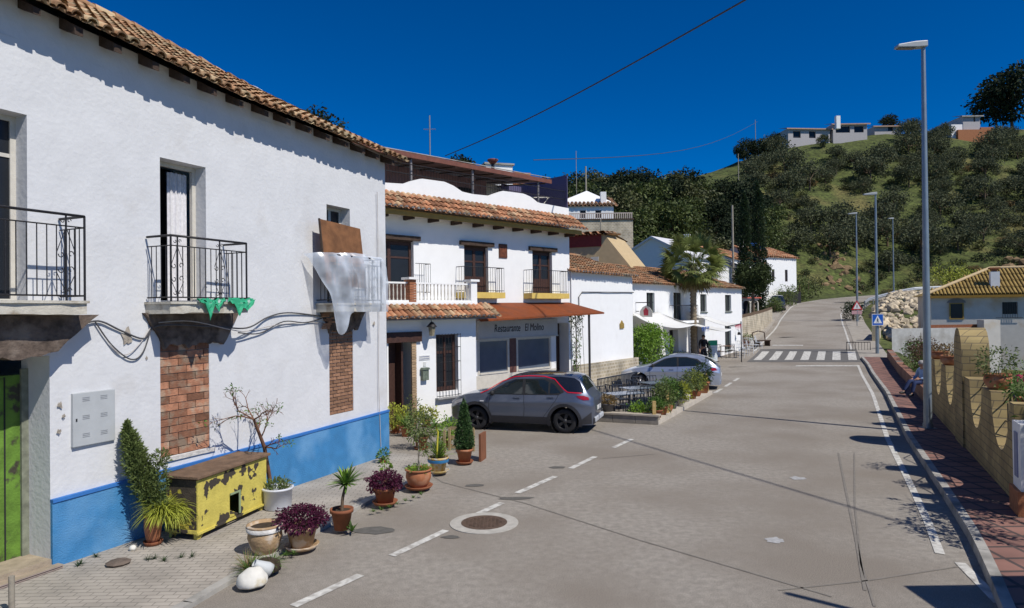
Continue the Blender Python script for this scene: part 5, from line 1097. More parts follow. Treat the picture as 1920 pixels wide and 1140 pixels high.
g = MB(); g.box(-.03, Lx, -.03, 0, z0-.03, z0+.0); g.box(-.02, 0, 0, Dy, z0-.02, z0+.03); g.build('rail', M_ychest, t)
for (x, y) in ((.03, .02), (Lx-.12, .02), (.03, Dy-.1), (Lx-.12, Dy-.1)): g = MB(); g.prism([(x-.02, 0), (x+.05, 0), (x+.14, z0-.03), (x-.02, z0-.03)], y, y+.06); g.build('foot', M_ychest, t)
# bare frangipani-like shrub behind the chest, in its own pot
def mk_bare(t, z):
    g = MB(); gl = MB()
    def br(p, d, l, r, dep_):
        q = p+d*l; m = p+d*l*.5+rdir()*l*.06; g.tube([p, m, q], [r, r*.85, r*.7], 5, cap=False)
        if dep_ == 0 or r < .003:
            if R.random() < .14: cloud(gl, q, (.05, .05, .04), 8, .07, .025, .5)
            return
        for _ in range(R.choice((2, 2, 3))): br(q, (d+rdir()*.75+Vector((0, 0, .12))).normalized(), l*R.uniform(.5, .8), r*.62, dep_-1)
        if R.random() < .7: br(m, (d+rdir()*1.0).normalized(), l*.5, r*.4, dep_-2 if dep_ > 1 else 0)
    base = Vector((0, 0, z)); k1 = Vector((-.26, -.02, z+.8)); k2 = Vector((-.62, -.03, z+1.35)); g.tube([base, k1, k2], [.04, .034, .024], 7)
    for q, f in ((k1, .24), (k1, .2), (k1.lerp(k2, .35), .28), (k1.lerp(k2, .6), .3), (k2, .34), (k2, .3), (k2, .32), (k2, .28)):
        br(q, (Vector((-.35, 0, .6))+rdir()*.9).normalized(), f, .014, 3)
    g.build('branches', mat('red_brown_bark', (.17, .085, .05), .8, .2, 10), t); gl.build('leaves', L_green, t)
t = planted(545, 905, 'white round tub with low green succulents beside the yellow cabinet', .24, .36, lambda t, z: (cloud(g_ := MB(), (0, 0, z+.06), (.21, .21, .12), 420, .07, .028, 1.2), g_.build('succulents', L_olive, t)), m=mat('white_glazed_pot', (.58, .60, .64), .4, .06, 5, .1), kind=2, saucer=False)
t.location = gnd(521, 952, .06)
t = planted(509, 938, 'leafless branching shrub in a small pot between cabinet and wall', .13, .22, mk_bare, kind=0, saucer=False); t.location = gnd(509, 938, .06); t.rotation_euler.z = an+.1
# bulbous beige urn, trailing weeds, purple plants
M_urn = mat('beige_urn', (.40, .27, .15), .85, .2, 5, .5, 25, c2=(.55, .48, .40), m2=(.50, .62), s2=5)
t = planted(497, 1035, 'cracked beige bulbous urn with white rim standing before the yellow cabinet', .235, .40, lambda t, z: (MB().lathe([(.245, z-.04), (.255, z+.015), (.225, z+.02), (.21, z-.03)], 28).build('white_rim', mat('chipped_white', (.6, .58, .55), .8, .2, 9, .4), t)), m=M_urn, kind=1, saucer=False, name='clay_urn', cat='urn')
def mk_purple(r, h, n):
    def f(t, z):
        g = MB(); cloud(g, (0, 0, z+h*.42), (r, r, h*.62), n, .048, .03, .3, .4, .2)
        for _ in range(26): a = R.uniform(0, 6.3); blades(g, (cos(a)*r*.6, sin(a)*r*.6, z), 2, h*1.3, .012, .7, .6)
        g.build('foliage', L_purple, t); s_ = MB(); blades(s_, (0, 0, z-.02), 24, h*1.2, .012, .8, .2); s_.build('stems', M_bark, t)
    return f
planted(566, 1026, 'clay pot with sprawling dark purple foliage beside the beige urn', .22, .30, mk_purple(.36, .29, 2600), kind=0, m=M_urn)
planted(722, 944, 'low pot wrapped in dark purple leaves near the aloe pot', .2, .27, mk_purple(.29, .29, 2200), kind=0, m=M_terrad)
# low weeds, white boulder and white jug at the kerb corner
t = thing('wild_tuft', 'spiky weeds growing round the white boulder at the pavement corner', 'weeds', gnd(478, 1075, .06)); g = MB(); blades(g, (-.05, .0, 0), 90, .30, .012, 1.0, .6); blades(g, (.16, .14, .02), 120, .26, .014, .9, .8); blades(g, (-.12, .18, 0), 50, .3, .01, 1.0, .5); g.build('blades', L_green, t); g = MB(); blades(g, (-.14, .1, 0), 60, .32, .01, 1.0, .4); g.build('dry_blades', L_dry, t)
MB().lathe([(0, 0), (.2, .01), (.18, .1), (.1, .14), (0, .15)], 12, (.1, .1, 0)).build('soil_mound', M_soil, t)
g = MB(); n = 24; vs = []
for i in range(n+1):
    for j in range(13): a = 2*pi*i/n; e = -pi*.12+pi*.62*j/12; d = Vector((cos(a)*cos(e), sin(a)*cos(e), sin(e))); rr = 1+.10*noise.noise(d*2)-(.06 if j < 2 else 0); vs.append((d.x*.185*rr, d.y*.16*rr, max(0, .03+d.z*.185*rr)))
g.mesh(vs, [(i*13+j, (i+1)*13+j, (i+1)*13+j+1, i*13+j+1) for i in range(n) for j in range(12)], True)
o = g.build('white_boulder', mat('chalk_white', (.66, .64, .58), .9, .08, 6, .2, 20, c2=(.5, .42, .25), m2=(.56, .7), s2=5)); o.location = gnd(473, 1096, .05); o.rotation_euler = (0, 0, .5); tag(o, 'rounded whitewashed boulder lying at the kerb corner', 'boulder')
g = MB(); g.lathe([(0, 0), (.085, .0), (.09, .06), (.055, .2), (.05, .24), (.045, .24), (.05, .19), (0, .05)], 18); o = g.build('white_jug', mat('grey_white_jug', (.5, .52, .52), .6, .1, 6)); o.location = gnd(507, 1070, .10); o.rotation_euler = (radians(55), 0, radians(-60)); tag(o, 'small grey white jug lying on its side behind the boulder', 'jug')
# aloe tree in orange square-ish pot
def mk_aloe(t, z):
    g = MB(); top = Vector((.07, 0, z+.40)); g.tube([(0, 0, z-.03), (.02, 0, z+.2), top], [.028, .024, .02], 7); g.build('stem', M_bark, t)
    g = MB(); blades(g, top, 60, .33, .065, .95, .30, 4, -.15); g.build('leaves', L_green, t); g = MB(); blades(g, top, 26, .33, .06, .9, .35, 4, .0); g.build('pale_leaves', L_bright, t)
planted(641, 992, 'small tree aloe in an orange clay pot on the pavement edge', .165, .32, mk_aloe, m=M_terrad, saucer=False)
t = thing('agave_pup', 'tiny agave rosette growing at the foot of the orange aloe pot', 'agave', gnd(660, 996, .055)); g = MB(); blades(g, (0, 0, 0), 22, .19, .04, 1.0, .1, 3); g.build('leaves', L_green, t)
t = thing('seedling', 'leafy seedling rising behind the second purple plant', 'seedling', gnd(722, 905, .06)); g = MB(); cloud(g, (0, 0, .34), (.1, .1, .08), 50, .085, .045, .3); g.build('leaves', L_bright, t); MB().tube([(0, 0, 0), (0, 0, .32)], .008, 5).build('stem', M_stem, t); pot(t, .09, .14, saucer=False)
# big terracotta bowl with thin sapling
def mk_sap(t, z):
    g = MB(); cloud(g, (0, 0, z+.03), (.22, .22, .06), 420, .07, .018, .8); g.build('ground_leaves', L_bright, t)
    s_ = MB(); s_.tube([(0, 0, z-.05), (.01, 0, z+.4), (-.02, 0, z+.9)], [.02, .016, .008], 6); s_.build('trunk', mat('pale_bark', (.3, .26, .2), .9), t)
    g = MB()
    for k in range(9): a = R.uniform(0, 6.3); cloud(g, (cos(a)*.11, sin(a)*.11, z+.35+.07*k), (.10, .10, .08), 26, .07, .03, .3)
    g.build('leaves', L_olive, t)
planted(785, 914, 'large round terracotta pot with thin sapling and green ground leaves', .245, .34, mk_sap, kind=1)
M_bluepot = mat('painted_pot_yellow', (.42, .30, .11), .6, .3, 12, .1, c2=(.45, .40, .33), m2=(.5, .56), s2=14)
def mk_agave(t, z):
    MB().lathe([(.215, z-.07), (.228, z-.02), (.225, z-.01)], 28).build('blue_rim_band', mat('blue_glaze', (.03, .16, .34), .4), t)
    g = MB(); blades(g, (0, 0, z), 60, .55, .02, .7, .5); g.build('blades', L_olive, t); g = MB(); blades(g, (.05, 0, z), 30, .38, .045, .9, .6); cloud(g, (.12, .05, z+.2), (.16, .14, .14), 160, .07, .03, .5); g.build('broad_leaves', L_bright, t); g = MB(); g.tube([(-.03, .02, z), (.0, 0, z+.55), (-.05, .03, z+.72)], [.02, .018, .01], 6); g.build('yellow_stalk', mat('yellow_stalk', (.5, .45, .05), .7), t); g = MB(); blades(g, (-.05, .03, z+.66), 26, .22, .04, 1, .4, 4, 0); g.build('top_rosette', L_green, t)
planted(822, 885, 'yellow painted pot with blue rim holding agaves and a yellow stalk', .2, .30, mk_agave, m=M_bluepot)
def mk_cone(t, z):
    g = MB()
    for k in range(20): f = k/19; rr = .23*(1-f)**.75*min(1, f*6+.35)+.015; cloud(g, (0, 0, z+.02+1.05*f), (rr, rr, .07), int(60+330*(1-f)), .055, .03, .5, .65, .12)
    g.build('foliage', L_dark, t); g = MB(); g.tube([(0, 0, z-.1), (0, 0, z+.9)], .02, 5); g.build('trunk', M_bark, t)
L_cone = leafm('leaf_cone', (.05, .105, .03)); L_dark_ = L_dark; L_dark = L_cone
t = planted(873, 868, 'clipped cone shaped evergreen in a terracotta pot near the crossover', .18, .30, mk_cone, kind=0); L_dark = L_dark_
t.location = gnd(871, 868, .03)
g = MB(); g.box(0, .05, 0, .42, 0, .62); o = g.build('upright_board', mat('red_brown_board', (.2, .08, .04), .8, .15, 5)); o.location = gnd(898, 866, 0); o.rotation_euler = (0, 0, -.25); tag(o, 'red brown wooden board standing upright at the end of the pot row', 'board')
t = thing('wooden_crate', 'open beige wooden crate frame behind the upright board', 'crate', gnd(880, 852, 0), -.25); 
for k, (x, y) in enumerate(((0, 0), (-.62, 0), (0, .36), (-.62, .36))): MB().box(x-.03, x+.02, y-.02, y+.03, 0, .55).build('post', mat('beige_wood', (.33, .25, .13), .85, .2, 8), t)
for z in (.05, .28, .5): MB().box(-.62, .0, .385, .40, z, z+.08).build('slat', MATS['beige_wood'], t)
# cluster in the corner by the restaurant door
def simple(col, r, h, n, l=.09, w=.035, up=.4, kind='cloud'):
    def f(t, z):
        g = MB()
        if kind == 'cloud': cloud(g, (0, 0, z+h*.45), (r, r, h*.6), n, l, w, up, .35, .3)
        else: blades(g, (0, 0, z), n, h, w, .85, .5)
        g.build('foliage', col, t); s_ = MB(); blades(s_, (0, 0, z-.03), 9, h*.8, .012, .5, .2); s_.build('stems', M_stem, t)
    return f
for px, py, lab, r_, h_, col, rr, hh_, n, kd in ((742, 812, 'yellow green bushy plant in a pot tucked against the blue corner', .14, .22, L_yel, .28, .45, 500, 'cloud'), (762, 818, 'terracotta pot with spiky upright leaves by the restaurant door', .17, .28, L_green, .2, .42, 40, 'b'), (790, 842, 'pink clay pot with small bushy leaves behind the sapling pot', .17, .30, L_olive, .3, .5, 600, 'cloud'),
    (775, 805, 'thin leggy plant in a small pot near the brick door jamb', .1, .18, L_olive, .22, .6, 160, 'cloud'), (800, 800, 'low mixed greenery in a pot below the porch window', .13, .2, L_yel, .28, .3, 380, 'cloud'), (838, 838, 'bright leafed plant in a dark pot beside the conical evergreen', .13, .2, L_bright, .24, .42, 420, 'cloud'),
    (718, 872, 'small shrub pot at the wall foot by the purple plant', .08, .12, L_green, .1, .2, 90, 'cloud')):
    planted(px, py, lab, r_, h_, simple(col, rr*1.3, hh_*1.25, int(n*1.5), kind='cloud' if kd == 'cloud' else 'b', w=.035 if kd == 'cloud' else .03), z=.0, saucer=(n > 300))
# weeds at the wall foot
def weeds(name, lab, pts, col, n=40, l=.12):
    g = MB()
    for px, py in pts: p = gnd(px, py, .055); blades(g, p, n, l, .01, 1.0, .7)
    o = g.build(name, col); tag(o, lab, 'weeds', kind='stuff')
weeds('weeds', 'green weeds in the joint between pavement and blue wall', [(146, 1062), (152, 1058), (180, 1045), (278, 1050), (290, 1048), (308, 1052), (340, 1046), (360, 1044)], L_dark, 26, .10)
weeds('weeds', 'grass tufts along the pavement edge beside the pots', [(700, 960), (715, 957), (730, 952), (745, 946), (760, 940), (775, 934), (790, 928), (535, 1042), (550, 1040)], L_green, 40, .09)
o = MB().lathe([(0, 0), (.13, 0), (.16, .03), (.12, .05), (0, .06)], 9, smooth=False).build('loose_stone', mat('grey_brown_stone', (.13, .10, .08), .95, .3, 9, .6)); o.location = gnd(222, 1058, .055); tag(o, 'flat grey brown stone on the pavement by the blue wall', 'stone')
o = MB().lathe([(0, 0), (.04, .0), (.052, .04), (.03, .07), (0, .075)], 10).build('loose_stone', MATS['chalk_white']); o.location = gnd(249, 1032, .055); tag(o, 'small white pebble beside the clay urn of the conifer', 'stone')
g = MB(); g.tube([(0, 0, -.05), (0, 0, .42)], .032, 7); o = g.build('wooden_stake', mat('grey_stake', (.28, .25, .2), .9, .2, 12)); o.location = gnd(22, 1150, .05); tag(o, 'short grey wooden stake standing before the green door', 'stake')
# ---------------- restaurant terrace ----------------
ta = Vector((2.35, 20.9, 0)); tb = Vector((4.25, 20.05, 0)); te = Vector((7.9, 27.1, 0))
t = thing('terrace_kerb', 'low block wall bordering the restaurant terrace', 'low wall', ta, atan2((tb-ta).y, (tb-ta).x)); l1 = (tb-ta).length
for k in range(3): o = MB().box(k*l1/3+.005, (k+1)*l1/3-.005, 0, .25, 0, .24).build('block', mat('terrace_block', (.26, .23, .19), .9, .15, 6, .3), t); bevel(o, .01)
MB().box(0, l1+.02, -.03, .28, .242, .29).build('coping', mat('terrace_coping', (.40, .35, .28), .9, .15, 6), t)
d = te-tb; t = thing('terrace_edge', 'raised pale kerb under the row of terrace pots beside the road', 'kerb', tb, atan2(d.y, d.x)); MB().box(0, d.length, 0, .42, 0, .13).build('kerb_stone', mat('pale_edge', (.46, .42, .36), .9, .12, 5, .3), t)
dn = d.normalized(); nn_ = Vector((-dn.y, dn.x, 0))
def tpos(s, o=.2): return tb+dn*s+nn_*o
cols = [(.55, 'low red flowered pot at the near corner of the terrace edge', .17, .24, L_green, .22, .40, 380, M_terrad), (1.2, 'round terracotta pot with bushy leaves second along the terrace edge', .16, .26, L_olive, .34, .75, 900, M_terra), (1.9, 'tall leafy shrub pot third along the terrace edge', .16, .3, L_green, .32, .85, 900, M_terra), (2.6, 'dark leafed plant in a slim pot on the terrace edge', .12, .36, L_dark, .3, .6, 700, mat('slate_pot', (.10, .10, .11), .7)),
        (3.4, 'yellowish bush in a cream pot midway along the terrace edge', .15, .22, L_yel, .32, .60, 800, M_cream), (4.3, 'cream jar with small leaves beyond the middle of the terrace edge', .16, .42, L_olive, .22, .3, 300, M_cream), (5.3, 'bushy plant before the silver car in a reddish pot', .18, .34, L_olive, .42, .7, 1000, M_terrad), (6.1, 'pink pot between two bushes near the far terrace end', .17, .36, L_yel, .3, .55, 600, M_terra), (7.2, 'large terracotta pot with dark orange tree at the far terrace end', .24, .45, L_dark, .36, .75, 1000, M_terra)]
for s_, lab, pr, ph, col, rr, h_, n, pm in cols:
    p = tpos(s_); t = thing('potted_plant', lab, 'potted plant', (p.x, p.y, .13), R.uniform(0, 6), 'potted plants along the terrace edge'); zt = pot(t, pr, ph, m=pm, saucer=False, kind=R.choice((0, 1))); simple(col, rr, h_, n, .10, .04)(t, zt)
for s_, lab, hgt in ((.12, 'yellow wooden post at the near corner of the terrace', .55), (1.62, 'thin wooden stake between the second and third terrace pots', .7), (7.75, 'ochre wooden post at the far end of the terrace', .75)):
    p = tpos(s_, .16); o = MB().box(-.05, .05, -.05, .05, 0, hgt).build('wooden_post', mat('yellow_post', (.42, .30, .12), .85, .2, 8)); o.location = (p.x, p.y, .0 if s_ > 1 and 0 else .13); tag(o, lab, 'post')
# tables, chairs, fence of the terrace
M_dfur = mat('dark_blue_steel', (.02, .028, .045), .4, .2, 9, .05); M_tt = mat('steel_table_top', (.22, .27, .36), .25, .1, 6, 0, metal=.5)
def make_table(lab, w=.7, l=1.2, grp=None, mt=None, legm=None):
    t = thing('terrace_table', lab, 'table', (0, 0, 0), 0, grp); o = MB().box(-l/2, l/2, -w/2, w/2, .71, .735).build('table_top', mt or M_tt, t)
    for x in (-l/2+.06, l/2-.06):
        for y in (-w/2+.06, w/2-.06): MB().tube([(x, y, 0), (x, y, .71)], .018, 5).build('leg', legm or M_dfur, t)
    return t
def make_chair(lab, grp=None, m=None):
    m = m or M_dfur; t = thing('terrace_chair', lab, 'chair', (0, 0, 0), 0, grp); MB().box(-.21, .21, -.2, .2, .43, .455).build('seat', m, t)
    g = MB()
    for x in (-.2, -.07, .07, .2): g.tube([(x, .2, .45), (x, .27, .88)], .012, 5)
    g.tube([(-.2, .27, .88), (.2, .27, .88)], .016, 5); g.tube([(-.2, .24, .68), (.2, .24, .68)], .012, 5); g.build('backrest', m, t)
    for x in (-.19, .19):
        for y in (-.18, .19): MB().tube([(x, y, 0), (x, y, .44)], .013, 5).build('leg', m, t)
    return t
def put(root, x, y, rz, lab, first, z=0.0, sc=1):
    o = root if first else copy_tree(root); o.location = (x, y, z); o.rotation_euler = (0, 0, rz); o['label'] = lab; return o
tt = make_table('x', grp='dark metal tables on the restaurant terrace'); ch = make_chair('x', 'dark metal chairs on the restaurant terrace')
spots = [(3.55, 21.9, 'near steel table behind the low block wall'), (4.3, 23.4, 'second steel table behind the low block wall'), (5.3, 25.0, 'steel table nearest the silver car')]
k = 0
for i, (x, y, lab) in enumerate(spots):
    rz = .42; put(tt, x, y, rz, lab, i == 0)
    for j, (dx, dy, ra) in enumerate(((-.3, .6, 0), (.3, .6, 0), (-.3, -.6, pi), (.3, -.6, pi), (-.95, 0, pi/2))):
        cx = x+dx*cos(rz)-dy*sin(rz); cy = y+dx*sin(rz)+dy*cos(rz)
        put(ch, cx, cy, rz+ra+R.uniform(-.1, .1), ('dark chair ' + ('on the far left side', 'on the far right side', 'on the near left side', 'on the near right side', 'at the left end')[j] + ' of the ' + ('near', 'second', 'last')[i] + ' terrace table'), k == 0); k += 1
def fence_run(name, lab, a, b, h, m, gap=.11, cat='fence'):
    d = b-a; t = thing(name, lab, cat, a, atan2(d.y, d.x)); L_ = d.length; g = MB(); g.box(0, L_, -.015, .015, .1, .13); g.box(0, L_, -.015, .015, h-.04, h); g.build('rail', m, t); g = MB(); n = int(L_/gap)
    for k in range(n+1): g.box(k*L_/n-.012, k*L_/n+.012, -.01, .01, .13, h-.04)
    g.build('bars', m, t); return t
fence_run('terrace_fence', 'low dark metal fence at the back of the restaurant terrace', Vector((3.0, 24.3, 0)), Vector((4.9, 27.0, 0)), .95, M_dfur)
for (x, y, lab, r_, h_, col, rr, hh_, n, m) in ((2.9, 20.95, 'dark bowl of reddish plants on the low block wall', .2, .24, L_dry, .26, .25, 420, mat('slate_pot', (0, 0, 0))), (2.55, 21.3, 'bright green plant beside the rear of the crossover', .14, .35, L_bright, .22, .28, 380, M_terrad), (3.8, 20.9, 'bright leafed pot behind the low block wall corner', .15, .22, L_bright, .3, .35, 500, M_terra), (4.05, 21.4, 'blue green rosette plant in a low clay pot', .2, .22, L_bluegr, .28, .3, 500, M_terra),
     (2.2, 24.0, 'tall potted plant in the corner under the rust awning', .18, .4, L_olive, .25, .7, 300, M_terra), (2.6, 25.3, 'potted shrub against the stone base under the awning post', .18, .35, L_dark, .2, .5, 260, M_terra)):
    t = thing('potted_plant', lab, 'potted plant', (x, y, .29 if 'on the low' in lab else 0), 0, 'potted plants around the restaurant terrace'); zt = pot(t, r_, h_, m=m, saucer=False); simple(col, rr, hh_, n, .09, .035)(t, zt)
# climbing vine on the pale post beside the awning
t = thing('climbing_vine', 'sparse climbing vine hanging from the awning end by the plain white house', 'vine', world2(7.3, -.9, 0), 0); g = MB(); s_ = MB()
for k in range(4): x = R.uniform(-.2, .25); y = R.uniform(-.1, .1); s_.tube([(x, y, 3.2), (x+.03, y, 2.4), (x-.02+.05*k, y, 1.3-.2*k)], .008, 4)
s_.tube([(0, 0, 0), (0.02, 0, 3.15)], .015, 5)
for _ in range(420): f = R.random()**1.6; p = (R.uniform(-.25, .3)*(1-f*.6), R.uniform(-.12, .12), 3.2-2.3*f); g.leaf(p, rdir(-.5), .09, .045)
s_.build('stems', M_bark, t); g.build('leaves', L_green, t)
# round clipped tree between the houses
t = thing('orange_tree', 'dense round orange tree in front of the bar', 'tree', (6.9, 34.4, 0)); g = MB()
for _ in range(60): d = rdir(); cloud(g, Vector((0, 0, 1.55))+Vector((d.x*.85, d.y*.85, d.z*.85)), (.42, .42, .36), 85, .13, .07, .2)
g.build('crown', L_bright, t); MB().tube([(0, 0, 0), (.03, 0, .6), (0, 0, 1.2)], [.12, .09, .08], 8).build('trunk', M_bark, t)
# ---------------- scalloped yellow brick wall on the right ----------------
WP0 = Vector((8.22, 11.23, 0)); WD = Vector((5.22, 10.93, 0)).normalized(); WAN = atan2(WD.y, WD.x)
def wl(s, o=0, z=0): return WP0+WD*s+Vector((WD.y, -WD.x, 0))*o+Vector((0, 0, z))        # o > 0: away from the street
M_yb = brickmat('yellow_block', (.36, .27, .115), (.28, .205, .09), (.16, .125, .07), 1, .30, .155, .010, .5, vert=True, var=.3)
t = thing('scalloped_wall', 'yellow block garden wall with deep scalloped dips and a round topped pillar', 'wall', (WP0.x, WP0.y, .05), WAN)
dips = [(.32, 1.88), (2.78, 4.22), (6.5, 7.9), (8.75, 10.2)]
prof = [(0, 0), (0, 1.72)]
for a, b_ in dips:
    for k in range(17): f = k/16; prof.append((lerp(a, b_, f), 1.72-.95*(sin(pi*f))**.55 if 0 < f < 1 else 1.72))
prof += [(11.3, 1.72), (11.3, 0)]
# strips, so that the outline stays clean
g = MB(); N_ = 150; prof_top = prof[1:-1]
xs_ = sorted(set([11.3*k/N_ for k in range(N_+1)]+[a for a, b_ in dips]+[b_ for a, b_ in dips]))
tz = [pl(x, prof_top) for x in xs_]
for i in range(len(xs_)-1):
    a, b_ = xs_[i], xs_[i+1]; za, zb_ = tz[i], tz[i+1]
    if 4.92 < (a+b_)/2 < 6.08: continue
    g.mesh([(a, 0, -.1), (b_, 0, -.1), (b_, 0, zb_), (a, 0, za), (a, -.38, -.1), (b_, -.38, -.1), (b_, -.38, zb_), (a, -.38, za)], [(1, 0, 3, 2), (4, 5, 6, 7), (3, 7, 6, 2)])
g.mesh([(0, 0, -.1), (0, -.38, -.1), (0, -.38, 1.72), (0, 0, 1.72)], [(0, 1, 2, 3)]); g.mesh([(11.3, 0, -.1), (11.3, -.38, -.1), (11.3, -.38, 1.72), (11.3, 0, 1.72)], [(3, 2, 1, 0)])
g.build('wall', M_yb, t)
g = MB(); P = [(4.92, -.1)]+[(5.5-.58*cos(pi*k/16), 2.22+.60*sin(pi*k/16)) for k in range(17)]+[(6.08, -.1)]; g.prism(P, -.50, .04); g.build('arched_pillar', M_yb, t)
g = MB()
for a, b_ in dips:
    m_ = (a+b_)/2; y = -.19; g.tube([(a+.05, y, 1.50), (m_, y, 1.80), (b_-.05, y, 1.50)], .014, 5); g.tube([(a+.1, y, 1.2), (b_-.1, y, 1.2)], .012, 4)
    for x in (m_-.38, m_-.13, m_+.13, m_+.38): g.tube([(x, y, .85+.3*abs(x-m_)), (x, y, 1.72-.75*abs(x-m_)*.6)], .011, 4)
g.build('ironwork', M_iron, t)
# pots on the merlons
def wallpot(s, o, z, lab, r_, h_, col, rr, hh_, n, kd='cloud'):
    p = wl(s, o, z); t = thing('potted_plant', lab, 'potted plant', p, R.uniform(0, 6), 'potted plants on the garden wall'); zt = pot(t, r_, h_, m=M_terra, kind=1, saucer=False); simple(col, rr, hh_, n, .08, .03, kind=kd)(t, zt); return t
wallpot(2.3, .19, 1.77, 'clay pot with leggy plant on the wall beside the rounded pillar', .24, .30, L_olive, .36, .55, 520)
wallpot(4.6, .55, 1.2, 'small creeping plant pot half hidden behind the rounded pillar', .1, .18, L_dry, .12, .22, 90)
wallpot(7.25, .1, 1.70, 'low wide clay bowl of dry stems beyond the rounded pillar', .26, .24, L_dry, .26, .30, 160) if 0 else None
wallpot(8.3, .19, 1.77, 'broad clay bowl with reddish stems on the wall beyond the pillar', .27, .26, L_dry, .24, .36, 200)
wallpot(10.7, .19, 1.77, 'clay bowl with sparse stems at the far end of the scalloped wall', .27, .24, L_dry, .24, .22, 160)
t = thing('gate_post', 'white framed gate post on an orange brick base at the near end of the wall', 'gate post', wl(-.55, .12, 0), WAN)
MB().box(-.30, .30, -.3, .25, 0, .52).build('brick_base', MATS['orange_brick'], t); g = MB(); g.box(-.27, .27, -.25, .2, .52, 1.55); g.build('white_post', M_w3, t); MB().box(-.1, .1, .2, .215, .7, 1.4).build('inset_panel', mat('blue_grey_panel', (.2, .22, .34), .6), t)
t = thing('flowering_bush', 'dark green bush with a few pink flowers above the white gate post', 'bush', wl(-.6, .75, .0)); g = MB()
for c in ((0, 0, 1.75), (-.35, -.1, 2.0), (.3, .35, 1.9), (.0, .5, 1.5), (-.45, -.5, 1.7), (-.9, -.9, 2.0), (-1.1, -1.3, 1.7)): cloud(g, c, (.42, .42, .38), 330, .11, .05, .2)
for k in range(16): blades(g, (R.uniform(-1.2, .1), R.uniform(-1.2, .3), 1.9), 3, .85, .02, .8, .3, 4, .2)
g.build('foliage', L_green, t); g = MB()
for _ in range(14): cloud(g, (R.uniform(-1, .5), R.uniform(-.8, .7), R.uniform(1.6, 2.4)), (.05, .05, .05), 14, .06, .05)
g.build('flowers', leafm('pink_petal', (.5, .03, .12)), t); MB().tube([(0, 0, 0), (-.1, 0, .8), (0, 0, 1.6)], [.06, .05, .03], 6).build('stem', M_bark, t)
wallpot(1.0, .35, 1.55, 'hanging green plant with pink blossom just behind the nearest dip of the wall', .16, .22, L_green, .34, .45, 520)
# low brick planter with shrubs, beyond the scalloped wall
t = thing('low_brick_planter', 'low reddish brick planter wall running on from the scalloped wall', 'low wall', (0, 0, 0)); g = MB(); ts = [24.9+k*1.1 for k in range(20)]
for a, b_ in zip(ts, ts[1:]):
    q0 = float(np.interp(a, *QW)); q1 = float(np.interp(b_, *QW)); z0 = kz(a); z1 = kz(b_)
    v = [(*xy(a, q0), z0-.2), (*xy(b_, q1), z1-.2), (*xy(b_, q1), z1+.46), (*xy(a, q0), z0+.46), (*xy(a, q0+.3), z0-.2), (*xy(b_, q1+.3), z1-.2), (*xy(b_, q1+.3), z1+.46), (*xy(a, q0+.3), z0+.46)]
    g.mesh(v, [(1, 0, 3, 2), (4, 5, 6, 7), (3, 7, 6, 2)])
g.mesh(v, [(1, 2, 6, 5)]); g.build('wall', brickmat('planter_brick', (.30, .14, .085), (.23, .105, .065), (.2, .16, .13), 1, .24, .08, .012, .5, vert=True), t)
L_brown = leafm('leaf_brown', (.10, .05, .028))
SH = [(26.3, .75, .5, 1.0, L_dark, 'dark low shrub behind the seated man'), (27.9, .8, .62, 1.4, L_brown, 'brown dry shrub near the seated man'), (29.6, .8, .6, 1.15, L_olive, 'mixed green shrub next to the brown dry one'), (31.5, 1.0, .75, 1.5, L_brown, 'wide brown shrub in the middle of the planter'), (33.5, .8, .6, 1.05, L_green, 'bright green low shrub in the middle of the planter'), (35.6, 1.0, .8, 1.55, L_brown, 'tall brown shrub before the lamp post with the blue sign'),
      (37.8, .8, .6, 1.1, L_olive, 'green shrub at the far half of the planter'), (40.0, 1.0, .8, 1.5, L_brown, 'brown shrub by the garden end of the planter'), (42.4, .9, .7, 1.2, L_green, 'green shrub at the far end of the planter')]
for s_, o_, r_, h_, col, lab in SH:
    x, y = xy(s_, float(np.interp(s_, *QW))+o_+.2); t = thing('planter_shrub', lab, 'shrub', (x, y, kz(s_)+.0), R.uniform(0, 6), 'shrubs in the brick planter'); g = MB()
    for k in range(5): cloud(g, (R.uniform(-.3, .3), R.uniform(-.5, .5), h_*R.uniform(.45, .8)), (r_*.7, r_*.7, h_*.38), 260, .12, .05, .5)
    g.build('foliage', col, t); g = MB()
    for k in range(4): g.tube([(0, 0, 0), (R.uniform(-.3, .3), R.uniform(-.3, .3), h_*.8)], .02, 4)
    g.build('stems', M_bark, t)
# ---------------- street lamps, signs, rail ----------------
M_pole = mat('galvanised_pole', (.26, .30, .33), .45, .1, 3, .05, metal=.55)
def lamp():
    t = thing('street_lamp', 'x', 'street lamp', (0, 0, 0), 0, 'tall street lamps along the right side of the road')
    MB().tube([(0, 0, 0), (0, 0, .9), (0, 0, 5), (0, 0, 10.3)], [.105, .10, .078, .052], 14).build('pole', M_pole, t)
    g = MB(); g.box(-.16, .16, -.16, .16, 0, .03); g.tube([(0, 0, 0), (0, 0, .14)], .125, 12); g.build('base_plate', M_pole, t)
    h = MB(); h.prism([(.07, 10.22), (.07, 10.38), (-.25, 10.36), (-.72, 10.28), (-.74, 10.20), (-.2, 10.20)], -.11, .11); hh_ = h.build('lamp_head', mat('lamp_grey', (.38, .40, .41), .4, .05, 3, 0), t); bevel(hh_, .02)
    MB().box(-.68, -.25, -.085, .085, 10.185, 10.2).build('lens', mat('lamp_lens', (.12, .10, .08), .2, .1, 4, 0), hh_); return t
proto = lamp()
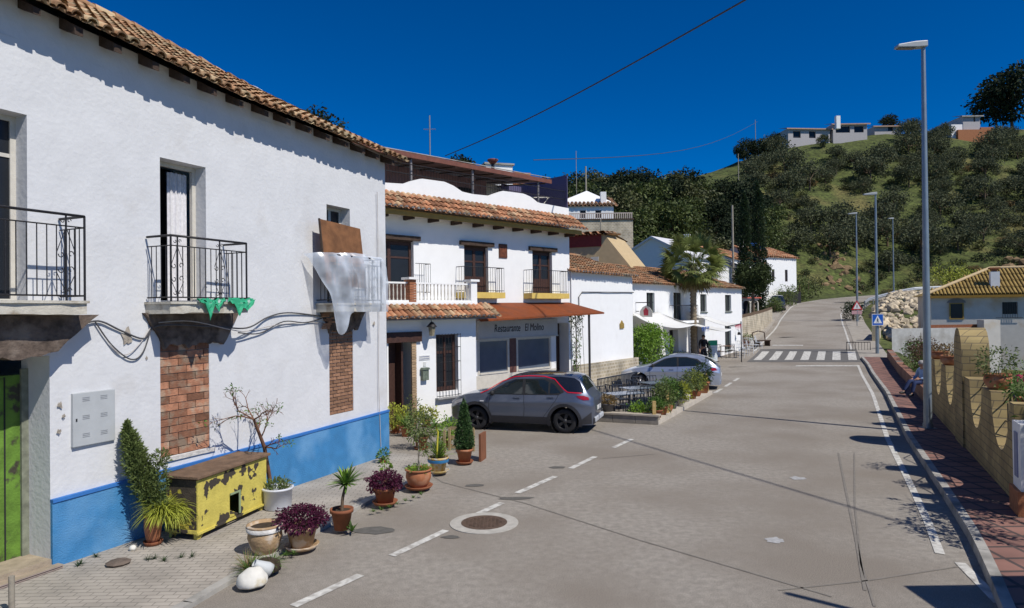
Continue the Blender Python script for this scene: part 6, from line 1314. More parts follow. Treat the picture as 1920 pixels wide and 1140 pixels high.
for i, (x, y, z, lab) in enumerate(((11.07, 18.27, .12, 'nearest and tallest looking street lamp beside the scalloped wall'), (23.02, 43.13, .25, 'second street lamp carrying the blue crossing sign'), (32.8, 64.9, 2.0, 'third street lamp by the red bordered warning sign'), (48.55, 86.8, 4.3, 'farthest street lamp behind the steel guard rail'))):
    o = proto if i == 0 else copy_tree(proto); o.location = (x, y, z); o['label'] = lab; o.rotation_euler = (0, radians(.35), (-.0, -.1, -.1, .3)[i])
t = thing('crossing_sign', 'square blue pedestrian crossing sign with white triangle on the second lamp post', 'road sign', (22.98, 42.95, 2.2), 0)
MB().box(-.36, .36, -.015, .015, 0, .72).build('sign_plate', mat('sign_blue', (.01, .09, .42), .4, .05, 4, 0), t); g = MB()
g.prism([(-.36, 0), (.36, 0), (.36, .025), (-.36, .025)], -.018, -.015); g.prism([(-.36, .695), (.36, .695), (.36, .72), (-.36, .72)], -.018, -.015); g.prism([(-.36, .025), (-.335, .025), (-.335, .695), (-.36, .695)], -.018, -.015); g.prism([(.335, .025), (.36, .025), (.36, .695), (.335, .695)], -.018, -.015); g.prism([(-.27, .14), (.27, .14), (0, .64)], -.019, -.0155); g.build('white_triangle', mat('sign_white', (.7, .7, .7), .4, .02, 4, 0), t)
g = MB(); g.tube([(0, -.022, .42), (-.01, -.022, .32)], .022, 6); g.tube([(-.01, -.022, .32), (.06, -.022, .2)], .014, 5); g.tube([(-.01, -.022, .32), (-.06, -.022, .19)], .014, 5); g.tube([(0, -.022, .39), (.07, -.022, .33)], .011, 5); g.tube([(0, -.022, .39), (-.07, -.022, .33)], .011, 5); g.lathe([(0, -.03), (.03, 0), (0, .03)], 8, (0, -.022, .46)); g.build('walking_figure', M_let, t)
t = thing('warning_sign', 'triangular warning sign with red border and white plate below on a short post', 'road sign', (30.95, 61.3, 1.62), -.1); MB().tube([(0, 0, 0), (0, 0, 2.3)], .035, 6).build('post', M_pole, t)
MB().prism([(-.48, 1.5), (.48, 1.5), (0, 2.35)], -.05, -.036).build('red_triangle', mat('sign_red2', (.45, .02, .03), .4, .05, 4, 0), t); MB().prism([(-.33, 1.58), (.33, 1.58), (0, 2.18)], -.056, -.051).build('white_field', MATS['sign_white'], t); g = MB(); g.box(-.03, .03, -.062, -.057, 1.68, 1.95); g.build('symbol', M_let, t)
g = MB(); g.prism([(-.45, 1.1), (.0, 1.1), (.0, 1.42), (-.45, 1.42)], -.05, -.036); g.prism([(.05, 1.1), (.42, 1.1), (.42, 1.42), (.05, 1.42)], -.05, -.036); g.build('supplementary_plate', mat('pinkish_plate', (.5, .3, .32), .5), t)
rp = [Vector((39.4, 76.2, 3.25)), Vector((41.6, 79.6, 3.6)), Vector((44.0, 82.0, 3.95)), Vector((47.2, 84.0, 4.5)), Vector((50.5, 85.6, 4.95)), Vector((54.5, 86.6, 5.1)), Vector((60, 87.2, 5.2)), Vector((68, 87.6, 5.25))]
t = thing('guard_rail', 'grey steel guard rail along the outside of the bend above the rubble', 'guard rail', (0, 0, 0)); g = MB()
for a, b_ in zip(rp, rp[1:]):
    for (z0, z1, o0, o1) in ((.42, .52, 0, .06), (.52, .60, .06, .02), (.60, .68, .02, .06), (.68, .80, .06, 0)):
        d = (b_-a).normalized(); n_ = Vector((d.y, -d.x, 0)); g.mesh([a+n_*o0+Vector((0, 0, z0)), b_+n_*o0+Vector((0, 0, z0)), b_+n_*o1+Vector((0, 0, z1)), a+n_*o1+Vector((0, 0, z1))], [(0, 1, 2, 3)])
g.build('beam', mat('rail_steel', (.36, .38, .41), .45, .1, 4, 0, metal=.3), t)
for a, b_ in zip(rp, rp[1:]):
    for k in range(2): p = a.lerp(b_, k/2); o = MB().box(-.05, .05, .03, .15, -.6, .78).build('post', M_pole, t); o.location = p
def rock(mb, c, s):
    vs = []; ph = Vector((R.uniform(0, 99), 0, 0)); rot = Matrix.Rotation(R.uniform(0, 6), 3, 'Z') @ Matrix.Rotation(R.uniform(0, 6), 3, 'X')
    V = [Vector(v) for v in ((0, 0, -1), (.72, -.52, -.45), (-.28, -.85, -.45), (-.89, 0, -.45), (-.28, .85, -.45), (.72, .52, -.45), (.28, -.85, .45), (-.72, -.52, .45), (-.72, .52, .45), (.28, .85, .45), (.89, 0, .45), (0, 0, 1))]
    F = [(0, 1, 2), (1, 0, 5), (0, 2, 3), (0, 3, 4), (0, 4, 5), (1, 5, 10), (2, 1, 6), (3, 2, 7), (4, 3, 8), (5, 4, 9), (1, 10, 6), (2, 6, 7), (3, 7, 8), (4, 8, 9), (5, 9, 10), (6, 10, 11), (7, 6, 11), (8, 7, 11), (9, 8, 11), (10, 9, 11)]
    sx = (s*R.uniform(.8, 1.3), s*R.uniform(.6, 1.1), s*R.uniform(.5, .85)); mb.mesh([Vector(c)+rot @ Vector((v.x*sx[0]*R.uniform(.75, 1.2), v.y*sx[1]*R.uniform(.75, 1.2), v.z*sx[2]*R.uniform(.75, 1.2))) for v in V], F)
g = MB()
for _ in range(800):
    px = R.uniform(1612, 1770); Y = R.uniform(50, 79); x = (px-960)/1280*Y; t_, q_ = tq(x, Y)
    if q_ < float(np.interp(t_, *QR))+2.6: continue
    rock(g, (x, Y, ground_z(x, Y)+.05), R.uniform(.2, .55))
o = g.build('rubble', mat('pale_rubble', (.50, .42, .30), .95, .2, 1.2, .5, 12, isl=.3)); tag(o, 'bank of pale broken rocks below the guard rail', 'rubble', kind='stuff')
g = MB()
for _ in range(60): px = R.uniform(1885, 2050); Y = R.uniform(95, 112); x = (px-960)/1280*Y; rock(g, (x, Y, ground_z(x, Y)+.3), R.uniform(.5, 1.5))
for _ in range(46): px = R.gauss(1565, 20); Y = R.uniform(106, 118); x = (px-960)/1280*Y; rock(g, (x, Y, ground_z(x, Y)-.1), R.uniform(.4, .9))
o = g.build('rubble', mat('ochre_rock', (.22, .15, .08), .95, .2, 1.2, .5, 12, isl=.3)); tag(o, 'scattered ochre rocks on the cut slope behind the bend', 'rubble', kind='stuff')
# small walls by the verge
t = thing('verge_wall', 'short pale wall stub at the verge beside the second street lamp', 'low wall', (26.6, 50.0, .4), 1.05); MB().box(0, 4.5, -.2, .2, -.3, 1.3).build('wall', M_stw, t); MB().box(-.05, .35, -.25, .25, -.3, 1.75).build('pillar', mat('pale_yellow_render', (.5, .43, .28), .9, .1, 6), t)
t = thing('verge_barrier', 'low black pedestrian barrier at the verge beyond the crossing', 'barrier', (22.1, 45.2, .3), -.1); g = MB(); g.tube([(0, 0, 0), (0, 0, .75), (1.5, 0, .75), (1.5, 0, 0)], .03, 6); g.build('frame', M_iron, t); g = MB()
for k in range(1, 8): g.tube([(k*.19, 0, .1), (k*.19, 0, .75)], .012, 4)
g.build('bars', M_iron, t)
# ---------------- overhead line, poles ----------------
M_upole = mat('weathered_pole', (.30, .27, .22), .9, .15, 5)
for (px, pyt, Y, lab, r_) in ((1373, 385, 62, 'weathered utility pole rising beside the small dark roofed house', .12), (1098, 312, 80, 'utility pole behind the pale roof of the upper terrace house', .14), (1384, 288, 120, 'thin pole on the hillside above the cypresses', .1), (1416, 225, 168, 'thin mast on the hill crest left of the long villa', .1), (1080, 283, 96, 'very thin mast left of the utility pole', .06), (1126, 410, 60, 'slim dark pole before the stone terrace wall', .08)):
    p = dep(px, pyt, Y); z0 = ground_z(p.x, p.y)-.3; o = MB().tube([(0, 0, 0), (0, 0, p.z-z0)], [r_, r_*.7], 7).build('utility_pole', M_upole); o.location = (p.x, p.y, z0); tag(o, lab, 'pole')
o = MB().tube([(0, 0, 0), (0, 0, 11.7)], [.16, .1], 10).build('utility_pole', M_upole); o.location = (16, -1, 0); tag(o, 'utility pole carrying the overhead cable behind the viewer', 'pole')
a = dep(835, 292, 45); m_ = dep(1397, 0, 20); b_ = Vector((16, -1, 11.6)); pts = []
for k in range(31):
    f = k/30
    if f < .6: q = a.lerp(m_, f/.6); q.z -= .3*sin(pi*f/.6)
    else: q = m_.lerp(b_, (f-.6)/.4)
    pts.append(q)
o = MB().tube(pts, .03, 6).build('overhead_cable', M_cable); tag(o, 'black overhead cable crossing the sky from the restaurant roof', 'cable')
a = dep(1000, 300, 60); b_ = dep(1420, 228, 165); pts = [a.lerp(b_, k/12)-Vector((0, 0, 2.5*sin(pi*k/12))) for k in range(13)]; o = MB().tube(pts, .035, 4).build('overhead_cable', M_cable); tag(o, 'faint thin cable sagging towards the mast on the hill crest', 'cable')
# unseen block and post, added only to cast shadows into the foreground
t = thing('shadow_block', 'unseen white block added to cast the shadow in the right foreground', 'house', (6.68, 2.0, 0)); MB().box(0, 4.5, 0, 4.68, 0, 2.95).build('wall', M_w3, t); MB().box(-.02, 4.6, -.1, 4.7, 2.951, 3.03).build('roof', M_tilebrn, t)
o = MB().tube([(0, 0, 0), (0, 0, 5.0)], [.06, .05], 8).build('shadow_post', M_pole); o.location = (6.5, 5.4, 0.1) ; tag(o, 'plain steel post added out of view to cast the diagonal shadow', 'post'); o.location = (6.45, 5.45, 0)
# ---------------- trees ----------------
def mk_tree(name, lab, cat, grp, kind, loc=(0, 0, 0), H=5.0, r=2.6, n=900, leaf=.34, col=None, tr=.18, lob=14, flat=.75):
    t = thing(name, lab, cat, loc, R.uniform(0, 6), grp); g = MB(); b = MB(); b.tube([(0, 0, -.5), (R.uniform(-.1, .1), .05, H*.25), (R.uniform(-.2, .2), 0, H*.5)], [tr, tr*.8, tr*.6], 7)
    for k in range(lob):
        d = rdir(.15); c = Vector((d.x*r*.68, d.y*r*.68, H*.62+d.z*r*.55*flat)); s_ = r*R.uniform(.28, .5)
        if c.z > H*.4 and k < 7: b.tube([(0, 0, H*.35), (c.x*.5, c.y*.5, lerp(H*.4, c.z, .6)), c], [tr*.5, tr*.35, tr*.12], 5)
        cloud(g, c, (s_, s_, s_*.8), int(n/lob), leaf, leaf*.6, .3, .15, .25)
    g.build('crown', col, t); b.build('trunk', M_bark, t); return t
L_oli = leafm('olive_leaf', (.094, .106, .056), .35, .2, .9); L_oak = leafm('oak_leaf', (.021, .034, .013), .35, .1, .9); L_scr = leafm('scrub_leaf', (.08, .09, .03), .45, .15); L_lime = leafm('lime_leaf', (.075, .10, .025), .4, .2)
def fam(mk, n): return [mk(i) for i in range(n)]
olives = fam(lambda i: mk_tree('olive_tree', 'x', 'tree', 'olive trees scattered over the grassy hillside', 0, H=R.uniform(3.8, 5.0), r=R.uniform(2.9, 3.9), n=1900, leaf=.42, col=L_oli, lob=16), 5)
oaks = fam(lambda i: mk_tree('oak_tree', 'x', 'tree', 'dark trees of the wood on the left slope', 1, H=R.uniform(6.5, 9), r=R.uniform(3.2, 4.2), n=2600, leaf=.48, col=(L_oak, L_oak, L_oak, L_scr, L_lime)[i], lob=20, flat=1.15), 5)
def mk_bush(i):
    t = thing('scrub_bush', 'x', 'bush', (0, 0, 0), 0, 'scrub bushes on the lower hillside'); g = MB()
    for k in range(6): cloud(g, (R.uniform(-.8, .8), R.uniform(-.8, .8), R.uniform(.3, .9)), (.7, .7, .55), 70, .28, .15, .3)
    g.build('foliage', (L_scr, L_oli, L_oak, L_dry)[i], t); MB().tube([(0, 0, -.3), (0, 0, .6)], .08, 5).build('stem', M_bark, t); return t
bushes = fam(mk_bush, 4)
used = set()
def place(fam_, i, x, y, lab, sc=None, dz=0):
    p = fam_[i]; o = p if p.name not in used else copy_tree(p); used.add(p.name); s_ = sc or R.uniform(.75, 1.2)
    o.location = (x, y, ground_z(x, y)+dz); o.rotation_euler = (0, 0, R.uniform(0, 6.28)); o.scale = (s_, s_, s_*R.uniform(.85, 1.1)); o['label'] = lab; return o
pts = []
def ok(px, Y, md):
    x = (px-960)/1280*Y
    for (a, b_) in pts:
        if (a-x)**2+(b_-Y)**2 < md*md: return False
    return True
RR = random.Random(21)
def clear(px, Y):                                                # open grass patches and buildings kept free
    p = Vector(((px-960)/1280*Y, Y, 0)); z = ground_z(p.x, p.y); q = CM.to_3x3().transposed() @ (Vector((p.x, p.y, z+2))-Vector((0, 0, CH))); py = 570-1280*q.y/-q.z
    if 1530 < px < 1725 and 345 < py < 420 and not (1630 < px < 1700 and py > 372): return False
    if 1745 < px < 1810 and 400 < py < 440: return False
    if 1530 < px < 1600 and 470 < py < 540: return False
    if 1480 < px < 1560 and 282 < py < 318: return False
    if 1465 < px < 1700 and py < 285: return False
    if 1780 < px < 1865 and py < 285: return False
    if 1200 < px < 1380 and py < 322 and Y > 130: return RR.random() < .3
    return True
n = 0
for _ in range(6000):
    px = RR.uniform(1400, 2080); Y = RR.uniform(112, 170); 
    if px < 1480 and Y < 120: continue
    if not ok(px, Y, 5.4) or not clear(px, Y) or n > 165: continue
    x = (px-960)/1280*Y; pts.append((x, Y)); place(olives, n % 5, x, Y, 'grey green olive tree standing on the grassy hillside'); n += 1
n = 0
for _ in range(6000):
    px = RR.uniform(1020, 1440); Y = RR.uniform(84, 138)
    if px > 1140 and Y > 126: continue
    if px > 1380 and Y < 98: continue
    if not ok(px, Y, 4.3) or n > 150: continue
    if not clear(px, Y): continue
    x = (px-960)/1280*Y; pts.append((x, Y)); i = RR.choice((0, 1, 2, 0, 1, 2, 3, 4)) if Y > 95 else RR.choice((3, 4, 3, 0)); place(oaks, i, x, Y, 'dark green tree in the dense wood on the slope'); n += 1
n = 0
for _ in range(5000):
    px = RR.uniform(1440, 2080); Y = RR.uniform(100, 172)
    if RR.random() < (Y-100)/75: continue
    if px < 1660 and Y < 106: continue
    if not ok(px, Y, 2.6) or n > 240 or not clear(px, Y): continue
    x = (px-960)/1280*Y; z = ground_z(x, Y)
    pts.append((x, Y)); place(bushes, n % 4 if n % 8 < 7 else 0, x, Y, 'small scrub bush on the hillside'); n += 1
for px, Y, sc_, i, lab in ((1905, 176, 2.5, 0, 'very large dark tree on the crest at the right of the white cube house'), (1875, 178, 1.7, 1, 'dark tree filling the crest between cube house and largest tree'), (1400, 166, .75, 2, 'dark tree clump on the crest left of the long villa'), (1425, 166, .85, 0, 'rounded dark tree on the crest by the thin mast'), (1455, 166, .75, 1, 'dark tree directly left of the long villa'), (1548, 168, .45, 3, 'light green tree in front of the long villa'),
     (1672, 180, .8, 0, 'tree standing behind the low hilltop cottage'), (1715, 176, .7, 2, 'tree to the right of the low hilltop cottage'), (1075, 112, 1.15, 1, 'tall dark tree on the skyline left of the utility pole'), (1100, 116, 1.2, 0, 'tall dark tree on the skyline behind the utility pole'), (1125, 118, 1.0, 2, 'tall dark tree on the skyline right of the utility pole'), (1160, 122, .8, 0, 'dark tree where the skyline begins to rise')):
    place(oaks, i, (px-960)/1280*Y, Y, lab, sc_)
def toptree(px, py, Y, r_, lab):
    p = dep(px, py, Y); z0 = ground_z(p.x, Y); H = p.z-z0; t = thing('tall_tree', lab, 'tree', (p.x, Y, z0)); g = MB()
    for k in range(22): d = rdir(.1); cloud(g, Vector((d.x*r_*.7, d.y*r_*.7, H-r_+d.z*r_*.7)), (r_*.4, r_*.4, r_*.35), 90, .3, .16, .2)
    g.build('crown', L_oak, t); MB().tube([(0, 0, 0), (.1, 0, H*.5), (0, 0, H-r_)], [.3, .22, .12], 8).build('trunk', M_bark, t)
toptree(590, 203, 44, 2.1, 'dark treetop showing above the ridge of the large whitewashed house'); toptree(862, 290, 52, 1.0, 'small treetop showing above the restaurant pergola roof'); toptree(1192, 325, 100, 1.2, 'small tree on the skyline above the wood') 
# cypresses, round tree and palm by the bend
def cypress(px, pyt, Y, r_, lab):
    p = dep(px, pyt, Y); z0 = ground_z(p.x, Y); H = p.z-z0; t = thing('cypress_tree', lab, 'cypress', (p.x, Y, z0), 0, 'cypress trees by the bend'); g = MB(); n = 26
    for k in range(n): f = k/(n-1); rr = r_*sin(pi*min(1, .18+f*.82))**.6+.08; cloud(g, (R.uniform(-.08, .08), 0, .8+f*(H-.8)), (rr, rr, H/n*1.2), 240, .32, .13, 1.5, .2, .2)
    g.build('crown', L_dark, t); MB().tube([(0, 0, -.2), (0, 0, H*.8)], [.16, .05], 6).build('trunk', M_bark, t)
L_dark = leafm('cypress_leaf', (.024, .045, .016))
cypress(1395, 372, 66, .62, 'left one of the two tall cypresses by the bend'); cypress(1421, 352, 68, .72, 'right and taller one of the two cypresses by the bend')
p = dep(1412, 560, 58); t = thing('umbrella_tree', 'dense rounded dark tree in front of the two cypresses', 'tree', (p.x, 58, hh(66))); g = MB()
for k in range(34): d = rdir(); c = Vector((d.x*1.15, d.y*1.15, 4.6+d.z*1.0)); cloud(g, c, (.55, .55, .45), 170, .24, .12, .3, .1)
g.build('crown', leafm('umbrella_leaf', (.05, .07, .022), .35, .15, .9), t); MB().tube([(0, 0, -.3), (0, 0, 3.8)], [.18, .12], 7).build('trunk', M_bark, t)
for px, Y, r_, col, lab in ((1414, 64, 1.0, L_lime, 'bright vine covered bush behind the roadside wall'), (1452, 76, 1.1, L_olive, 'bush in front of the dark parked car'), (1404, 60.5, .6, L_yel, 'yellow green bush beside the arched porch'), (1500, 92, 2.0, L_olive, 'green thicket under the house with the solar panel'), (1516, 96, 2.2, L_scr, 'scrubby thicket beside the top of the road'), (1475, 84, 1.6, L_olive, 'hedge beside the white house with solar panel'), (1600, 66, 1.1, L_dark, 'dark bush at the foot of the warning sign'), (1783, 96, 3.0, L_yel, 'round yellow flowering bush on the lower hillside'), (1215, 50, 1.3, L_green, 'green tree tops between gable house and stone terrace'),
        (1190, 72, 2.6, L_lime, 'large bright green tree beside the stone terrace wall'), (1225, 78, 2.6, L_olive, 'broad green tree behind the gable house'), (1160, 64, 1.6, L_olive, 'green bush on the slope below the stone terrace wall'), (1265, 76, 2.4, L_lime, 'bright green tree just above the palm crown'), (1310, 80, 2.6, L_green, 'leafy tree on the slope right of the palm crown')):
    x = (px-960)/1280*Y; t = thing('garden_bush', lab, 'bush', (x, Y, ground_z(x, Y))); g = MB()
    for k in range(14): d = rdir(.2); cloud(g, (d.x*r_*.6, d.y*r_*.6, r_*.8+d.z*r_*.55), (r_*.42, r_*.42, r_*.38), 90, .09+.08*r_, .05+.04*r_, .3)
    g.build('foliage', col, t); MB().tube([(0, 0, -.3), (0, 0, r_)], .08, 5).build('stem', M_bark, t)
t = thing('fan_palm', 'fan palm with shaggy crown in front of the bar', 'palm', (10.62, 40.0, .05)); H = 5.85
g = MB(); g.tube([(.0, 0, 0), (.02, 0, .5), (.0, 0, 2), (.02, 0, 4), (.0, 0, H)], [.26, .19, .17, .17, .19], 12)
for k in range(24): z = .3+k*.2; g.lathe([(.185, 0), (.205, .03), (.185, .12)], 10, (0, 0, z))
g.build('trunk', mat('palm_trunk', (.24, .19, .13), .95, .25, 8, .7, 25), t)
g = MB(); gd = MB(); st = MB()
for k in range(104):
    a = k*2.399; f = k/103; el = lerp(1.35, -1.25, f**.7); d = Vector((cos(a)*cos(el), sin(a)*cos(el), sin(el))); b0 = Vector((cos(a)*.1, sin(a)*.1, H+.1*(1-f))); ll = R.uniform(1.0, 1.4)*(1.15 if el > .5 else 1 if el > -.6 else .65); q = b0+d*ll+Vector((0, 0, -.10*ll)); mb = g if f < .8 else gd
    st.tube([b0, b0+d*ll*.5, q], .014, 4, cap=False); side = d.cross(Vector((0, 0, 1))); side = side.normalized() if side.length > .05 else Vector((1, 0, 0)); side = (Matrix.Rotation(R.uniform(-1.1, 1.1), 3, d) @ side).normalized(); up = side.cross(d)
    for j in range(13):
        th = (j-6)/6*1.25; dd = (d*cos(th)+side*sin(th)+up*.12*cos(th*2)).normalized(); l_ = R.uniform(.75, 1.05)*(1-.25*abs(th)/1.3); w_ = .075; p = q; xx = dd.cross(up).normalized(); vs = []
        for s_ in range(4):
            ff = s_/3; ww = w_*(1-ff)**.7*(.6 if s_ == 0 else 1); vs += [p-xx*ww, p+xx*ww]; p = p+dd*l_/3; dd = (dd+Vector((0, 0, -1.0*ff-.12))).normalized()
        mb.mesh(vs, [(2*s_, 2*s_+1, 2*s_+3, 2*s_+2) for s_ in range(3)])
g.build('fronds', leafm('palm_leaf', (.16, .19, .05), .35), t); gd.build('dead_fronds', leafm('palm_dead', (.17, .13, .05), .35), t); st.build('stalks', M_stem, t)
# ---------------- bar terrace ----------------
tt = make_table('x', .7, .9, 'brown tables on the bar terrace', mat('brown_table', (.16, .085, .05), .6, .2, 8), M_beam); ch2 = make_chair('x', 'white metal chairs by the bar', mat('white_metal', (.62, .64, .66), .4, .05, 6, 0)); ch3 = make_chair('x', 'dark chairs on the bar terrace', M_beam)
def gxy(px, Y): return ((px-960)/1280*Y, Y)
for i, (px, Y, lab) in enumerate(((1262, 38.5, 'brown table left of the palm trunk'), (1285, 39.8, 'brown table close behind the palm trunk'), (1362, 44.2, 'brown table right of the white menu board'))): x, y = gxy(px, Y); put(tt, x, y, .9, lab, i == 0, hh(tq(x, y)[0]))
for i, (px, Y, rz, lab) in enumerate(((1246, 38.2, 1.5, 'dark chair left of the table left of the palm'), (1274, 38.0, -.4, 'dark chair in front of the table left of the palm'), (1290, 38.9, .2, 'dark chair in front of the palm trunk'), (1352, 43.4, .5, 'dark chair beside the white menu board'), (1372, 43.8, 2.5, 'dark chair in front of the rightmost brown table'))): x, y = gxy(px, Y); put(ch3, x, y, rz, lab, i == 0, hh(tq(x, y)[0]))
for i, (px, Y, rz, lab) in enumerate(((1386, 43.5, .4, 'white chair nearest the crossing'), (1397, 44.6, .9, 'second white chair from the crossing'), (1406, 45.6, 1.2, 'third white chair from the crossing'), (1414, 46.9, .7, 'fourth white chair from the crossing'), (1388, 45.6, 2.2, 'white chair behind the nearest one'), (1400, 47.4, 2.6, 'white chair closest to the orange pots'), (1422, 48.4, 1.0, 'white chair at the far end by the dark bench'))): x, y = gxy(px, Y); put(ch2, x, y, rz, lab, i == 0, hh(tq(x, y)[0]))
x, y = gxy(1428, 49.5); t = thing('dark_bench', 'dark curved bench end beyond the white chairs', 'bench', (x, y, hh(tq(x, y)[0])), .6); g = MB(); g.box(-.7, .7, -.25, .25, .4, .46); g.build('seat', M_beam, t); g = MB(); g.tube([(-.7, .25, .45), (-.7, .32, 1.0), (0, .34, 1.12), (.7, .32, 1.0), (.7, .25, .45)], .04, 6); g.build('backrest', M_beam, t)
for x_ in (-.6, .6): MB().box(x_-.04, x_+.04, -.22, .22, 0, .4).build('leg', M_beam, t)
x, y = gxy(1335, 41.6); t = thing('menu_board', 'white menu board with green heading standing at the roadside by the bar', 'menu board', (x, y, .1), .35); MB().box(-.32, .32, -.03, .03, .08, 1.35).build('panel', mat('board_white', (.6, .65, .66), .5, .08, 14), t); MB().box(-.325, .325, -.036, -.031, 1.05, 1.36).build('green_heading', mat('board_green', (.02, .3, .16), .5), t)
g = MB()
for k in range(7): z = .25+k*.11; g.box(-.24, R.uniform(.05, .24), -.036, -.031, z, z+.03)
g.build('text_lines', mat('board_lines', (.35, .45, .5), .6), t); g = MB(); g.box(-.32, -.27, -.2, .2, 0, .08); g.box(.27, .32, -.2, .2, 0, .08); g.build('foot', M_iron, t)
for (px, Y, lab, pr, ph, col, rr, hh_, n, m) in ((1278, 39.3, 'leafy plant on the bar terrace left of the palm', .18, .4, L_bright, .42, .5, 420, M_terra), (1368, 47.5, 'tall pot plant under the lower bar window', .22, .5, L_green, .45, 1.1, 520, M_terra), (1388, 48.6, 'orange clay pot with ochre plant at the bar corner', .34, .6, L_dry, .4, .4, 260, M_terra), (1398, 49.4, 'second clay pot with green plant at the bar corner', .3, .5, L_green, .4, .5, 300, M_terra), (1326, 41.3, 'tall thin plant between the standing person and the menu board', .14, .3, L_olive, .2, .9, 260, M_terra), (1206, 34.2, 'small clay pot at the corner of the plain white house', .14, .26, L_olive, .2, .3, 160, M_terra)):
    x, y = gxy(px, Y); t = thing('potted_plant', lab, 'potted plant', (x, y, hh(tq(x, y)[0])), 0, 'potted plants at the bar'); zt = pot(t, pr, ph, m=m, saucer=False); simple(col, rr, hh_, n, .13, .06)(t, zt)
for i, (c, lab) in enumerate((((.02, .08, .3), 'small navy pennants hanging under the left end of the sail awnings'), ((.45, .03, .06), 'small red pennants hanging under the right end of the sail awnings'))):
    g = MB()
    for k in range(5): x0 = (3.0 if i == 0 else 8.0)+k*.22; p = world4(x0, -2.42, 2.42); q = world4(x0+.16, -2.42, 2.42); m_ = (p+q)/2-Vector((0, 0, .3)); g.mesh([p, q, m_, p+Vector((.01, .01, 0)), q+Vector((.01, .01, 0)), m_+Vector((.01, .01, 0))], [(0, 1, 2), (5, 4, 3)])
    o = g.build('pennant_string', mat('pennant_%d' % i, c, .7)); tag(o, lab, 'pennants')
g = MB(); g.tube([world4(6.8, -2.4, 2.35), world4(9.0, -2.4, 2.45)], .03, 5); g.tube([world4(9.0, -2.4, 0), world4(9.0, -2.4, 2.6)], .035, 5); o = g.build('sail_pole', M_iron); tag(o, 'thin dark pole holding the right corner of the sail awnings', 'pole')
# ---------------- people ----------------
M_skin = mat('skin', (.42, .24, .16), .6, .05, 10, 0)
def skinmesh(name, chains, m, parent=None, sub=2):
    vs = []; es = []; rs = []; idx = {}
    for ch in chains:
        prev = None
        for (p, r_) in ch:
            key = tuple(round(c, 3) for c in p)
            if key not in idx: idx[key] = len(vs); vs.append(p); rs.append(r_)
            i = idx[key]
            if prev is not None: es.append((prev, i))
            prev = i
    me = bpy.data.meshes.new(name); me.from_pydata(vs, es, []); o = bpy.data.objects.new(name, me); COL.objects.link(o); o.parent = parent
    s_ = o.modifiers.new('skin', 'SKIN'); s_.use_smooth_shade = True
    for i, v in enumerate(me.skin_vertices[0].data): v.radius = (rs[i], rs[i]) if not isinstance(rs[i], tuple) else rs[i]; v.use_root = (i == 0)
    u = o.modifiers.new('sub', 'SUBSURF'); u.levels = sub; u.render_levels = sub; me.materials.append(m)
    dg = bpy.context.evaluated_depsgraph_get(); me2 = bpy.data.meshes.new_from_object(o.evaluated_get(dg)); bpy.data.objects.remove(o); me2.name = name
    q = bpy.data.objects.new(name, me2); COL.objects.link(q); q.parent = parent; me2.materials.clear(); me2.materials.append(m)
    for p_ in me2.polygons: p_.use_smooth = True
    return q
def head(body, c, f, hairc, hr=.115):
    """face details on the head at c looking along f"""
    c = Vector(c); f = Vector(f).normalized(); s_ = Vector((-f.y, f.x, 0)).normalized(); g = MB()
    g.lathe([(0, -.09), (.06, -.075), (.092, -.02), (.098, .04), (.075, .10), (.03, .125), (0, .13)], 16, c); g.tube([c+f*.085+Vector((0, 0, .01)), c+f*.12+Vector((0, 0, -.02))], [.012, .016], 6)
    for e in (-1, 1): g.tube([c+s_*e*.09+Vector((0, 0, -.02)), c+s_*e*.105+Vector((0, 0, .02))], .016, 6)
    g.build('face', M_skin, body); g = MB()
    for e in (-1, 1): g.tube([c+f*.088+s_*e*.033+Vector((0, 0, .022)), c+f*.098+s_*e*.033+Vector((0, 0, .022))], .009, 6)
    g.tube([c+f*.092-s_*.025+Vector((0, 0, -.045)), c+f*.092+s_*.025+Vector((0, 0, -.045))], .006, 5); g.build('eyes_and_mouth', M_let, body)
    g = MB(); vs = []; n = 16
    for i in range(n):
        for j in range(7):
            a = 2*pi*i/n; d = Vector((cos(a), sin(a), 0)); back = 1 if d.dot(f) < .3 else 0; z = lerp(.02 if not back else -.06, .14, j/6); rr = .108*sqrt(max(0.02, 1-((z-.03)/.118)**2)); v = c+d*rr-f*.008+Vector((0, 0, z)); vs.append(v)
    g.mesh(vs, [(i*7+j, ((i+1) % n)*7+j, ((i+1) % n)*7+j+1, i*7+j+1) for i in range(n) for j in range(6)]+[tuple(i*7+6 for i in range(n))], True); g.build('hair', hairc, body)
def hand_chains(w, d, s_):
    """palm and five fingers from wrist w along d, s_ = thumb side"""
    w = Vector(w); d = Vector(d).normalized(); s_ = Vector(s_).normalized(); out = [[(tuple(w), .025), (tuple(w+d*.05), (.034)), (tuple(w+d*.085), .034)]]
    for k, (o_, l_) in enumerate(((.027, .07), (.009, .078), (-.009, .072), (-.026, .056))): b0 = w+d*.085; e = d*.8+Vector((0, 0, -.35)); out.append([(tuple(b0), .034), (tuple(b0+s_*o_+d*.02), .010), (tuple(b0+s_*o_+d*l_*.6), .009), (tuple(b0+s_*o_+e*l_), .007)])
    out.append([(tuple(w+d*.05), .034), (tuple(w+d*.055+s_*.04), .012), (tuple(w+d*.09+s_*.055), .009)]); return out
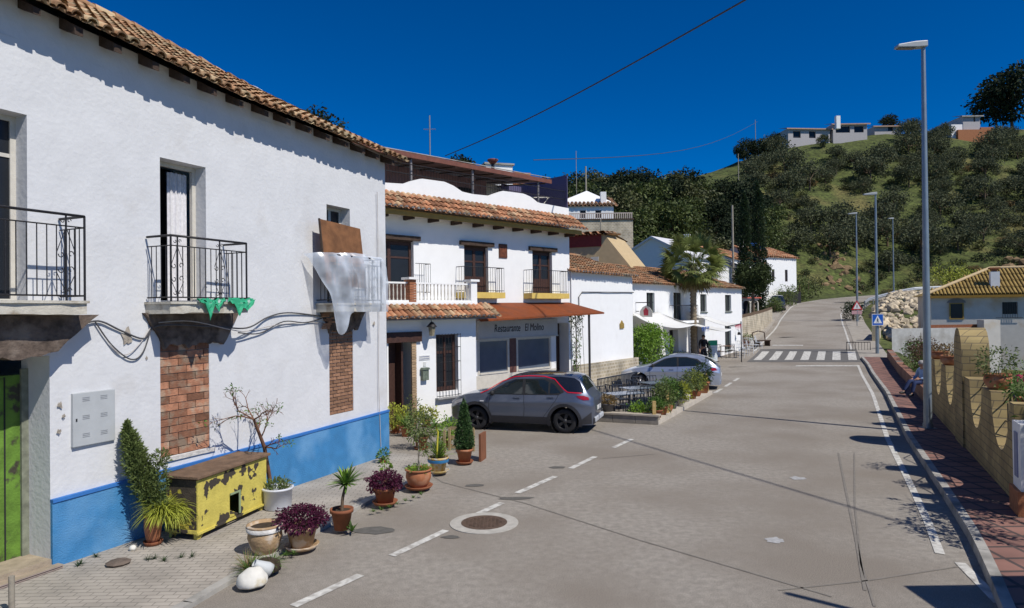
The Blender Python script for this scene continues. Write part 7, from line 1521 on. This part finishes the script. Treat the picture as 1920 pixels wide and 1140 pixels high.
def person(lab, loc, rz, J, top, legs, hair, sc=1):
    t = thing('person', lab, 'person', loc, rz); P = {k: Vector(v) for k, v in J.items()}
    ch = [[(tuple(P['pel']), .12), (tuple(P['chest']), .13), (tuple(P['neckb']), .075), (tuple(P['neck']), .05), (tuple(P['head']), .085), (tuple(P['head']+Vector((0, 0, .06))), .07)]]
    for s_ in ('l', 'r'):
        ch.append([(tuple(P['pel']), .12), (tuple(P['hip'+s_]), .085), (tuple(P['knee'+s_]), .055), (tuple(P['ank'+s_]), .04), (tuple(P['toe'+s_]), .035)])
        ch.append([(tuple(P['neckb']), .075), (tuple(P['sho'+s_]), .055), (tuple(P['elb'+s_]), .04), (tuple(P['wri'+s_]), .028)])
        d = P['wri'+s_]-P['elb'+s_]; ch += hand_chains(P['wri'+s_], d, Vector((1, 0, 0)) if abs(d.normalized().x) < .8 else Vector((0, 1, 0)))
    b = skinmesh('body', ch, M_skin, t, 1)
    c = [[(tuple(P['pel']+Vector((0, 0, .02))), .15), (tuple(P['chest']), .165), (tuple(P['neckb']+Vector((0, 0, -.02))), .10)]]
    for s_ in ('l', 'r'): c.append([(tuple(P['neckb']+Vector((0, 0, -.02))), .10), (tuple(P['sho'+s_]), .075), (tuple(P['elb'+s_]), .055), (tuple(P['elb'+s_].lerp(P['wri'+s_], .85)), .043)])
    skinmesh('shirt', c, top, b); c = [[(tuple(P['pel']), .145), (tuple(P['pel']+Vector((0, 0, .08))), .14)]]
    for s_ in ('l', 'r'): c.append([(tuple(P['pel']), .145), (tuple(P['hip'+s_]), .105), (tuple(P['knee'+s_]), .075), (tuple(P['ank'+s_].lerp(P['knee'+s_], .06)), .058)])
    skinmesh('trousers', c, legs, b)
    for s_ in ('l', 'r'): g = MB(); a = P['ank'+s_]; e = P['toe'+s_]; g.tube([a+(a-e)*.3+Vector((0, 0, -.03)), a+Vector((0, 0, -.02)), e], [.045, .055, .04], 8); g.build('shoe', M_let, b)
    head(b, P['head'], Vector((0, -1, -.05)), hair); return t
hair_d = mat('dark_hair', (.03, .022, .016), .7); hair_g = mat('grey_hair', (.32, .30, .28), .8)
J = dict(pel=(0, 0, .95), chest=(0, .01, 1.25), neckb=(0, .01, 1.46), neck=(0, 0, 1.54), head=(0, -.01, 1.63), hipl=(-.10, 0, .90), kneel=(-.12, -.02, .50), ankl=(-.13, .02, .09), toel=(-.14, -.13, .04), hipr=(.10, 0, .90), kneer=(.11, -.04, .50), ankr=(.13, .0, .09), toer=(.15, -.15, .04),
         shol=(-.2, .01, 1.42), elbl=(-.27, .03, 1.13), wril=(-.29, -.06, .88), shor=(.2, .01, 1.42), elbr=(.26, .02, 1.13), wrir=(.24, -.12, .92))
x, y = gxy(1318, 40.6); tp_ = person('standing person in dark clothes facing the road beside the menu board', (x, y, .08), .25, J, mat('black_shirt', (.015, .015, .02), .8), mat('dark_trousers', (.02, .022, .035), .8), hair_d)
t = thing('pink_bag', 'pink bag hanging from the back of a dark chair beside the standing person', 'bag', (x-.33, y-.05, .35), .25); g = MB(); g.lathe([(0, 0), (.13, .01), (.16, .15), (.13, .33), (.10, .36), (.10, .34), (0, .3)], 12); g.v = [(a, b_*.45, c) for a, b_, c in g.v]; g.build('bag_body', mat('pink_cloth', (.55, .05, .18), .7), t); MB().tube([(-.08, 0, .34), (-.05, 0, .52), (.05, 0, .52), (.08, 0, .34)], .01, 5).build('strap', M_let, t)
Js = dict(pel=(0, 0, .12), chest=(0, .10, .38), neckb=(0, .06, .58), neck=(0, .02, .65), head=(0, -.03, .74), hipl=(-.10, -.03, .10), kneel=(-.13, -.42, .13), ankl=(-.14, -.66, -.24), toel=(-.14, -.82, -.27), hipr=(.10, -.03, .10), kneer=(.12, -.44, .10), ankr=(.13, -.56, -.30), toer=(.14, -.70, -.34),
          shol=(-.2, .06, .53), elbl=(-.27, .0, .27), wril=(-.20, -.24, .19), shor=(.2, .06, .53), elbr=(.26, -.02, .27), wrir=(.12, -.26, .22))
sx, sy = xy(28.5, float(np.interp(28.5, *QW))+.1); person('seated man in pale blue shirt and dark blue jeans on the low brick wall', (sx, sy, kz(28.5)+.43), -1.1-.25, Js, mat('pale_blue_shirt', (.28, .40, .58), .8, .15, 12), mat('navy_jeans', (.02, .035, .10), .85), hair_g)
